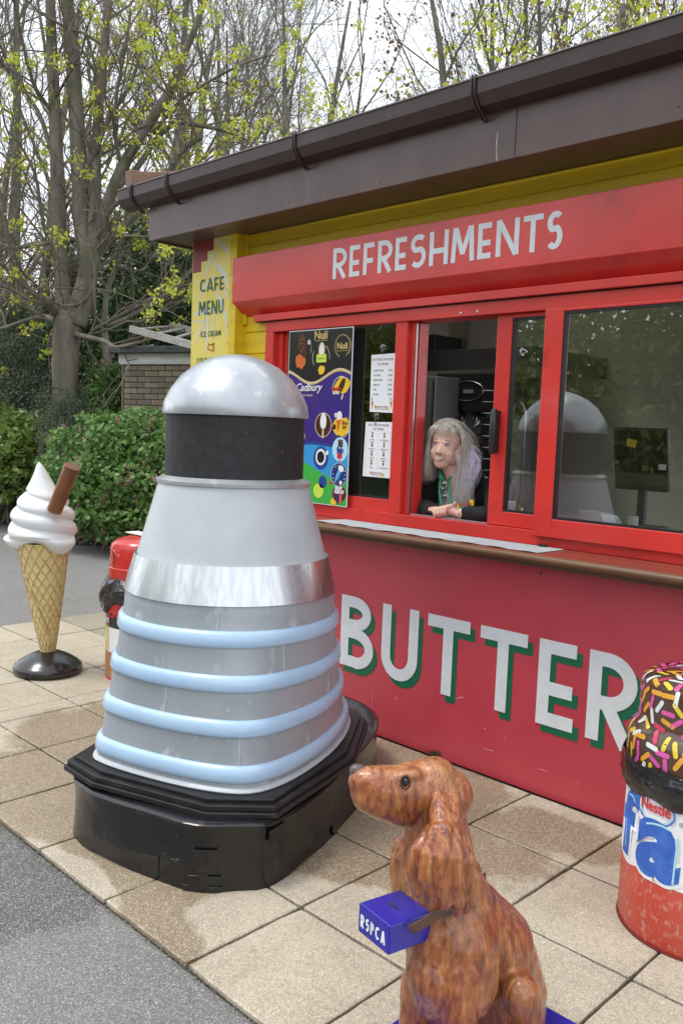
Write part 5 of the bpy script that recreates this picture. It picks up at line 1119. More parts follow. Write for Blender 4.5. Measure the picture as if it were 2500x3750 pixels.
# wavy feathering on the chest
NOSEM = mat('dog_nose_brown', (.075,.05,.042), (.12,.095,.085), rough=.35, scale=20)
organic('nose', [(dp(1303,2822,-.03), rp(25), dp(1322,2818,-.03), rp(20)), (dp(1300,2836,-.03), rp(18), dp(1308,2846,-.03), rp(12))], NOSEM, dg_, vox=.003, smooth_it=3)
EYED = mat('dog_eye_dark', (.012,.012,.018), rough=.08, coat=1); EYER = mat('dog_eye_rim', (.09,.035,.02), rough=.4)
e0 = dp(1483,2862,-.083)
g = G(); g.ball(e0, (.0085,.0085,.0125), 16, 10); part('eye', g, EYED, dg_, smooth=True)
er = CR*.5+CU*.86
g = G()
g.tube([e0-CF*.005+CR*(.0105*math.cos(a))+CU*(.0155*math.sin(a)) for a in np.linspace(0, 6.283, 15)], .003, 8, cap=False); part('eyelid', g, EYER, dg_, smooth=True)
# collar strap over the box
STRAP = mat('dark_brown_strap', (.06,.030,.022), (.10,.05,.035), rough=.35, scale=20, coat=.3)
g = G()
pts = [dp(1505,3405,-.13), dp(1545,3385,-.135), dp(1595,3350,-.14), dp(1650,3333,-.145), dp(1705,3300,-.09), dp(1745,3262,-.03), dp(1775,3210,.03)]
for s in (-1, 1):
    pass
for i in range(len(pts)-1):
    a, b = pts[i], pts[i+1]; ax = (b-a); L = np.linalg.norm(ax); ax /= L; az = CU-ax*CU.dot(ax); az /= np.linalg.norm(az); g.obox((a+b)/2, ax, np.cross(az, ax), az, L+.004, .005, .021)
part('collar_strap', g, STRAP, dg_, bev=.001)
# blue plinth
BLUEG = mat('blue_gloss', (.018,.015,.30), (.025,.02,.36), rough=.3, scale=6, coat=.4, c3=(.6,.6,.6), s3=70, lo3=.78, hi3=.80)
pl_, pr_ = at(1447, 3737, Z=.052), at(2055, 3715, Z=.052); xl_, yb_ = pl_[0], pr_[1]
g = G(); g.xy([(xl_,1.30),(-.90,1.30),(-.86,1.36),(-.86,yb_-.05),(-.91,yb_),(xl_+.05,yb_),(xl_,yb_-.05)], .021, .052); part('plinth', g, BLUEG, dg_, bev=.004)
# collecting box: hangs on the collar, held to the figure
fd = np.array([-.98, .2, 0]); fd /= np.linalg.norm(fd)
D0 = 1.93
pA = at(1425, 3392, d=D0)                       # near top corner
def onplane_z(px, py, z): return at(px, py, Z=z)
zt = pA[2]; pB = onplane_z(1313, 3305, zt); pC = onplane_z(1580, 3338, zt); pDn = pB+(pC-pA); dz = np.linalg.norm(at(1428, 3507, d=D0)-pA)
g = G(); top_ = [pA, pB, pDn, pC]; g.prism(None, [p-np.array([0, 0, dz]) for p in top_], top_)
cbx = root('collecting_box', 'blue charity collecting box with white lettering hung under the spaniel statue chin', 'collecting box', tuple((pA+pC)/2-np.array([0, 0, dz])))
part('box', g, BLUEG, cbx, bev=.004)
cc = (pA+pB+pDn+pC)/4; ax = (pC-pA); ax /= np.linalg.norm(ax); ay = (pA-pB); ay /= np.linalg.norm(ay)
g = G(); g.obox(cc+ay*-.005+ax*.0+np.array([0,0,.0005]), ay, ax, (0,0,1), .034, .006, .002); part('coin_slot', g, INK, cbx)
# lettering on the front face
fn = np.cross(ay, (0, 0, 1.)); fn = fn if fn.dot(pA-cc) > 0 else -fn
Wd = np.linalg.norm(pA-pB); H_ = dz*.42
tot = 0; x = Wd*.10; z0_ = -dz*.74
ws = {'R': .55, 'S': .52, 'P': .5, 'C': .6, 'A': .62}
u_ = (Wd*.80)/(sum(ws[c] for c in 'RSPCA')+.22*4); 
for ch in 'RSPCA':
    Wl = ws[ch]*u_; g = G()
    for i, ln in enumerate(glyph(ch, Wl/H_, .17)):
        ribbon(g, ln, .17, lambda a, b, k, i=i, x=x: pB+ay*(x+a*H_)+fn*(.0006+.0008*k+.0002*i)+np.array([0, 0, z0_+b*H_]))
    part('letter', g, PAPER, cbx, fix=False); x += Wl+.22*u_
# ================================================================== PERSON AT THE WINDOW
SKIN = mat('skin', (.74,.47,.37), (.70,.42,.33), rough=.5, scale=9, spec=.35); HAIRM = mat('silver_hair', (.78,.73,.64), (.52,.47,.40), rough=.5, scale=60, st=(1,1,.2))
HAIRL = mat('lilac_hair', (.74,.71,.82), (.58,.55,.70), rough=.5, scale=50); HOOD = mat('black_hoodie', (.010,.010,.011), (.014,.014,.015), rough=.9, scale=30)
GRN = mat('green_cord', (.01,.20,.10), rough=.7); LIPS = mat('lips', (.60,.29,.25), rough=.4); TEETH = mat('teeth', (.62,.57,.48), rough=.25); EYEW = mat('eye_white', (.42,.40,.40), rough=.2); IRIS = mat('blue_iris', (.08,.11,.30), rough=.2)
pe = root('person', 'smiling person with long silver lilac hair in black hoodie leaning out of the kiosk window', 'person', (-2.66, 3.75, 0))
hc = np.array([-2.712, 3.505, 1.492])
tl = .10; hy = .26   # head tilt and turn
def hp3(x, y, z):
    x, y = x*math.cos(hy)-y*math.sin(hy), x*math.sin(hy)+y*math.cos(hy)
    return hc+np.array([x*math.cos(tl)+z*math.sin(tl), y, -x*math.sin(tl)+z*math.cos(tl)])
ps_ = []
ps_ += [(hp3(0,.012,.035), (.074,.088,.078)), (hp3(0,-.030,-.020), (.060,.055,.080)), (hp3(0,-.042,-.084), (.038,.034,.028)), (hp3(0,-.030,-.066), (.050,.040,.030)), (hp3(-.036,-.048,-.030), (.025,.026,.026)), (hp3(.036,-.048,-.030), (.025,.026,.026)),
    (hp3(0,-.040,-.070), (.040,.034,.034)), (hp3(-.042,-.010,-.055), (.022,.036,.032)), (hp3(.042,-.010,-.055), (.022,.036,.032)), (hp3(-.034,-.042,-.045), (.026,.026,.030)), (hp3(.034,-.042,-.045), (.026,.026,.030))]
ps_ += [(hp3(0,-.074,.008), .009, hp3(0,-.094,-.022), .0125), (hp3(-.013,-.086,-.026), .009, hp3(.013,-.086,-.026), .009)]
ps_ += [(hp3(-.030,-.070,.028), .010, hp3(-.010,-.074,.024), .008), (hp3(.030,-.070,.028), .010, hp3(.010,-.074,.024), .008)]
ps_ += [(hp3(.074,.005,-.012), (.010,.016,.028)), (hp3(-.074,.005,-.012), (.010,.016,.028))]
ps_ += [(hp3(0,.02,-.07), .042, np.array([-2.69,3.56,1.33]), .050)]
# torso and limbs of the one body (clothes cover them)
ps_ += [(np.array([-2.69,3.56,1.33]), .05, np.array([-2.67,3.66,1.26]), .12), (np.array([-2.67,3.68,1.24]), .13, np.array([-2.66,3.86,.95]), .12),
    (np.array([-2.74,3.88,.9]), .085, np.array([-2.75,3.88,.45]), .055), (np.array([-2.75,3.88,.45]), .05, np.array([-2.75,3.90,.07]), .035), (np.array([-2.58,3.88,.9]), .085, np.array([-2.57,3.88,.45]), .055), (np.array([-2.57,3.88,.45]), .05, np.array([-2.57,3.90,.07]), .035)]
HX, HY, HZ = -2.585, 3.375, 1.185
SL, SR_ = np.array([-2.49,3.66,1.285]), np.array([-2.85,3.66,1.285]); EL, ER_ = np.array([-2.37,3.50,1.165]), np.array([-2.93,3.50,1.165])
ps_ += [(SL, .055, EL, .042), (EL, .040, np.array([HX+.065,HY+.01,HZ-.010]), .024), (SR_, .055, ER_, .042), (ER_, .040, np.array([HX-.075,HY+.02,HZ-.014]), .024)]
# clasped hands: palms, fingers, thumb
ps_ += [(np.array([HX+.055,HY+.008,HZ-.006]), .021, np.array([HX+.005,HY-.002,HZ+.004]), .025), (np.array([HX-.065,HY+.014,HZ-.012]), .021, np.array([HX-.035,HY+.01,HZ-.006]), .024)]
for k in range(4):
    a = np.array([HX+.026-.019*k, HY-.012-.002*k, HZ+.026-.005*k]); b = a+np.array([-.010,-.022,-.010]); c = b+np.array([-.005,-.006,-.026]); d = c+np.array([.001,.008,-.012])
    ps_ += [(a, .0088, b, .0090), (b, .0088, c, .0080), (c, .0076, d, .0065)]
ps_ += [(np.array([HX+.030,HY-.006,HZ+.018]), .0095, np.array([HX+.052,HY-.014,HZ+.040]), .0085), (np.array([HX-.055,HY-.004,HZ+.002]), .0095, np.array([HX-.073,HY-.016,HZ-.016]), .008)]
for k in range(3):
    a = np.array([HX-.052+.010*k, HY-.016, HZ-.010]); ps_ += [(a, .008, a+np.array([.012,-.012,-.014]), .007)]
organic('body', ps_, SKIN, pe, vox=.0036, smooth_it=5, fac=.5)
# eyes, brows, mouth
for s in (-1, 1):
    g = G(); g.ball(hp3(.029*s, -.070, .012), (.0110,.008,.0042), 14, 8); ey = part('eye', g, EYEW, pe, smooth=True)
    g = G(); g.ball(hp3(.029*s-.003, -.0770, .012), (.0048,.003,.0046), 12, 8); part('iris', g, IRIS, ey, smooth=True)
    g = G(); g.tube([hp3(.029*s+.015*q, -.0765+.009*abs(q)**2, .0195-.006*q*q) for q in (-1,-.5,0,.5,1)], [.001,.0016,.0018,.0016,.001], 6); part('eyelash_line', g, mat('dark_lash', (.05,.03,.04), rough=.6), ey, smooth=True)
    g = G(); g.tube([hp3(.031*s+.019*q, -.079+.010*abs(q)**2, .033+.004*(1-q*q)) for q in (-1,-.5,0,.5,1)], [.001,.002,.0024,.002,.001], 6); part('eyebrow', g, mat('brow', (.33,.21,.15), rough=.7), pe, smooth=True)
mq = np.linspace(-1, 1, 11)
g = G(); up_ = [hp3(.034*q, -.0915+.017*q*q, -.048+.013*q*q) for q in mq]; lo_ = [hp3(.034*q, -.0895+.015*q*q, -.069+.034*q*q) for q in mq]
g.add([tuple(p) for p in up_+lo_], [(i, i+1, 12+i, 11+i) for i in range(10)]); part('mouth', g, mat('mouth_dark', (.30,.10,.09), rough=.5), pe, fix=False)
g = G(); lo2 = [hp3(.031*q, -.0925+.016*q*q, -.065+.028*q*q) for q in mq]; up2 = [hp3(.031*q, -.0935+.016*q*q, -.0490+.013*q*q) for q in mq]
g.add([tuple(p) for p in up2+lo2], [(i, i+1, 12+i, 11+i) for i in range(10)]); part('teeth', g, TEETH, pe, fix=False)
g = G(); g.tube([p+np.array([0,-.001,.001]) for p in up_], [.0006]+[.0015]*9+[.0006], 6); g.tube([p+np.array([0,-.001,-.001]) for p in lo_], [.0006]+[.0022]*9+[.0006], 6); part('lips', g, LIPS, pe, smooth=True)
# hoodie 
ht = [(np.array([-2.67,3.66,1.24]), (.155,.125,.105)), (np.array([-2.66,3.72,1.16]), (.17,.14,.13)), (np.array([-2.66,3.80,1.02]), (.17,.14,.16)), (np.array([-2.66,3.86,.88]), (.165,.13,.10)),
    (SL, .082, EL, .066), (EL, .066, np.array([HX+.095,HY+.03,HZ-.012]), .038), (SR_, .082, ER_, .066), (ER_, .066, np.array([HX-.100,HY+.04,HZ-.018]), .038),
    (np.array([-2.69,3.60,1.315]), .03, np.array([-2.60,3.62,1.31]), .055), (np.array([-2.74,3.60,1.315]), .03, np.array([-2.80,3.62,1.305]), .055), (np.array([-2.69,3.68,1.34]), (.10,.05,.05))]
hd = organic('hoodie', ht, HOOD, pe, vox=.008, smooth_it=5, disp=[('CLOUDS', .09, .018, .5)])
tr_ = [(np.array([-2.74,3.88,.9]), .10, np.array([-2.75,3.88,.45]), .07), (np.array([-2.75,3.88,.45]), .07, np.array([-2.75,3.90,.10]), .055), (np.array([-2.58,3.88,.9]), .10, np.array([-2.57,3.88,.45]), .07), (np.array([-2.57,3.88,.45]), .07, np.array([-2.57,3.90,.10]), .055)]
organic('trousers', tr_, HOOD, pe, vox=.012, smooth_it=4)
for s in (-2.75, -2.57): g = G(); g.ball((s, 3.86, .055), (.045,.11,.045), 14, 9); part('shoe', g, BLACKP, pe, smooth=True)
def onY(px, py, Y): return at(px, py, Y=Y)
# neckline green lining and cords
g = G(); g.tube([onY(1611,1722,3.50), onY(1614,1745,3.485), onY(1624,1762,3.475)], [.010,.012,.008], 8); g.tube([onY(1650,1745,3.485), onY(1640,1762,3.475)], [.008,.006], 8); part('green_lining', g, GRN, pe, smooth=True)
for pts in (((1612,1750),(1608,1790),(1612,1835),(1622,1870)), ((1643,1760),(1640,1790),(1648,1830),(1660,1862))):
    g = G(); g.tube([onY(px, py, 3.475-.03*i) for i, (px, py) in enumerate(pts)], .0055, 8); part('green_cord', g, GRN, pe, smooth=True)
g = G(); c_ = onY(1610, 1747, 3.47); g.tube([c_+np.array([.006*math.cos(a), 0, .006*math.sin(a)]) for a in np.linspace(0, 6.283, 13)], .0016, 6); part('eyelet', g, STEEL, pe, smooth=True)
# embroidery
c0_, c1_ = onY(1672, 1850, 3.44), onY(1733, 1835, 3.44)
em = root('embroidery', None, None, tuple(ORG['person'])); em.parent = pe; em.location = (0, 0, 0)
g = G(); q = onY(1677, 1853, 3.448); g.box(q[0]-.006, q[0]+.007, 3.446, 3.450, q[2]-.010, q[2]+.010); q = onY(1726, 1842, 3.448); g.box(q[0]-.012, q[0]+.012, 3.446, 3.450, q[2]-.012, q[2]+.016); part('yellow_patch', g, P['poster_yellow'], em)
q = onY(1702, 1850, 3.444); text('embroidered_text', 'PEASHOLM PARK', q[0], q[2]-.002, .0165, 3.444, P['poster_red'], em, sx=.62, rot=-.13)
text('embroidered_text', 'NORTH BAY, SCARBOROUGH', q[0], q[2]-.012, .008, 3.443, P['poster_green'], em, sx=.62, rot=-.13)
# bracelet
g = G(); c_ = np.array([HX+.085, HY+.012, HZ-.012]); g.tube([c_+np.array([.004*math.sin(a), .033*math.cos(a), .033*math.sin(a)]) for a in np.linspace(0, 6.283, 19)], .002, 6); part('bracelet', g, STEEL, pe, smooth=True)
# spectacles hanging from the neckline (a thing of their own)
sp = root('spectacles', 'round spectacles hooked on the hoodie front below the chin', 'spectacles', tuple(onY(1630, 1800, 3.43)))
for px, py in ((1623,1778),(1627,1824)):
    c_ = onY(px, py, 3.43); g = G(); g.tube([c_+np.array([.018*math.cos(a), 0, .018*math.sin(a)]) for a in np.linspace(0, 6.283, 21)], .0014, 6); part('rim', g, STEEL, sp, smooth=True)
    g = G(); g.ball(c_, (.017,.002,.017), 18, 6); part('lens', g, glass_mat('lens_glass', (.55,.6,.68), boost=6), sp, smooth=True)
g = G(); a_, b_ = onY(1628, 1796, 3.43), onY(1634, 1806, 3.43); g.tube([a_, b_], .0015, 6); g.tube([onY(1610,1762,3.44), onY(1632,1764,3.43), onY(1634,1785,3.43)], .0012, 6); part('bridge', g, STEEL, sp, smooth=True)
# hair: strands in three layers
def strands(cnt, seed, starts, path, mt, name, r=.0016, K=7):
    rr = np.random.default_rng(seed); g = G(); V = []; F = []
    for i in range(cnt):
        P = path(rr, i/cnt); n3 = 3; fq, fa, fp = rr.uniform(2, 5), rr.uniform(.002, .008), rr.uniform(0, 6.28)
        P = [p+np.array([math.sin(fp+fq*k_), .5*math.cos(fp+fq*k_), .3*math.sin(fp*2+fq*k_)])*fa*(k_/(len(P)-1)) for k_, p in enumerate(P)]; wv = rr.uniform(.7, 1.4)*r; b = len(V)
        for k in range(len(P)):
            t = P[min(k+1, len(P)-1)]-P[max(k-1, 0)]; a = np.cross(t, (0.3, 1, .1)); a /= np.linalg.norm(a)+1e-9; c = np.cross(t, a); c /= np.linalg.norm(c)+1e-9; f = wv*(1-.75*(k/(len(P)-1))**2)
            for q in range(3): V.append(P[k]+f*(a*math.cos(q*2.094)+c*math.sin(q*2.094)))
        F += [(b+k*3+q, b+k*3+(q+1) % 3, b+(k+1)*3+(q+1) % 3, b+(k+1)*3+q) for k in range(len(P)-1) for q in range(3)]
    g.add(V, F); return part(name, g, mt, pe, smooth=True, fix=False)
hr = root('hair', None, None, tuple(ORG['person'])); hr.parent = pe; hr.location = (0, 0, 0)
def scalp(th, ph):  # th around (0 = her left), ph elevation
    return hp3(.080*math.cos(th)*math.cos(ph), .012+.094*math.sin(th)*math.cos(ph), .040+.084*math.sin(ph))
def bez(*P):
    P = [np.array(p) for p in P]; out = []
    for t in np.linspace(0, 1, 9):
        Q = P[:]
        while len(Q) > 1: Q = [Q[i]*(1-t)+Q[i+1]*t for i in range(len(Q)-1)]
        out.append(Q[0])
    return out
def top_path(rr, f):   # lifted off the hairline and swept back, untidy
    x = rr.uniform(-1, 1); s = hp3(.060*x, -.056+.02*x*x+rr.uniform(0, .05), .097-.022*x*x+rr.uniform(-.006, .004)); l = rr.uniform(.0, .024)
    return bez(s, hp3(.072*x+rr.normal(0,.008), -.050, .135-.03*x*x+l), hp3(.088*x+rr.normal(0,.010), .03, .152-.045*x*x+l), hp3(.10*x+rr.normal(0,.012), .10, .11-.05*x*x), hp3(.11*x+rr.normal(0,.014), .12, .02+rr.normal(0,.02)))
def fringe(rr, f):
    x = rr.uniform(-1, 1); s = hp3(.045*x, -.048, .106); return bez(s, hp3(.058*x, -.080, .112), hp3(.074*x+rr.normal(0,.008), -.092, .084), hp3(.080*x+rr.normal(0,.012), -.080+abs(x)*.02, .056+rr.normal(0,.010)))
def side_l(rr, f):     # long side, falling from the parting over the shoulder
    y = rr.uniform(-.045, .08); L = rr.uniform(.16, .33); fl = rr.uniform(.01, .09); o_ = rr.uniform(0, .016); fy = .022*max(0, -y/.045)
    return bez(hp3(rr.uniform(-.01,.04), y, .122-2.2*y*y), hp3(.080+o_, y+.01, .125), hp3(.100+o_+rr.normal(0,.006), y+.015+fy, .05), hp3(.098+fl*.4, y+.01+fy, -.05), hp3(.075+fl+rr.normal(0,.014), -.01+rr.normal(0,.02), -.10-L*.35), hp3(.055+fl+rr.normal(0,.025), -.035+rr.normal(0,.02), -.07-L))
def side_r(rr, f):
    y = rr.uniform(-.045, .08); L = rr.uniform(.0, .15)*rr.random()+.01; o_ = rr.uniform(0, .014)
    return bez(hp3(-rr.uniform(-.01,.04), y, .122-2.2*y*y), hp3(-.078-o_, y+.01, .120), hp3(-.094-o_, y+.018, .04), hp3(-.088+rr.normal(0,.006), y+.01, -.05), hp3(-.070+rr.normal(0,.014), y-.01, -.06-L))
def back(rr, f):
    x = rr.uniform(-1, 1); L = rr.uniform(.10, .22); return bez(hp3(.05*x, .06, .125), hp3(.085*x, .12, .10), hp3(.105*x, .13, .0), hp3(.12*x+rr.normal(0,.02), .09, -.06-L))
def hs(cnt, seed, fn, mt, name, r=.0017):
    o = strands(cnt, seed, None, fn, mt, name, r); o.parent = hr; return o
hs(2600, 1, top_path, HAIRM, 'hair_strands', .0008); hs(150, 2, fringe, HAIRM, 'hair_strands', .0007); hs(2200, 3, side_l, HAIRM, 'hair_strands', .0008); hs(1500, 4, side_r, HAIRM, 'hair_strands', .0008); hs(1600, 5, back, HAIRM, 'hair_strands', .001)
def low_l(rr, f):      # lilac tips
    P = side_l(rr, f); return [P[4]+(P[8]-P[4])*t*1.12+np.array([.012*math.sin(3*t+f*9), -.012*t, 0]) for t in np.linspace(0, 1, 8)]
def curl(rr, f):
    s = hp3(.095+rr.normal(0,.01), .01, -.02+rr.normal(0,.02)); L = rr.uniform(.6, 1.2)
    return bez(s, s+np.array([.06*L,-.01,.0]), s+np.array([.125*L,-.02,-.015]), s+np.array([.135*L,-.02,-.11]), s+np.array([.04,-.03,-.10]), s+np.array([.05+rr.normal(0,.02),-.03,-.20-rr.random()*.08]))
hs(90, 6, curl, HAIRL, 'hair_ends', .0008); hs(120, 7, low_l, HAIRL, 'hair_ends', .0008)
organic('hair_mass', [(hp3(0,.042,.062), (.084,.088,.078)), (hp3(.06,.03,-.02), .040, hp3(.085,.02,-.10), .022), (hp3(-.065,.03,-.01), .034, hp3(-.062,.02,-.09), .016), (hp3(0,.07,0), .06, hp3(.02,.07,-.11), .05)], HAIRM, hr, vox=.008, smooth_it=2)
# ================================================================== BRICK HUT
hd_ = np.array([.948, .317, 0.]); hn = np.array([.317, -.948, 0.])
h0 = at(453, 1480, d=11.5); h0[2] = 0
HB = 2.345
hut = root('brick_hut', 'low brown brick hut with white fascia and flat felt roof behind the shrubs', 'hut', (h0[0], h0[1], .0))
BRK = [mat('brick_'+n_, c, c2, rough=.85, scale=9, bump=.6, bs=60, bdist=.004) for n_, c, c2 in (('buff',(.235,.195,.14),(.19,.155,.11)),('tan',(.27,.225,.165),(.22,.18,.13)),('brown',(.185,.15,.11),(.15,.125,.09)))]
MORT = mat('mortar', (.085,.072,.055), (.06,.05,.04), rough=.95, scale=30)
HW = 2.6; HD = 2.0
g = G(); g.obox(h0+hd_*HW/2-hn*(HD/2+.012)+np.array([0,0,HB/2-.02]), hd_, hn, (0,0,1), HW-.01, HD, HB-.04); part('wall_core', g, MORT, hut)
bme = []
for kk in range(3):
    for L in (.215, .1025):
        g = G(); g.obox((0,0,0), (1,0,0), (0,1,0), (0,0,1), L, .1, .0655); me = mesh('brick', g.v, g.f, BRK[kk]); bme.append(me)
rs = random.Random(4); zt = HB-.03; row = 0; cnt = 0
angz = math.atan2(hd_[1], hd_[0])
while zt > .1 and row < 30:
    x = 0; first = True
    off = row % 2
    while x < HW-.05:
        L = 1 if (x == 0 and off) else 0; ln = .1125 if L else .225
        c = h0+hd_*(x+ln/2)-hn*(.05-rs.uniform(-.003, .003)); k = rs.randrange(3)
        o = bpy.data.objects.new('brick', bme[k*2+L]); COL.objects.link(o); o.parent = hut
        o.location = (c[0]-h0[0], c[1]-h0[1], zt-.0375+rs.uniform(-.0015,.0015)); o.rotation_euler = (0, 0, angz+rs.uniform(-.01,.01)); cnt += 1
        if (x < 1.9 and row < 14): 
            b = o.modifiers.new('b', 'BEVEL'); b.width = .006; b.segments = 1
        x += ln
    zt -= .075; row += 1
    if cnt > 285: break
WPT = mat('peeling_white_paint', (.66,.66,.64), (.58,.57,.54), rough=.6, scale=5, st=(1,1,4), c3=(.10,.08,.06), s3=24, lo3=.68, hi3=.76)
FELT = mat('roofing_felt', (.055,.06,.062), (.08,.085,.085), rough=.9, scale=18, bump=.6, bs=80)
g = G(); g.obox(h0+hd_*(HW/2)+hn*.022+np.array([0,0,HB+.055]), hd_, hn, (0,0,1), HW+.14, .025, .115); part('fascia_board', g, WPT, hut)
g = G(); g.obox(h0+hd_*(HW/2)+hn*.012+np.array([0,0,HB-.012]), hd_, hn, (0,0,1), HW+.10, .030, .018); part('fascia_trim', g, WPT, hut)
g = G(); g.obox(h0+hd_*(HW/2+.0)-hn*(HD/2-.06)+np.array([0,0,HB+.155]), hd_, hn, (0,0,1), HW+.26, HD+.2, .085); part('felt_roof', g, FELT, hut, bev=.012)
g = G(); c = h0-hd_*.12+np.array([0,0,HB+.075]); g.tube([c+hn*.06, c-hn*2.0], .05, 12); part('gutter', g, BLACKP, hut, smooth=True)
g = G(); g.obox(h0-hd_*.02-hn*(HD/2)+np.array([0,0,HB/2]), hn, hd_, (0,0,1), HD, .03, HB-.02); part('side_wall', g, BRK[2], hut)
# ladder lying on the hut roof
LAD = mat('weathered_ladder', (.36,.34,.31), (.27,.25,.22), rough=.7, scale=8, st=(1,1,6), bump=.3, bs=40)
l0 = at(478, 1204, d=11.0); l1 = at(720, 1268, d=9.6); r0_ = at(625, 1193, d=12.1); r1_ = at(760, 1222, d=11.2)
ld = root('wooden_ladder', 'weathered pale ladder lying across the flat roof of the hut', 'ladder', tuple(l0-np.array([0,0,.1])))
def rail(a, b, name):
    g = G(); ax = b-a; L = np.linalg.norm(ax); ax /= L; az = np.array([0,0,1.])-ax*ax[2]; az /= np.linalg.norm(az); g.obox((a+b)/2, ax, np.cross(az, ax), az, L, .035, .085); part(name, g, LAD, ld, bev=.004)
rail(l0, l0+(l1-l0)*2.2, 'rail'); rail(r0_, r0_+(r1_-r0_)*2.6, 'rail')
for k in range(7):
    a = l0+(l1-l0)*(.06+.29*k); b = r0_+(r1_-r0_)*(.06+.29*k*1.15); g = G(); g.tube([a, b], .017, 10); part('rung', g, LAD, ld, smooth=True)
g = G(); base_ = h0+hd_*.9+np.array([0,0,HB+.20]); g.obox(base_+hd_*.4+np.array([0,0,.0])-hn*.6, hd_, hn, (0,0,1), .9, .3, .04); 
# ================================================================== PLANTS
def nrm(a): return a/(np.linalg.norm(a, axis=-1, keepdims=True)+1e-9)
def grow(P, R, m, L, ang, up, K, rng, rs=.55, t0=.2, t1=1., wob=.18, minr=.003, lj=.5):
    """m side shoots on every stem: P is stems x points x 3, R is stems x points"""
    Nn, k0, _ = P.shape; idx = np.repeat(np.arange(Nn), m); t = rng.uniform(t0, t1, Nn*m); f = t*(k0-1); i = np.minimum(f.astype(int), k0-2); u = (f-i)[:, None]
    p = P[idx, i]*(1-u)+P[idx, i+1]*u; r = R[idx, i]*(1-u[:, 0])+R[idx, i+1]*u[:, 0]; d = nrm(P[idx, i+1]-P[idx, i])
    perp = nrm(np.cross(d, rng.normal(size=d.shape))); a = ang*rng.uniform(.6, 1.3, (len(t), 1)); dr = nrm(d*np.cos(a)+perp*np.sin(a)+np.array([0, 0, up]))
    ln = L*rng.uniform(1-lj, 1+lj*.6, (len(t), 1)); Q = np.zeros((len(t), K, 3)); Q[:, 0] = p; cur = dr
    for k in range(1, K):
        cur = nrm(cur+rng.normal(scale=wob, size=cur.shape)+np.array([0, 0, up*.35])); Q[:, k] = Q[:, k-1]+cur*ln/(K-1)
    rr = np.maximum(minr*.55, np.maximum(minr, r*rs)[:, None]*np.linspace(1, .35, K)[None]); return Q, rr
def tubes_arr(P, R, n=4):
    Nn, K, _ = P.shape; t = nrm(P[:, -1]-P[:, 0]); a = nrm(np.cross(t, np.array([.31, .17, .93])+0*t)); b = np.cross(t, a)
    th = np.arange(n)*2*np.pi/n; ring_ = a[:, None, None]*np.cos(th)[None, None, :, None]+b[:, None, None]*np.sin(th)[None, None, :, None]
    V = P[:, :, None]+R[:, :, None, None]*ring_; V = V.reshape(-1, 3); base = (np.arange(Nn)*K*n)[:, None, None]; k = (np.arange(K-1)*n)[None, :, None]; j = np.arange(n)[None, None]; j2 = (j+1) % n
    F = np.stack([base+k+j, base+k+j2, base+k+n+j2, base+k+n+j], -1).reshape(-1, 4); return V, F
def cat(L):
    V = []; F = []; b = 0
    for v, f in L: V.append(v); F.append(f+b); b += len(v)
    return np.concatenate(V), np.concatenate(F)
def leaves(pos, size, rng, asp=.55, droop=.3, jit=.35, up=None):
    n = len(pos); d = rng.normal(size=(n, 3)); d[:, 2] -= droop; d = nrm(d); s = nrm(np.cross(d, rng.normal(size=(n, 3))+(np.array([0,0,2.]) if up else 0))); nn = np.cross(d, s); L = size*rng.uniform(1-jit, 1+jit, (n, 1)); w_ = L*asp*.5
    V = np.stack([pos, pos+d*L*.45+s*w_+nn*L*.06, pos+d*L, pos+d*L*.45-s*w_+nn*L*.06], 1).reshape(-1, 3); F = np.arange(n*4).reshape(-1, 4); return V, F
def nmesh(name, VF, mt, parent, org, smooth=False, kind=None):
    me = mesh(name, VF[0]-org, VF[1], mt, smooth); o = bpy.data.objects.new(name, me); finish(o, parent)
    if kind: o['kind'] = kind
    return o
def bark(name, a, b, green=(.10,.11,.055)): return mat(name, a, b, rough=.9, scale=6, st=(1,1,.35), bump=.8, bs=28, bdist=.012, c3=green, s3=7, lo3=.5, hi3=.68)
BARK = bark('grey_brown_bark', (.20,.17,.14), (.125,.105,.085)); BARKT = mat('twig_bark', (.13,.11,.085), (.18,.16,.11), rough=.9, scale=3); BARKG = bark('pale_bark', (.27,.24,.19), (.17,.15,.12))
BARKF = mat('far_twig_bark', (.20,.18,.155), (.25,.23,.19), rough=.9, scale=2)
NEWL = mat('new_leaf_yellow_green', (.62,.64,.07), (.50,.58,.07), rough=.5, scale=3, trans=.45); REDL = mat('new_leaf_bronze', (.20,.085,.045), (.28,.16,.06), rough=.6, scale=3, trans=.3)
DARKL = mat('dark_evergreen_leaf', (.028,.060,.018), (.050,.105,.028), rough=.38, scale=.9, trans=.15, lo=.4, hi=.6); MIDL = mat('mid_green_leaf', (.085,.17,.035), (.055,.12,.028), rough=.45, scale=1.4, trans=.3)
LAUR = mat('laurel_leaf', (.20,.29,.065), (.13,.20,.045), rough=.33, scale=2.2, trans=.3); CURL = mat('currant_leaf', (.16,.29,.075), (.105,.21,.05), rough=.5, scale=2.5, trans=.3)
PINK = mat('pink_flower', (.55,.16,.28), (.62,.30,.38), rough=.6, scale=9, trans=.3); OLIV = mat('olive_leaf', (.13,.15,.05), (.19,.20,.07), rough=.6, scale=1., trans=.3); GREYL_ = mat('grey_green_leaf', (.11,.14,.085), (.07,.10,.06), rough=.6, scale=1.2, trans=.2)
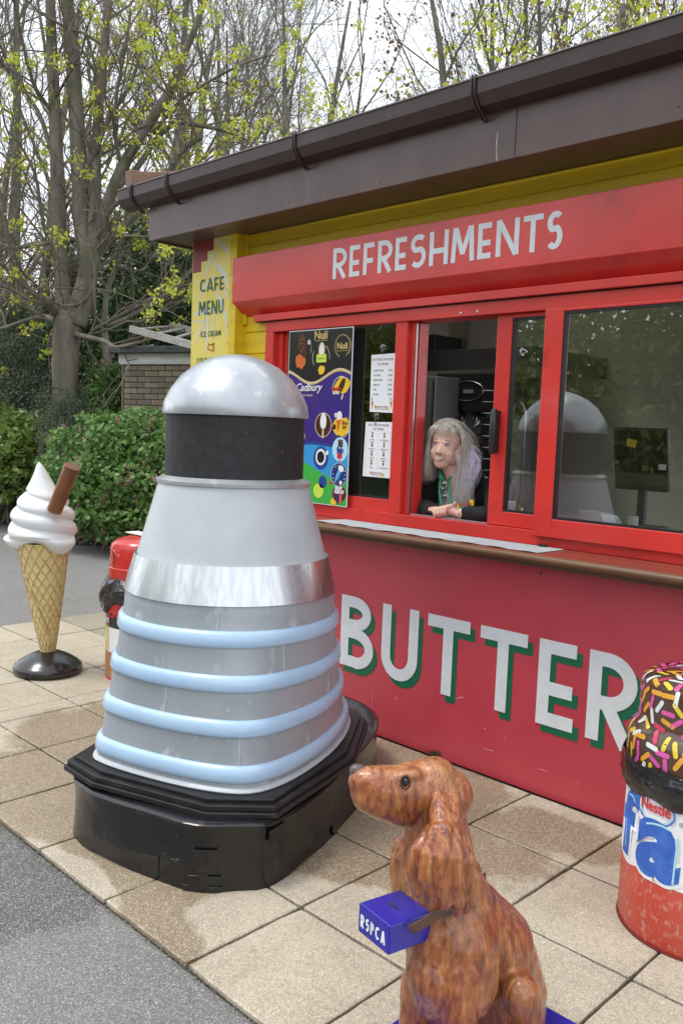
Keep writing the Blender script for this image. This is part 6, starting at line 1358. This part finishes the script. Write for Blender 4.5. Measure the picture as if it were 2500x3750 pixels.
# ---- the big tree left of the kiosk, limb by limb
TD = 12.3
def limb(pts, dd=0, K=None):
    P_ = [at(p[0], p[1], d=TD+dd+(p[3] if len(p) > 3 else 0)) for p in pts]; R_ = [p[2]*(TD+dd)/FPX for p in pts]
    n = len(P_); K = K or max(6, (n-1)*4+1); t = np.linspace(0, n-1, K); P_ = np.array(P_)
    # Catmull-Rom
    Q = []
    for a in t:
        i = min(int(a), n-2); u = a-i; p0 = P_[max(i-1, 0)]; p1 = P_[i]; p2 = P_[i+1]; p3 = P_[min(i+2, n-1)]
        Q.append(.5*((2*p1)+(-p0+p2)*u+(2*p0-5*p1+4*p2-p3)*u*u+(-p0+3*p1-3*p2+p3)*u**3))
    return np.array(Q), np.interp(t, range(n), R_)
mt0 = at(238, 1860, Z=0.03, ); mt0 = at(238, 1700, d=TD); mt0[2] = 0
trunkpt = [(238,2010,56),(238,1850,50),(238,1700,47),(239,1450,45),(243,1250,49),(262,1150,50)]
limbs = {
 'B': [(252,1200,42),(236,1100,32),(228,1000,27),(216,870,26),(212,700,25),(205,500,23),(197,300,21),(188,100,19),(183,-120,16)],
 'C': [(272,1190,46),(305,1080,38),(330,970,34),(338,900,30)],
 'C1': [(322,990,32),(303,860,28),(296,740,29),(290,600,30),(284,478,29),(272,300,26),(258,150,23),(248,0,21),(240,-140,18)],
 'C2': [(336,930,26),(346,800,23),(350,680,21),(352,560,19),(362,400,17),(380,220,15),(395,0,13),(400,-120,10)],
 'D': [(340,930,28),(385,770,22),(450,610,20),(540,460,18),(610,350,16),(665,220,14),(720,90,12),(770,-60,9)],
 'E': [(345,925,24),(400,875,19),(450,830,17),(510,775,15),(590,690,13),(660,560,11),(740,500,9)],
 'F': [(420,690,13),(470,650,12),(520,590,11),(580,500,10),(650,450,9),(740,462,8),(830,480,7),(900,508,6)],
 'G': [(215,1160,16),(190,1130,14),(160,1094,12),(110,1065,9),(50,1010,8),(5,965,7),(-40,930,6)],
 'G2': [(205,1175,12),(160,1160,10),(90,1175,8),(20,1200,7),(-40,1210,5)],
 'H': [(335,870,11),(285,878,10),(200,888,9),(120,900,8),(40,905,7),(-30,880,6)],
 'I': [(265,1218,12),(300,1230,10),(340,1238,9),(390,1252,8),(420,1272,7),(480,1262,6),(560,1240,4)],
 'J1': [(190,560,9),(150,430,8),(90,330,7),(30,250,6),(-30,190,5)], 'J2': [(200,420,9),(130,320,7),(90,180,6),(60,40,5),(40,-60,4)],
 'J3': [(215,930,8),(170,860,7),(150,760,7),(130,640,6),(80,540,5),(30,480,4)], 'J4': [(292,640,9),(350,560,8),(400,430,7),(470,330,6),(520,180,5),(560,40,4)],
 'K1': [(385,790,9),(450,730,8),(540,700,6),(640,640,5),(720,600,4)], 'K2': [(300,1010,8),(340,1040,7),(310,1100,6),(250,1120,5),(200,1110,4)], 'K3': [(600,420,8),(640,300,7),(640,180,6),(620,60,5)],
 'K4': [(560,490,7),(660,370,6),(780,290,5),(900,230,4),(1000,200,3)], 'K5': [(445,610,8),(420,480,7),(430,330,6),(460,180,5),(480,40,4)]}
rng = np.random.default_rng(12)
tr = root('sycamore_tree', 'large grey barked tree with twin stems and fresh yellow leaf tufts behind the shrubs', 'tree', tuple(mt0))
g = G(); Q, R_ = limb(trunkpt, K=28); g.tube(Q, R_*(1+.04*np.sin(np.arange(28)*2.1)), 22)
for k, v in limbs.items():
    if k in 'BCDE' or k in ('C1', 'C2'): Q, R_ = limb(v, dd={'D': -.5, 'E': -.7, 'C1': .1}.get(k, 0)*.0); g.tube(Q, R_, 14)
part('trunk', g, BARK, tr, smooth=True, fix=False)
arr = []
for k, v in limbs.items():
    dd = rng.uniform(-1.4, 1.0)
    vv = [(p[0], p[1], p[2], (0 if k in ('B','C','C1','C2') else dd*i/(len(v)-1))) for i, p in enumerate(v)]
    Q, R_ = limb(vv, K=14); arr.append((Q, R_))
    if not (k in 'BCDE' or k in ('C1', 'C2')):
        gg = G(); gg.tube(Q, R_, 8); part('branch', gg, BARK, tr, smooth=True, fix=False)
P0 = np.array([a[0] for a in arr]); R0 = np.array([a[1] for a in arr])
P1, R1 = grow(P0, np.minimum(R0, .045), 7, 1.9, .9, .22, 7, rng, rs=.5, t0=.12, minr=.008, wob=.28)
P2, R2 = grow(P1, R1, 5, .85, .8, .18, 5, rng, rs=.6, t0=.15, minr=.0050, wob=.26)
P3, R3 = grow(P2, R2, 4, .38, .8, .2, 4, rng, rs=.7, t0=.2, minr=.0033, wob=.25)
nmesh('twigs', cat([tubes_arr(P1, R1, 5), tubes_arr(P2, R2, 4), tubes_arr(P3, R3, 3)]), BARKT, tr, mt0, kind='stuff')
def clusters(tips, rng, frac, per, spread, size, asp=.8, droop=.8):
    sel = tips[rng.random(len(tips)) < frac]; c = np.repeat(sel, per, 0)+rng.normal(scale=spread, size=(len(sel)*per, 3)); return leaves(c, size, rng, asp=asp, droop=droop)
tips = P3[:, -1]; nz = np.sin(tips[:, 0]*1.9)+np.sin(tips[:, 2]*2.3+1)+np.sin(tips[:, 1]*1.7+2); tsel = tips[nz > .2]
nmesh('new_leaves', clusters(tsel, rng, .34, 16, .036, .050), NEWL, tr, mt0, kind='stuff')
# bigger drooping flower tufts on the near twigs
near = P2[:, -1]; near = near[rng.random(len(near)) < .15]
nmesh('leaf_tufts', clusters(near, rng, 1., 34, .048, .050, .7, 1.3), NEWL, tr, mt0, kind='stuff')
# ---- slender crooked tree beside the hut
t2 = root('young_tree', 'slender crooked pale barked tree leaning beside the brick hut', 'tree', tuple(at(405, 1700, d=12.9)*np.array([1,1,0])))
J = [(412,1960,24),(408,1700,22),(405,1450,20),(400,1370,18),(388,1270,14),(384,1190,12),(390,1090,10),(412,1010,9),(438,955,8),(452,870,6),(460,800,5),(470,700,4)]
JB = [[(392,1195,9),(470,1162,9),(560,1110,8),(650,1040,7),(720,970,5)], [(396,1178,7),(520,1112,7),(620,1060,6),(720,1035,4)], [(384,1195,7),(340,1150,7),(330,1135,6),(300,1100,4)], [(405,1290,8),(440,1270,7),(480,1275,5),(560,1265,3)], [(430,975,5),(520,990,5),(560,940,4),(640,900,3)], [(395,1060,6),(350,1010,5),(320,1020,4),(290,1000,3)]]
g = G(); Q, R_ = limb(J, .6, 44); g.tube(Q, R_, 12); part('trunk', g, BARKG, t2, smooth=True, fix=False); arr = []
for v in JB: Q, R_ = limb(v, .5, 14); arr.append((Q, R_)); g = G(); g.tube(Q, R_, 8); part('branch', g, BARKG, t2, smooth=True, fix=False)
P0 = np.array([a[0] for a in arr]); R0 = np.array([a[1] for a in arr]); P1, R1 = grow(P0, R0, 6, .9, .8, .25, 5, rng, minr=.006); P2, R2 = grow(P1, R1, 5, .4, .8, .2, 4, rng, minr=.0035)
o2 = ORG[t2.name]; nmesh('twigs', cat([tubes_arr(P1, R1, 4), tubes_arr(P2, R2, 3)]), BARKT, t2, o2, kind='stuff'); nmesh('new_leaves', clusters(P2[:, -1], rng, .12, 14, .04, .06), NEWL, t2, o2, kind='stuff')
# ---- bare wood trees: three kinds built once, then copied
def wood_tree(seed, H, label, leafm, lfrac, twigm, barkm, spread=.5, name='woodland_tree', per=9, lsz=.09, lsp=.10):
    rng = np.random.default_rng(seed); r = root(name, label, 'tree', (0, 0, 0), 'bare spring trees of the wood behind the kiosk')
    z = np.linspace(0, 1, 9); nst = 2 if seed % 2 else 3; ST = []
    for s in range(nst):
        a = rng.uniform(0, 6.28); lean = rng.uniform(.06, .22); x = np.cos(a)*lean*H*z**1.3+np.cumsum(rng.normal(0, .06, 9)); y = np.sin(a)*lean*H*z**1.3+np.cumsum(rng.normal(0, .06, 9)); x[0] = y[0] = 0
        ST.append(np.stack([x, y, z*H*rng.uniform(.85, 1)], 1))
    P0 = np.array(ST); R0 = np.array([np.linspace(.17, .028, 9)*rng.uniform(.7, 1) for _ in ST])
    P1, R1 = grow(P0, R0, 8, H*.36, .75, .22, 8, rng, rs=.42, t0=.16, minr=.02, wob=.2)
    P2, R2 = grow(P1, R1, 6, H*.17, .75, .2, 6, rng, rs=.5, t0=.2, minr=.008, wob=.22)
    P3, R3 = grow(P2, R2, 5, H*.085, .8, .15, 4, rng, rs=.55, t0=.2, minr=.0048, wob=.2)
    P4, R4 = grow(P3, R3, 3, H*.045, .8, .15, 3, rng, rs=.6, t0=.2, minr=.003, wob=.2)
    nmesh('trunk', tubes_arr(P0, R0, 12), barkm, r, 0, True); nmesh('branches', tubes_arr(P1, R1, 6), barkm, r, 0, True, 'stuff'); nmesh('twigs', cat([tubes_arr(P2, R2, 4), tubes_arr(P3, R3, 3), tubes_arr(P4, R4, 3)]), twigm, r, 0, kind='stuff')
    if lfrac:
        t = P4[:, -1]; q = np.sin(t[:, 0]*1.3)+np.sin(t[:, 1]*1.5+1)+np.sin(t[:, 2]*1.1+seed); t = t[q > .3]
        nmesh('new_leaves', clusters(t, rng, lfrac, per, lsp, lsz), leafm, r, 0, kind='stuff')
    return r
kinds = [wood_tree(31, 11, 'bare', NEWL, .075, BARKF, BARK), wood_tree(44, 12, 'bare', NEWL, .045, BARKF, BARKG), wood_tree(57, 10, 'bare', REDL, .22, BARKT, BARK, lsz=.085)]
NAMES = [('bare forked tree', 'bare pale trunked tree', 'bronze budded tree')]
WT = [  # px, depth, kind, scale, turn, where
 (60, 17, 1, 1.0, .3, 'close behind the big tree at the left edge of the frame'), (-60, 21, 0, 1.05, 1.3, 'half out of the frame at the far left'), 
 (330, 19, 1, .95, 4.0, 'just right of the twin stems'), (690, 27, 0, 1.2, 2.9, 'far behind the gutter corner'), (1220, 27, 0, 1.15, .2, 'behind the middle of the roof'), (585, 18, 1, .95, .9, 'above the left end of the gutter'), 
 (800, 20, 1, 1.0, 3.6, 'over the first gutter bracket gap'), (930, 25, 0, 1.15, 1.9, 'far back above the middle left of the roof'), (1060, 18, 1, .92, 5.6, 'above the third gutter bracket'), 
 (1400, 19, 2, .95, 2.4, 'left of the bronze group over the roof'), (1700, 16, 2, .98, 1.1, 'above the fourth gutter bracket'), (1900, 19, 0, 1.12, 3.1, 'over the right half of the roof'),
 (2080, 15, 2, 1.02, 5.0, 'highest one at the upper right'), (2280, 18, 2, 1.15, .6, 'over the right end of the roof'), (2450, 22, 0, 1.2, 2.0, 'in the top right corner'),
 (-250, 16, 1, 1.0, 5.2, 'beyond the left edge of the frame')]
first = {}
for i, (px, d, k, s, tz, where) in enumerate(WT):
    p = at(px, 1560, d=d); lab = NAMES[0][k]+' '+where
    if k not in first:
        o = kinds[k]; first[k] = 1; o.location = (p[0], p[1], 0); o.rotation_euler[2] = tz; o.scale = (s, s, s); o['label'] = lab
    else: o = copy_thing(kinds[k], (p[0], p[1], 0), tz, s, lab)
# ---- yellow leaved maple showing above the roof, nearer
r = wood_tree(63, 8.6, 'young maple full of bright yellow green leaves showing over the right half of the roof', NEWL, .34, BARKT, BARK, name='maple_tree', per=12, lsz=.085, lsp=.12); p = at(1850, 1560, d=13.2); r.location = (p[0], p[1], 0); r['group'] = 'leafing maples behind the kiosk'
c = copy_thing(r, tuple(at(1330, 1560, d=14.5)*np.array([1,1,0])), 2.1, .78, 'young maple with pale yellow leaves showing low over the middle of the roof')
c = copy_thing(r, tuple(at(2330, 1560, d=15)*np.array([1,1,0])), 4.1, 1.05, 'tallest yellow leaved maple at the upper right behind the roof')
# ---- leafy masses
def blobcloud(n, lobes, rng, shell=.55):
    """points in the outer part of a bunch of ellipsoid lobes"""
    w_ = np.array([l[3]*l[4]*l[5] for l in lobes])**(2/3); k = rng.choice(len(lobes), n, p=w_/w_.sum()); d = nrm(rng.normal(size=(n, 3))); r = rng.random(n)**.33*(1-shell)+shell; r *= 1+.12*np.sin(d[:, 0]*7+k)+.12*np.sin(d[:, 2]*9+k*2)
    L = np.array(lobes); return L[k, :3]+d*r[:, None]*L[k, 3:6]
def bush(name, label, cat_, lobes, n, mt, size, seed, base, asp=.55, stems=14, group=None, kind=None, stemm=None, droop=.3, clump=0):
    rng = np.random.default_rng(seed); r = root(name, label, cat_, base, group)
    pts = blobcloud(n, lobes, rng); pts = pts[pts[:, 2] > .05]
    if clump: pts = pts+0
    nmesh('foliage', leaves(pts, size, rng, asp=asp, droop=droop), mt, r, ORG[r.name], kind='stuff')
    L = np.array(lobes); b = np.array(base); P = []
    for i in range(stems):
        l = L[rng.integers(len(L))]; e = l[:3]+rng.normal(size=3)*l[3:6]*.35; s = b+np.array([rng.normal(0, .25), rng.normal(0, .25), 0]); mid = (s+e)/2+rng.normal(0, .12, 3); P.append(np.array([s, s*.6+mid*.4, mid, mid*.5+e*.5, e]))
    P = np.array(P); R = np.tile(np.linspace(.022, .006, 5), (len(P), 1)); P1, R1 = grow(P, R, 8, .5, .8, .1, 4, rng, minr=.004)
    nmesh('stems', cat([tubes_arr(P, R, 6), tubes_arr(P1, R1, 4)]), stemm or BARKT, r, ORG[r.name], kind='stuff')
    return r
def L3(px, py, d, rx, ry, rz): p = at(px, py, d=d); return (p[0], p[1], p[2], rx, ry, rz)
def G0(px, d): p = at(px, 1560, d=d); return (p[0], p[1], .03)
# flowering currant, with lobed leaves and pink clusters
cl = [L3(430,1760,10.3,.62,.62,.62), L3(310,1700,10.5,.5,.5,.5), L3(560,1720,10.4,.55,.5,.55), L3(640,1800,10.1,.5,.5,.5), L3(400,1600,10.6,.42,.4,.30), L3(520,1580,10.7,.42,.4,.30), L3(320,1860,10.4,.42,.4,.34), L3(480,1880,10.2,.6,.5,.34), L3(255,1790,10.7,.3,.35,.42), L3(620,1620,10.6,.36,.36,.30), L3(700,1700,10.2,.45,.4,.5)]
rng = np.random.default_rng(8); base = G0(440, 10.5)
cu_ = root('flowering_currant', 'rounded bright green currant shrub dotted with pink flower clusters', 'shrub', base)
pts = blobcloud(19000, cl, rng, .72); pts = pts[pts[:, 2] > .12]
def lobed(pos, size, rng):
    n = len(pos); d = rng.normal(size=(n, 3)); d[:, 2] -= .35; d = nrm(d); up = rng.normal(size=(n, 3))*.7+np.array([.3, -.5, 1.0]); s = nrm(np.cross(d, up)); nn = np.cross(s, d); L = size*rng.uniform(.6, 1.3, (n, 1))
    sh = [(0,0,0),(.18,.42,.05),(.42,.30,.06),(.62,.50,.0),(.78,.18,.05),(1,0,-.05),(.78,-.18,.05),(.62,-.50,.0),(.42,-.30,.06),(.18,-.42,.05)]
    V = np.stack([pos+d*L*a+s*L*b+nn*L*c for a, b, c in sh], 1).reshape(-1, 3); b0 = (np.arange(n)*10)[:, None]
    F = np.concatenate([b0+np.array(q)[None] for q in ((0,1,2,5),(2,3,4,5),(0,5,8,9),(5,6,7,8))], 0); return V, F
nmesh('foliage', lobed(pts, .056, rng), CURL, cu_, ORG[cu_.name], kind='stuff')
fpts = blobcloud(230, cl, rng, .96); fp = np.repeat(fpts, 16, 0)+rng.normal(size=(len(fpts)*16, 3))*np.array([.012, .012, .030]); nmesh('pink_flowers', leaves(fp, .021, rng, asp=.8, droop=.6), PINK, cu_, ORG[cu_.name], kind='stuff')
P = []
for i in range(34):
    l = cl[rng.integers(len(cl))]; e = np.array(l[:3])+rng.normal(size=3)*np.array(l[3:])*.4; s = np.array(base)+np.array([rng.normal(0, .4), rng.normal(0, .25), 0]); m_ = (s+e)/2; P.append(np.array([s, s*.5+m_*.5, m_, e]))
P = np.array(P); nmesh('stems', tubes_arr(P, np.tile(np.linspace(.016, .005, 4), (len(P), 1)), 5), BARK, cu_, ORG[cu_.name], kind='stuff')
# laurel hedge at the left
bush('laurel_shrub', 'broad glossy laurel shrub at the left edge of the flower bed', 'shrub', [L3(-60,1600,12.8,1.1,.9,.42), L3(110,1590,12.8,.42,.5,.34), L3(60,1680,12.6,.6,.6,.42), L3(-40,1740,12.6,.9,.7,.4), L3(160,1650,12.9,.25,.3,.40), L3(130,1740,12.7,.36,.4,.36)], 9000, LAUR, .105, 2, G0(20, 12.9), asp=.5, stems=40)
bush('small_leaved_shrub', 'dark small leaved shrub at the foot of the big tree trunk', 'shrub', [L3(240,1560,11.7,.42,.4,.34), L3(215,1700,11.6,.30,.3,.5), L3(300,1520,11.9,.35,.35,.3), L3(200,1480,12.0,.3,.3,.25), L3(275,1620,11.7,.3,.3,.4)], 11000, GREYL_, .030, 3, G0(240, 11.8), asp=.5, stems=20)
bush('rhododendron_shrub', 'mid green leafy shrub growing against the left end of the brick hut', 'shrub', [L3(420,1500,12.0,.36,.35,.5), L3(400,1430,12.2,.3,.3,.35), L3(445,1560,11.8,.3,.3,.3)], 2600, MIDL, .10, 4, G0(420, 12.1), asp=.42, stems=16)
# evergreen bank behind the hut and the dark shrubs of the wood edge
bush('holm_oak_tree', 'dense dark evergreen tree rising behind the brick hut', 'tree', [L3(520,1010,16.5,1.7,1.4,1.1), L3(640,1120,16,1.6,1.4,1.3), L3(500,1220,16,1.5,1.3,1.2), L3(420,1000,17.5,.9,1,1.1), L3(700,950,17.5,1.3,1.2,.9), L3(600,1330,15.5,1.7,1.3,1.0), L3(760,1150,16.5,1.6,1.4,1.4), L3(380,1330,16.5,1.0,1,1.1)], 30000, DARKL, .115, 5, G0(560, 16.5), asp=.42, stems=40, stemm=BARKG)
bush('holly_tree', 'dark glossy evergreen seen between the trunk and the slender tree', 'tree', [L3(330,1330,14.6,.8,.8,.8), L3(350,1480,14.2,.9,.8,.9), L3(310,1190,15.5,.6,.7,.7), L3(420,1380,14.8,.7,.7,1.0)], 13000, DARKL, .08, 6, G0(350, 14.8), asp=.45, stems=20)
bush('grey_green_shrub', 'hazy grey green shrub bank left of the big tree trunk', 'shrub', [L3(60,1420,15,1.2,1.0,.7), L3(150,1350,15.5,.8,.8,.8), L3(-60,1350,15,1.1,1,.8), L3(90,1500,14.3,1.0,.8,.6)], 17000, GREYL_, .055, 7, G0(70, 15), asp=.45, stems=30)
bush('wild_shrub', 'olive and bronze leaved shrub high on the left between bare trees', 'shrub', [L3(30,1130,19,1.7,1.4,1.1), L3(150,1220,18.5,1.3,1.2,1.0), L3(-80,1180,18,1.4,1.2,1.2), L3(100,1020,20,1.5,1.3,1.0)], 11000, REDL, .06, 9, G0(60, 18.8), asp=.5, stems=46)
bush('ivy_bank', 'fresh green bank of leaves behind the left shrubs', 'shrub', [L3(40,1290,17,1.3,1.0,.8), L3(170,1290,16.8,.9,.9,.9), L3(60,1180,18,1.2,1,.7)], 11000, MIDL, .07, 10, G0(100, 17), asp=.5, stems=30)
# low ground cover
rng = np.random.default_rng(77)
def gc(n, x0, x1, d0, d1, size, mt, hz, nm, label):
    px = rng.uniform(x0, x1, n); d = rng.uniform(d0, d1, n); P = np.array([at(a, 1560, d=b) for a, b in zip(px, d)]); P[:, 2] = .04+rng.random(n)**2*hz; o = nmesh(nm, leaves(P, size, rng, asp=.35, droop=-.3), mt, None, np.zeros(3)); tag(o, label, 'ground cover', kind='stuff')
gc(9000, -100, 330, 13.2, 20, .10, MIDL, .55, 'ground_cover', 'low green ground cover leaves on the soil under the trees')
gc(5000, -300, 700, 15, 30, .16, OLIV, 1.1, 'undergrowth', 'olive undergrowth filling the floor of the wood')
# far wood seen as one mass
n = 60000; px = rng.uniform(-900, 3200, n); d = rng.uniform(33, 46, n); P = np.array([CR*(a-1250)/FPX*b+CF*b for a, b in zip(px, d)]); P[:, 2] = rng.random(n)**1.3*(4.2+1.0*np.sin(px/170)+.8*np.sin(px/61)); o = nmesh('far_wood', leaves(P, .34, rng, asp=.30, droop=-1.2), mat('far_wood_leaf', (.10,.11,.06), (.16,.14,.10), rough=.8, scale=.25, trans=.2), None, np.zeros(3)); tag(o, 'far hazy wood closing the view behind the trees', 'wood', kind='stuff')
# trees across the lake, behind the camera: they show only as reflections in the glass
n = 90000; P = np.stack([rng.uniform(-75, 30, n), rng.uniform(-46, -33, n), rng.random(n)**.9*(11+3*np.sin(np.arange(n)*.01))], 1); P[:, 2] = rng.random(n)*(10+2.5*np.sin(P[:, 0]*.22)+2*np.sin(P[:, 0]*.61+1)); o = nmesh('lakeside_wood', leaves(P, .55, rng, asp=.55, droop=.2), mat('lakeside_leaf', (.30,.33,.09), (.14,.18,.05), rough=.7, scale=.12, trans=.3), None, np.zeros(3)); tag(o, 'green wood across the lake mirrored in the kiosk windows', 'wood', kind='stuff')
g = G(); g.add([(-90,-60,.05),(60,-60,.05),(60,-31,.05),(-90,-31,.05)], [(0,1,2,3)]); g.box(-90, 60, -31, -30.8, -.6, .05); tag(part('far_bank', g, OLIV), kind='structure')
g = G(); X_ = np.linspace(-90, 60, 40); g.add([(x, -44, -.3) for x in X_]+[(x, -50, 8.5+2*math.sin(x*.23)+1.5*math.sin(x*.6)) for x in X_], [(i, i+1, 41+i, 40+i) for i in range(39)]); tag(part('reflection_backing', g, mat('backing_green', (.16,.19,.06), (.09,.11,.035), rough=.9, scale=.4)), kind='structure')
# ================================================================== lettering curves become plain meshes
fonts = [o for o in list(SC.objects) if o.type == 'FONT']
dgr = bpy.context.evaluated_depsgraph_get(); dgr.update()
for o in fonts:
    me = bpy.data.meshes.new_from_object(o.evaluated_get(dgr)); nm, pr, mw, ml = o.name, o.parent, (o.location.copy(), o.rotation_euler.copy(), o.scale.copy()), o.data.materials[0]
    bpy.data.objects.remove(o); q = bpy.data.objects.new(nm, me); COL.objects.link(q); q.parent = pr; q.location, q.rotation_euler, q.scale = mw
    if not me.materials: me.materials.append(ml)
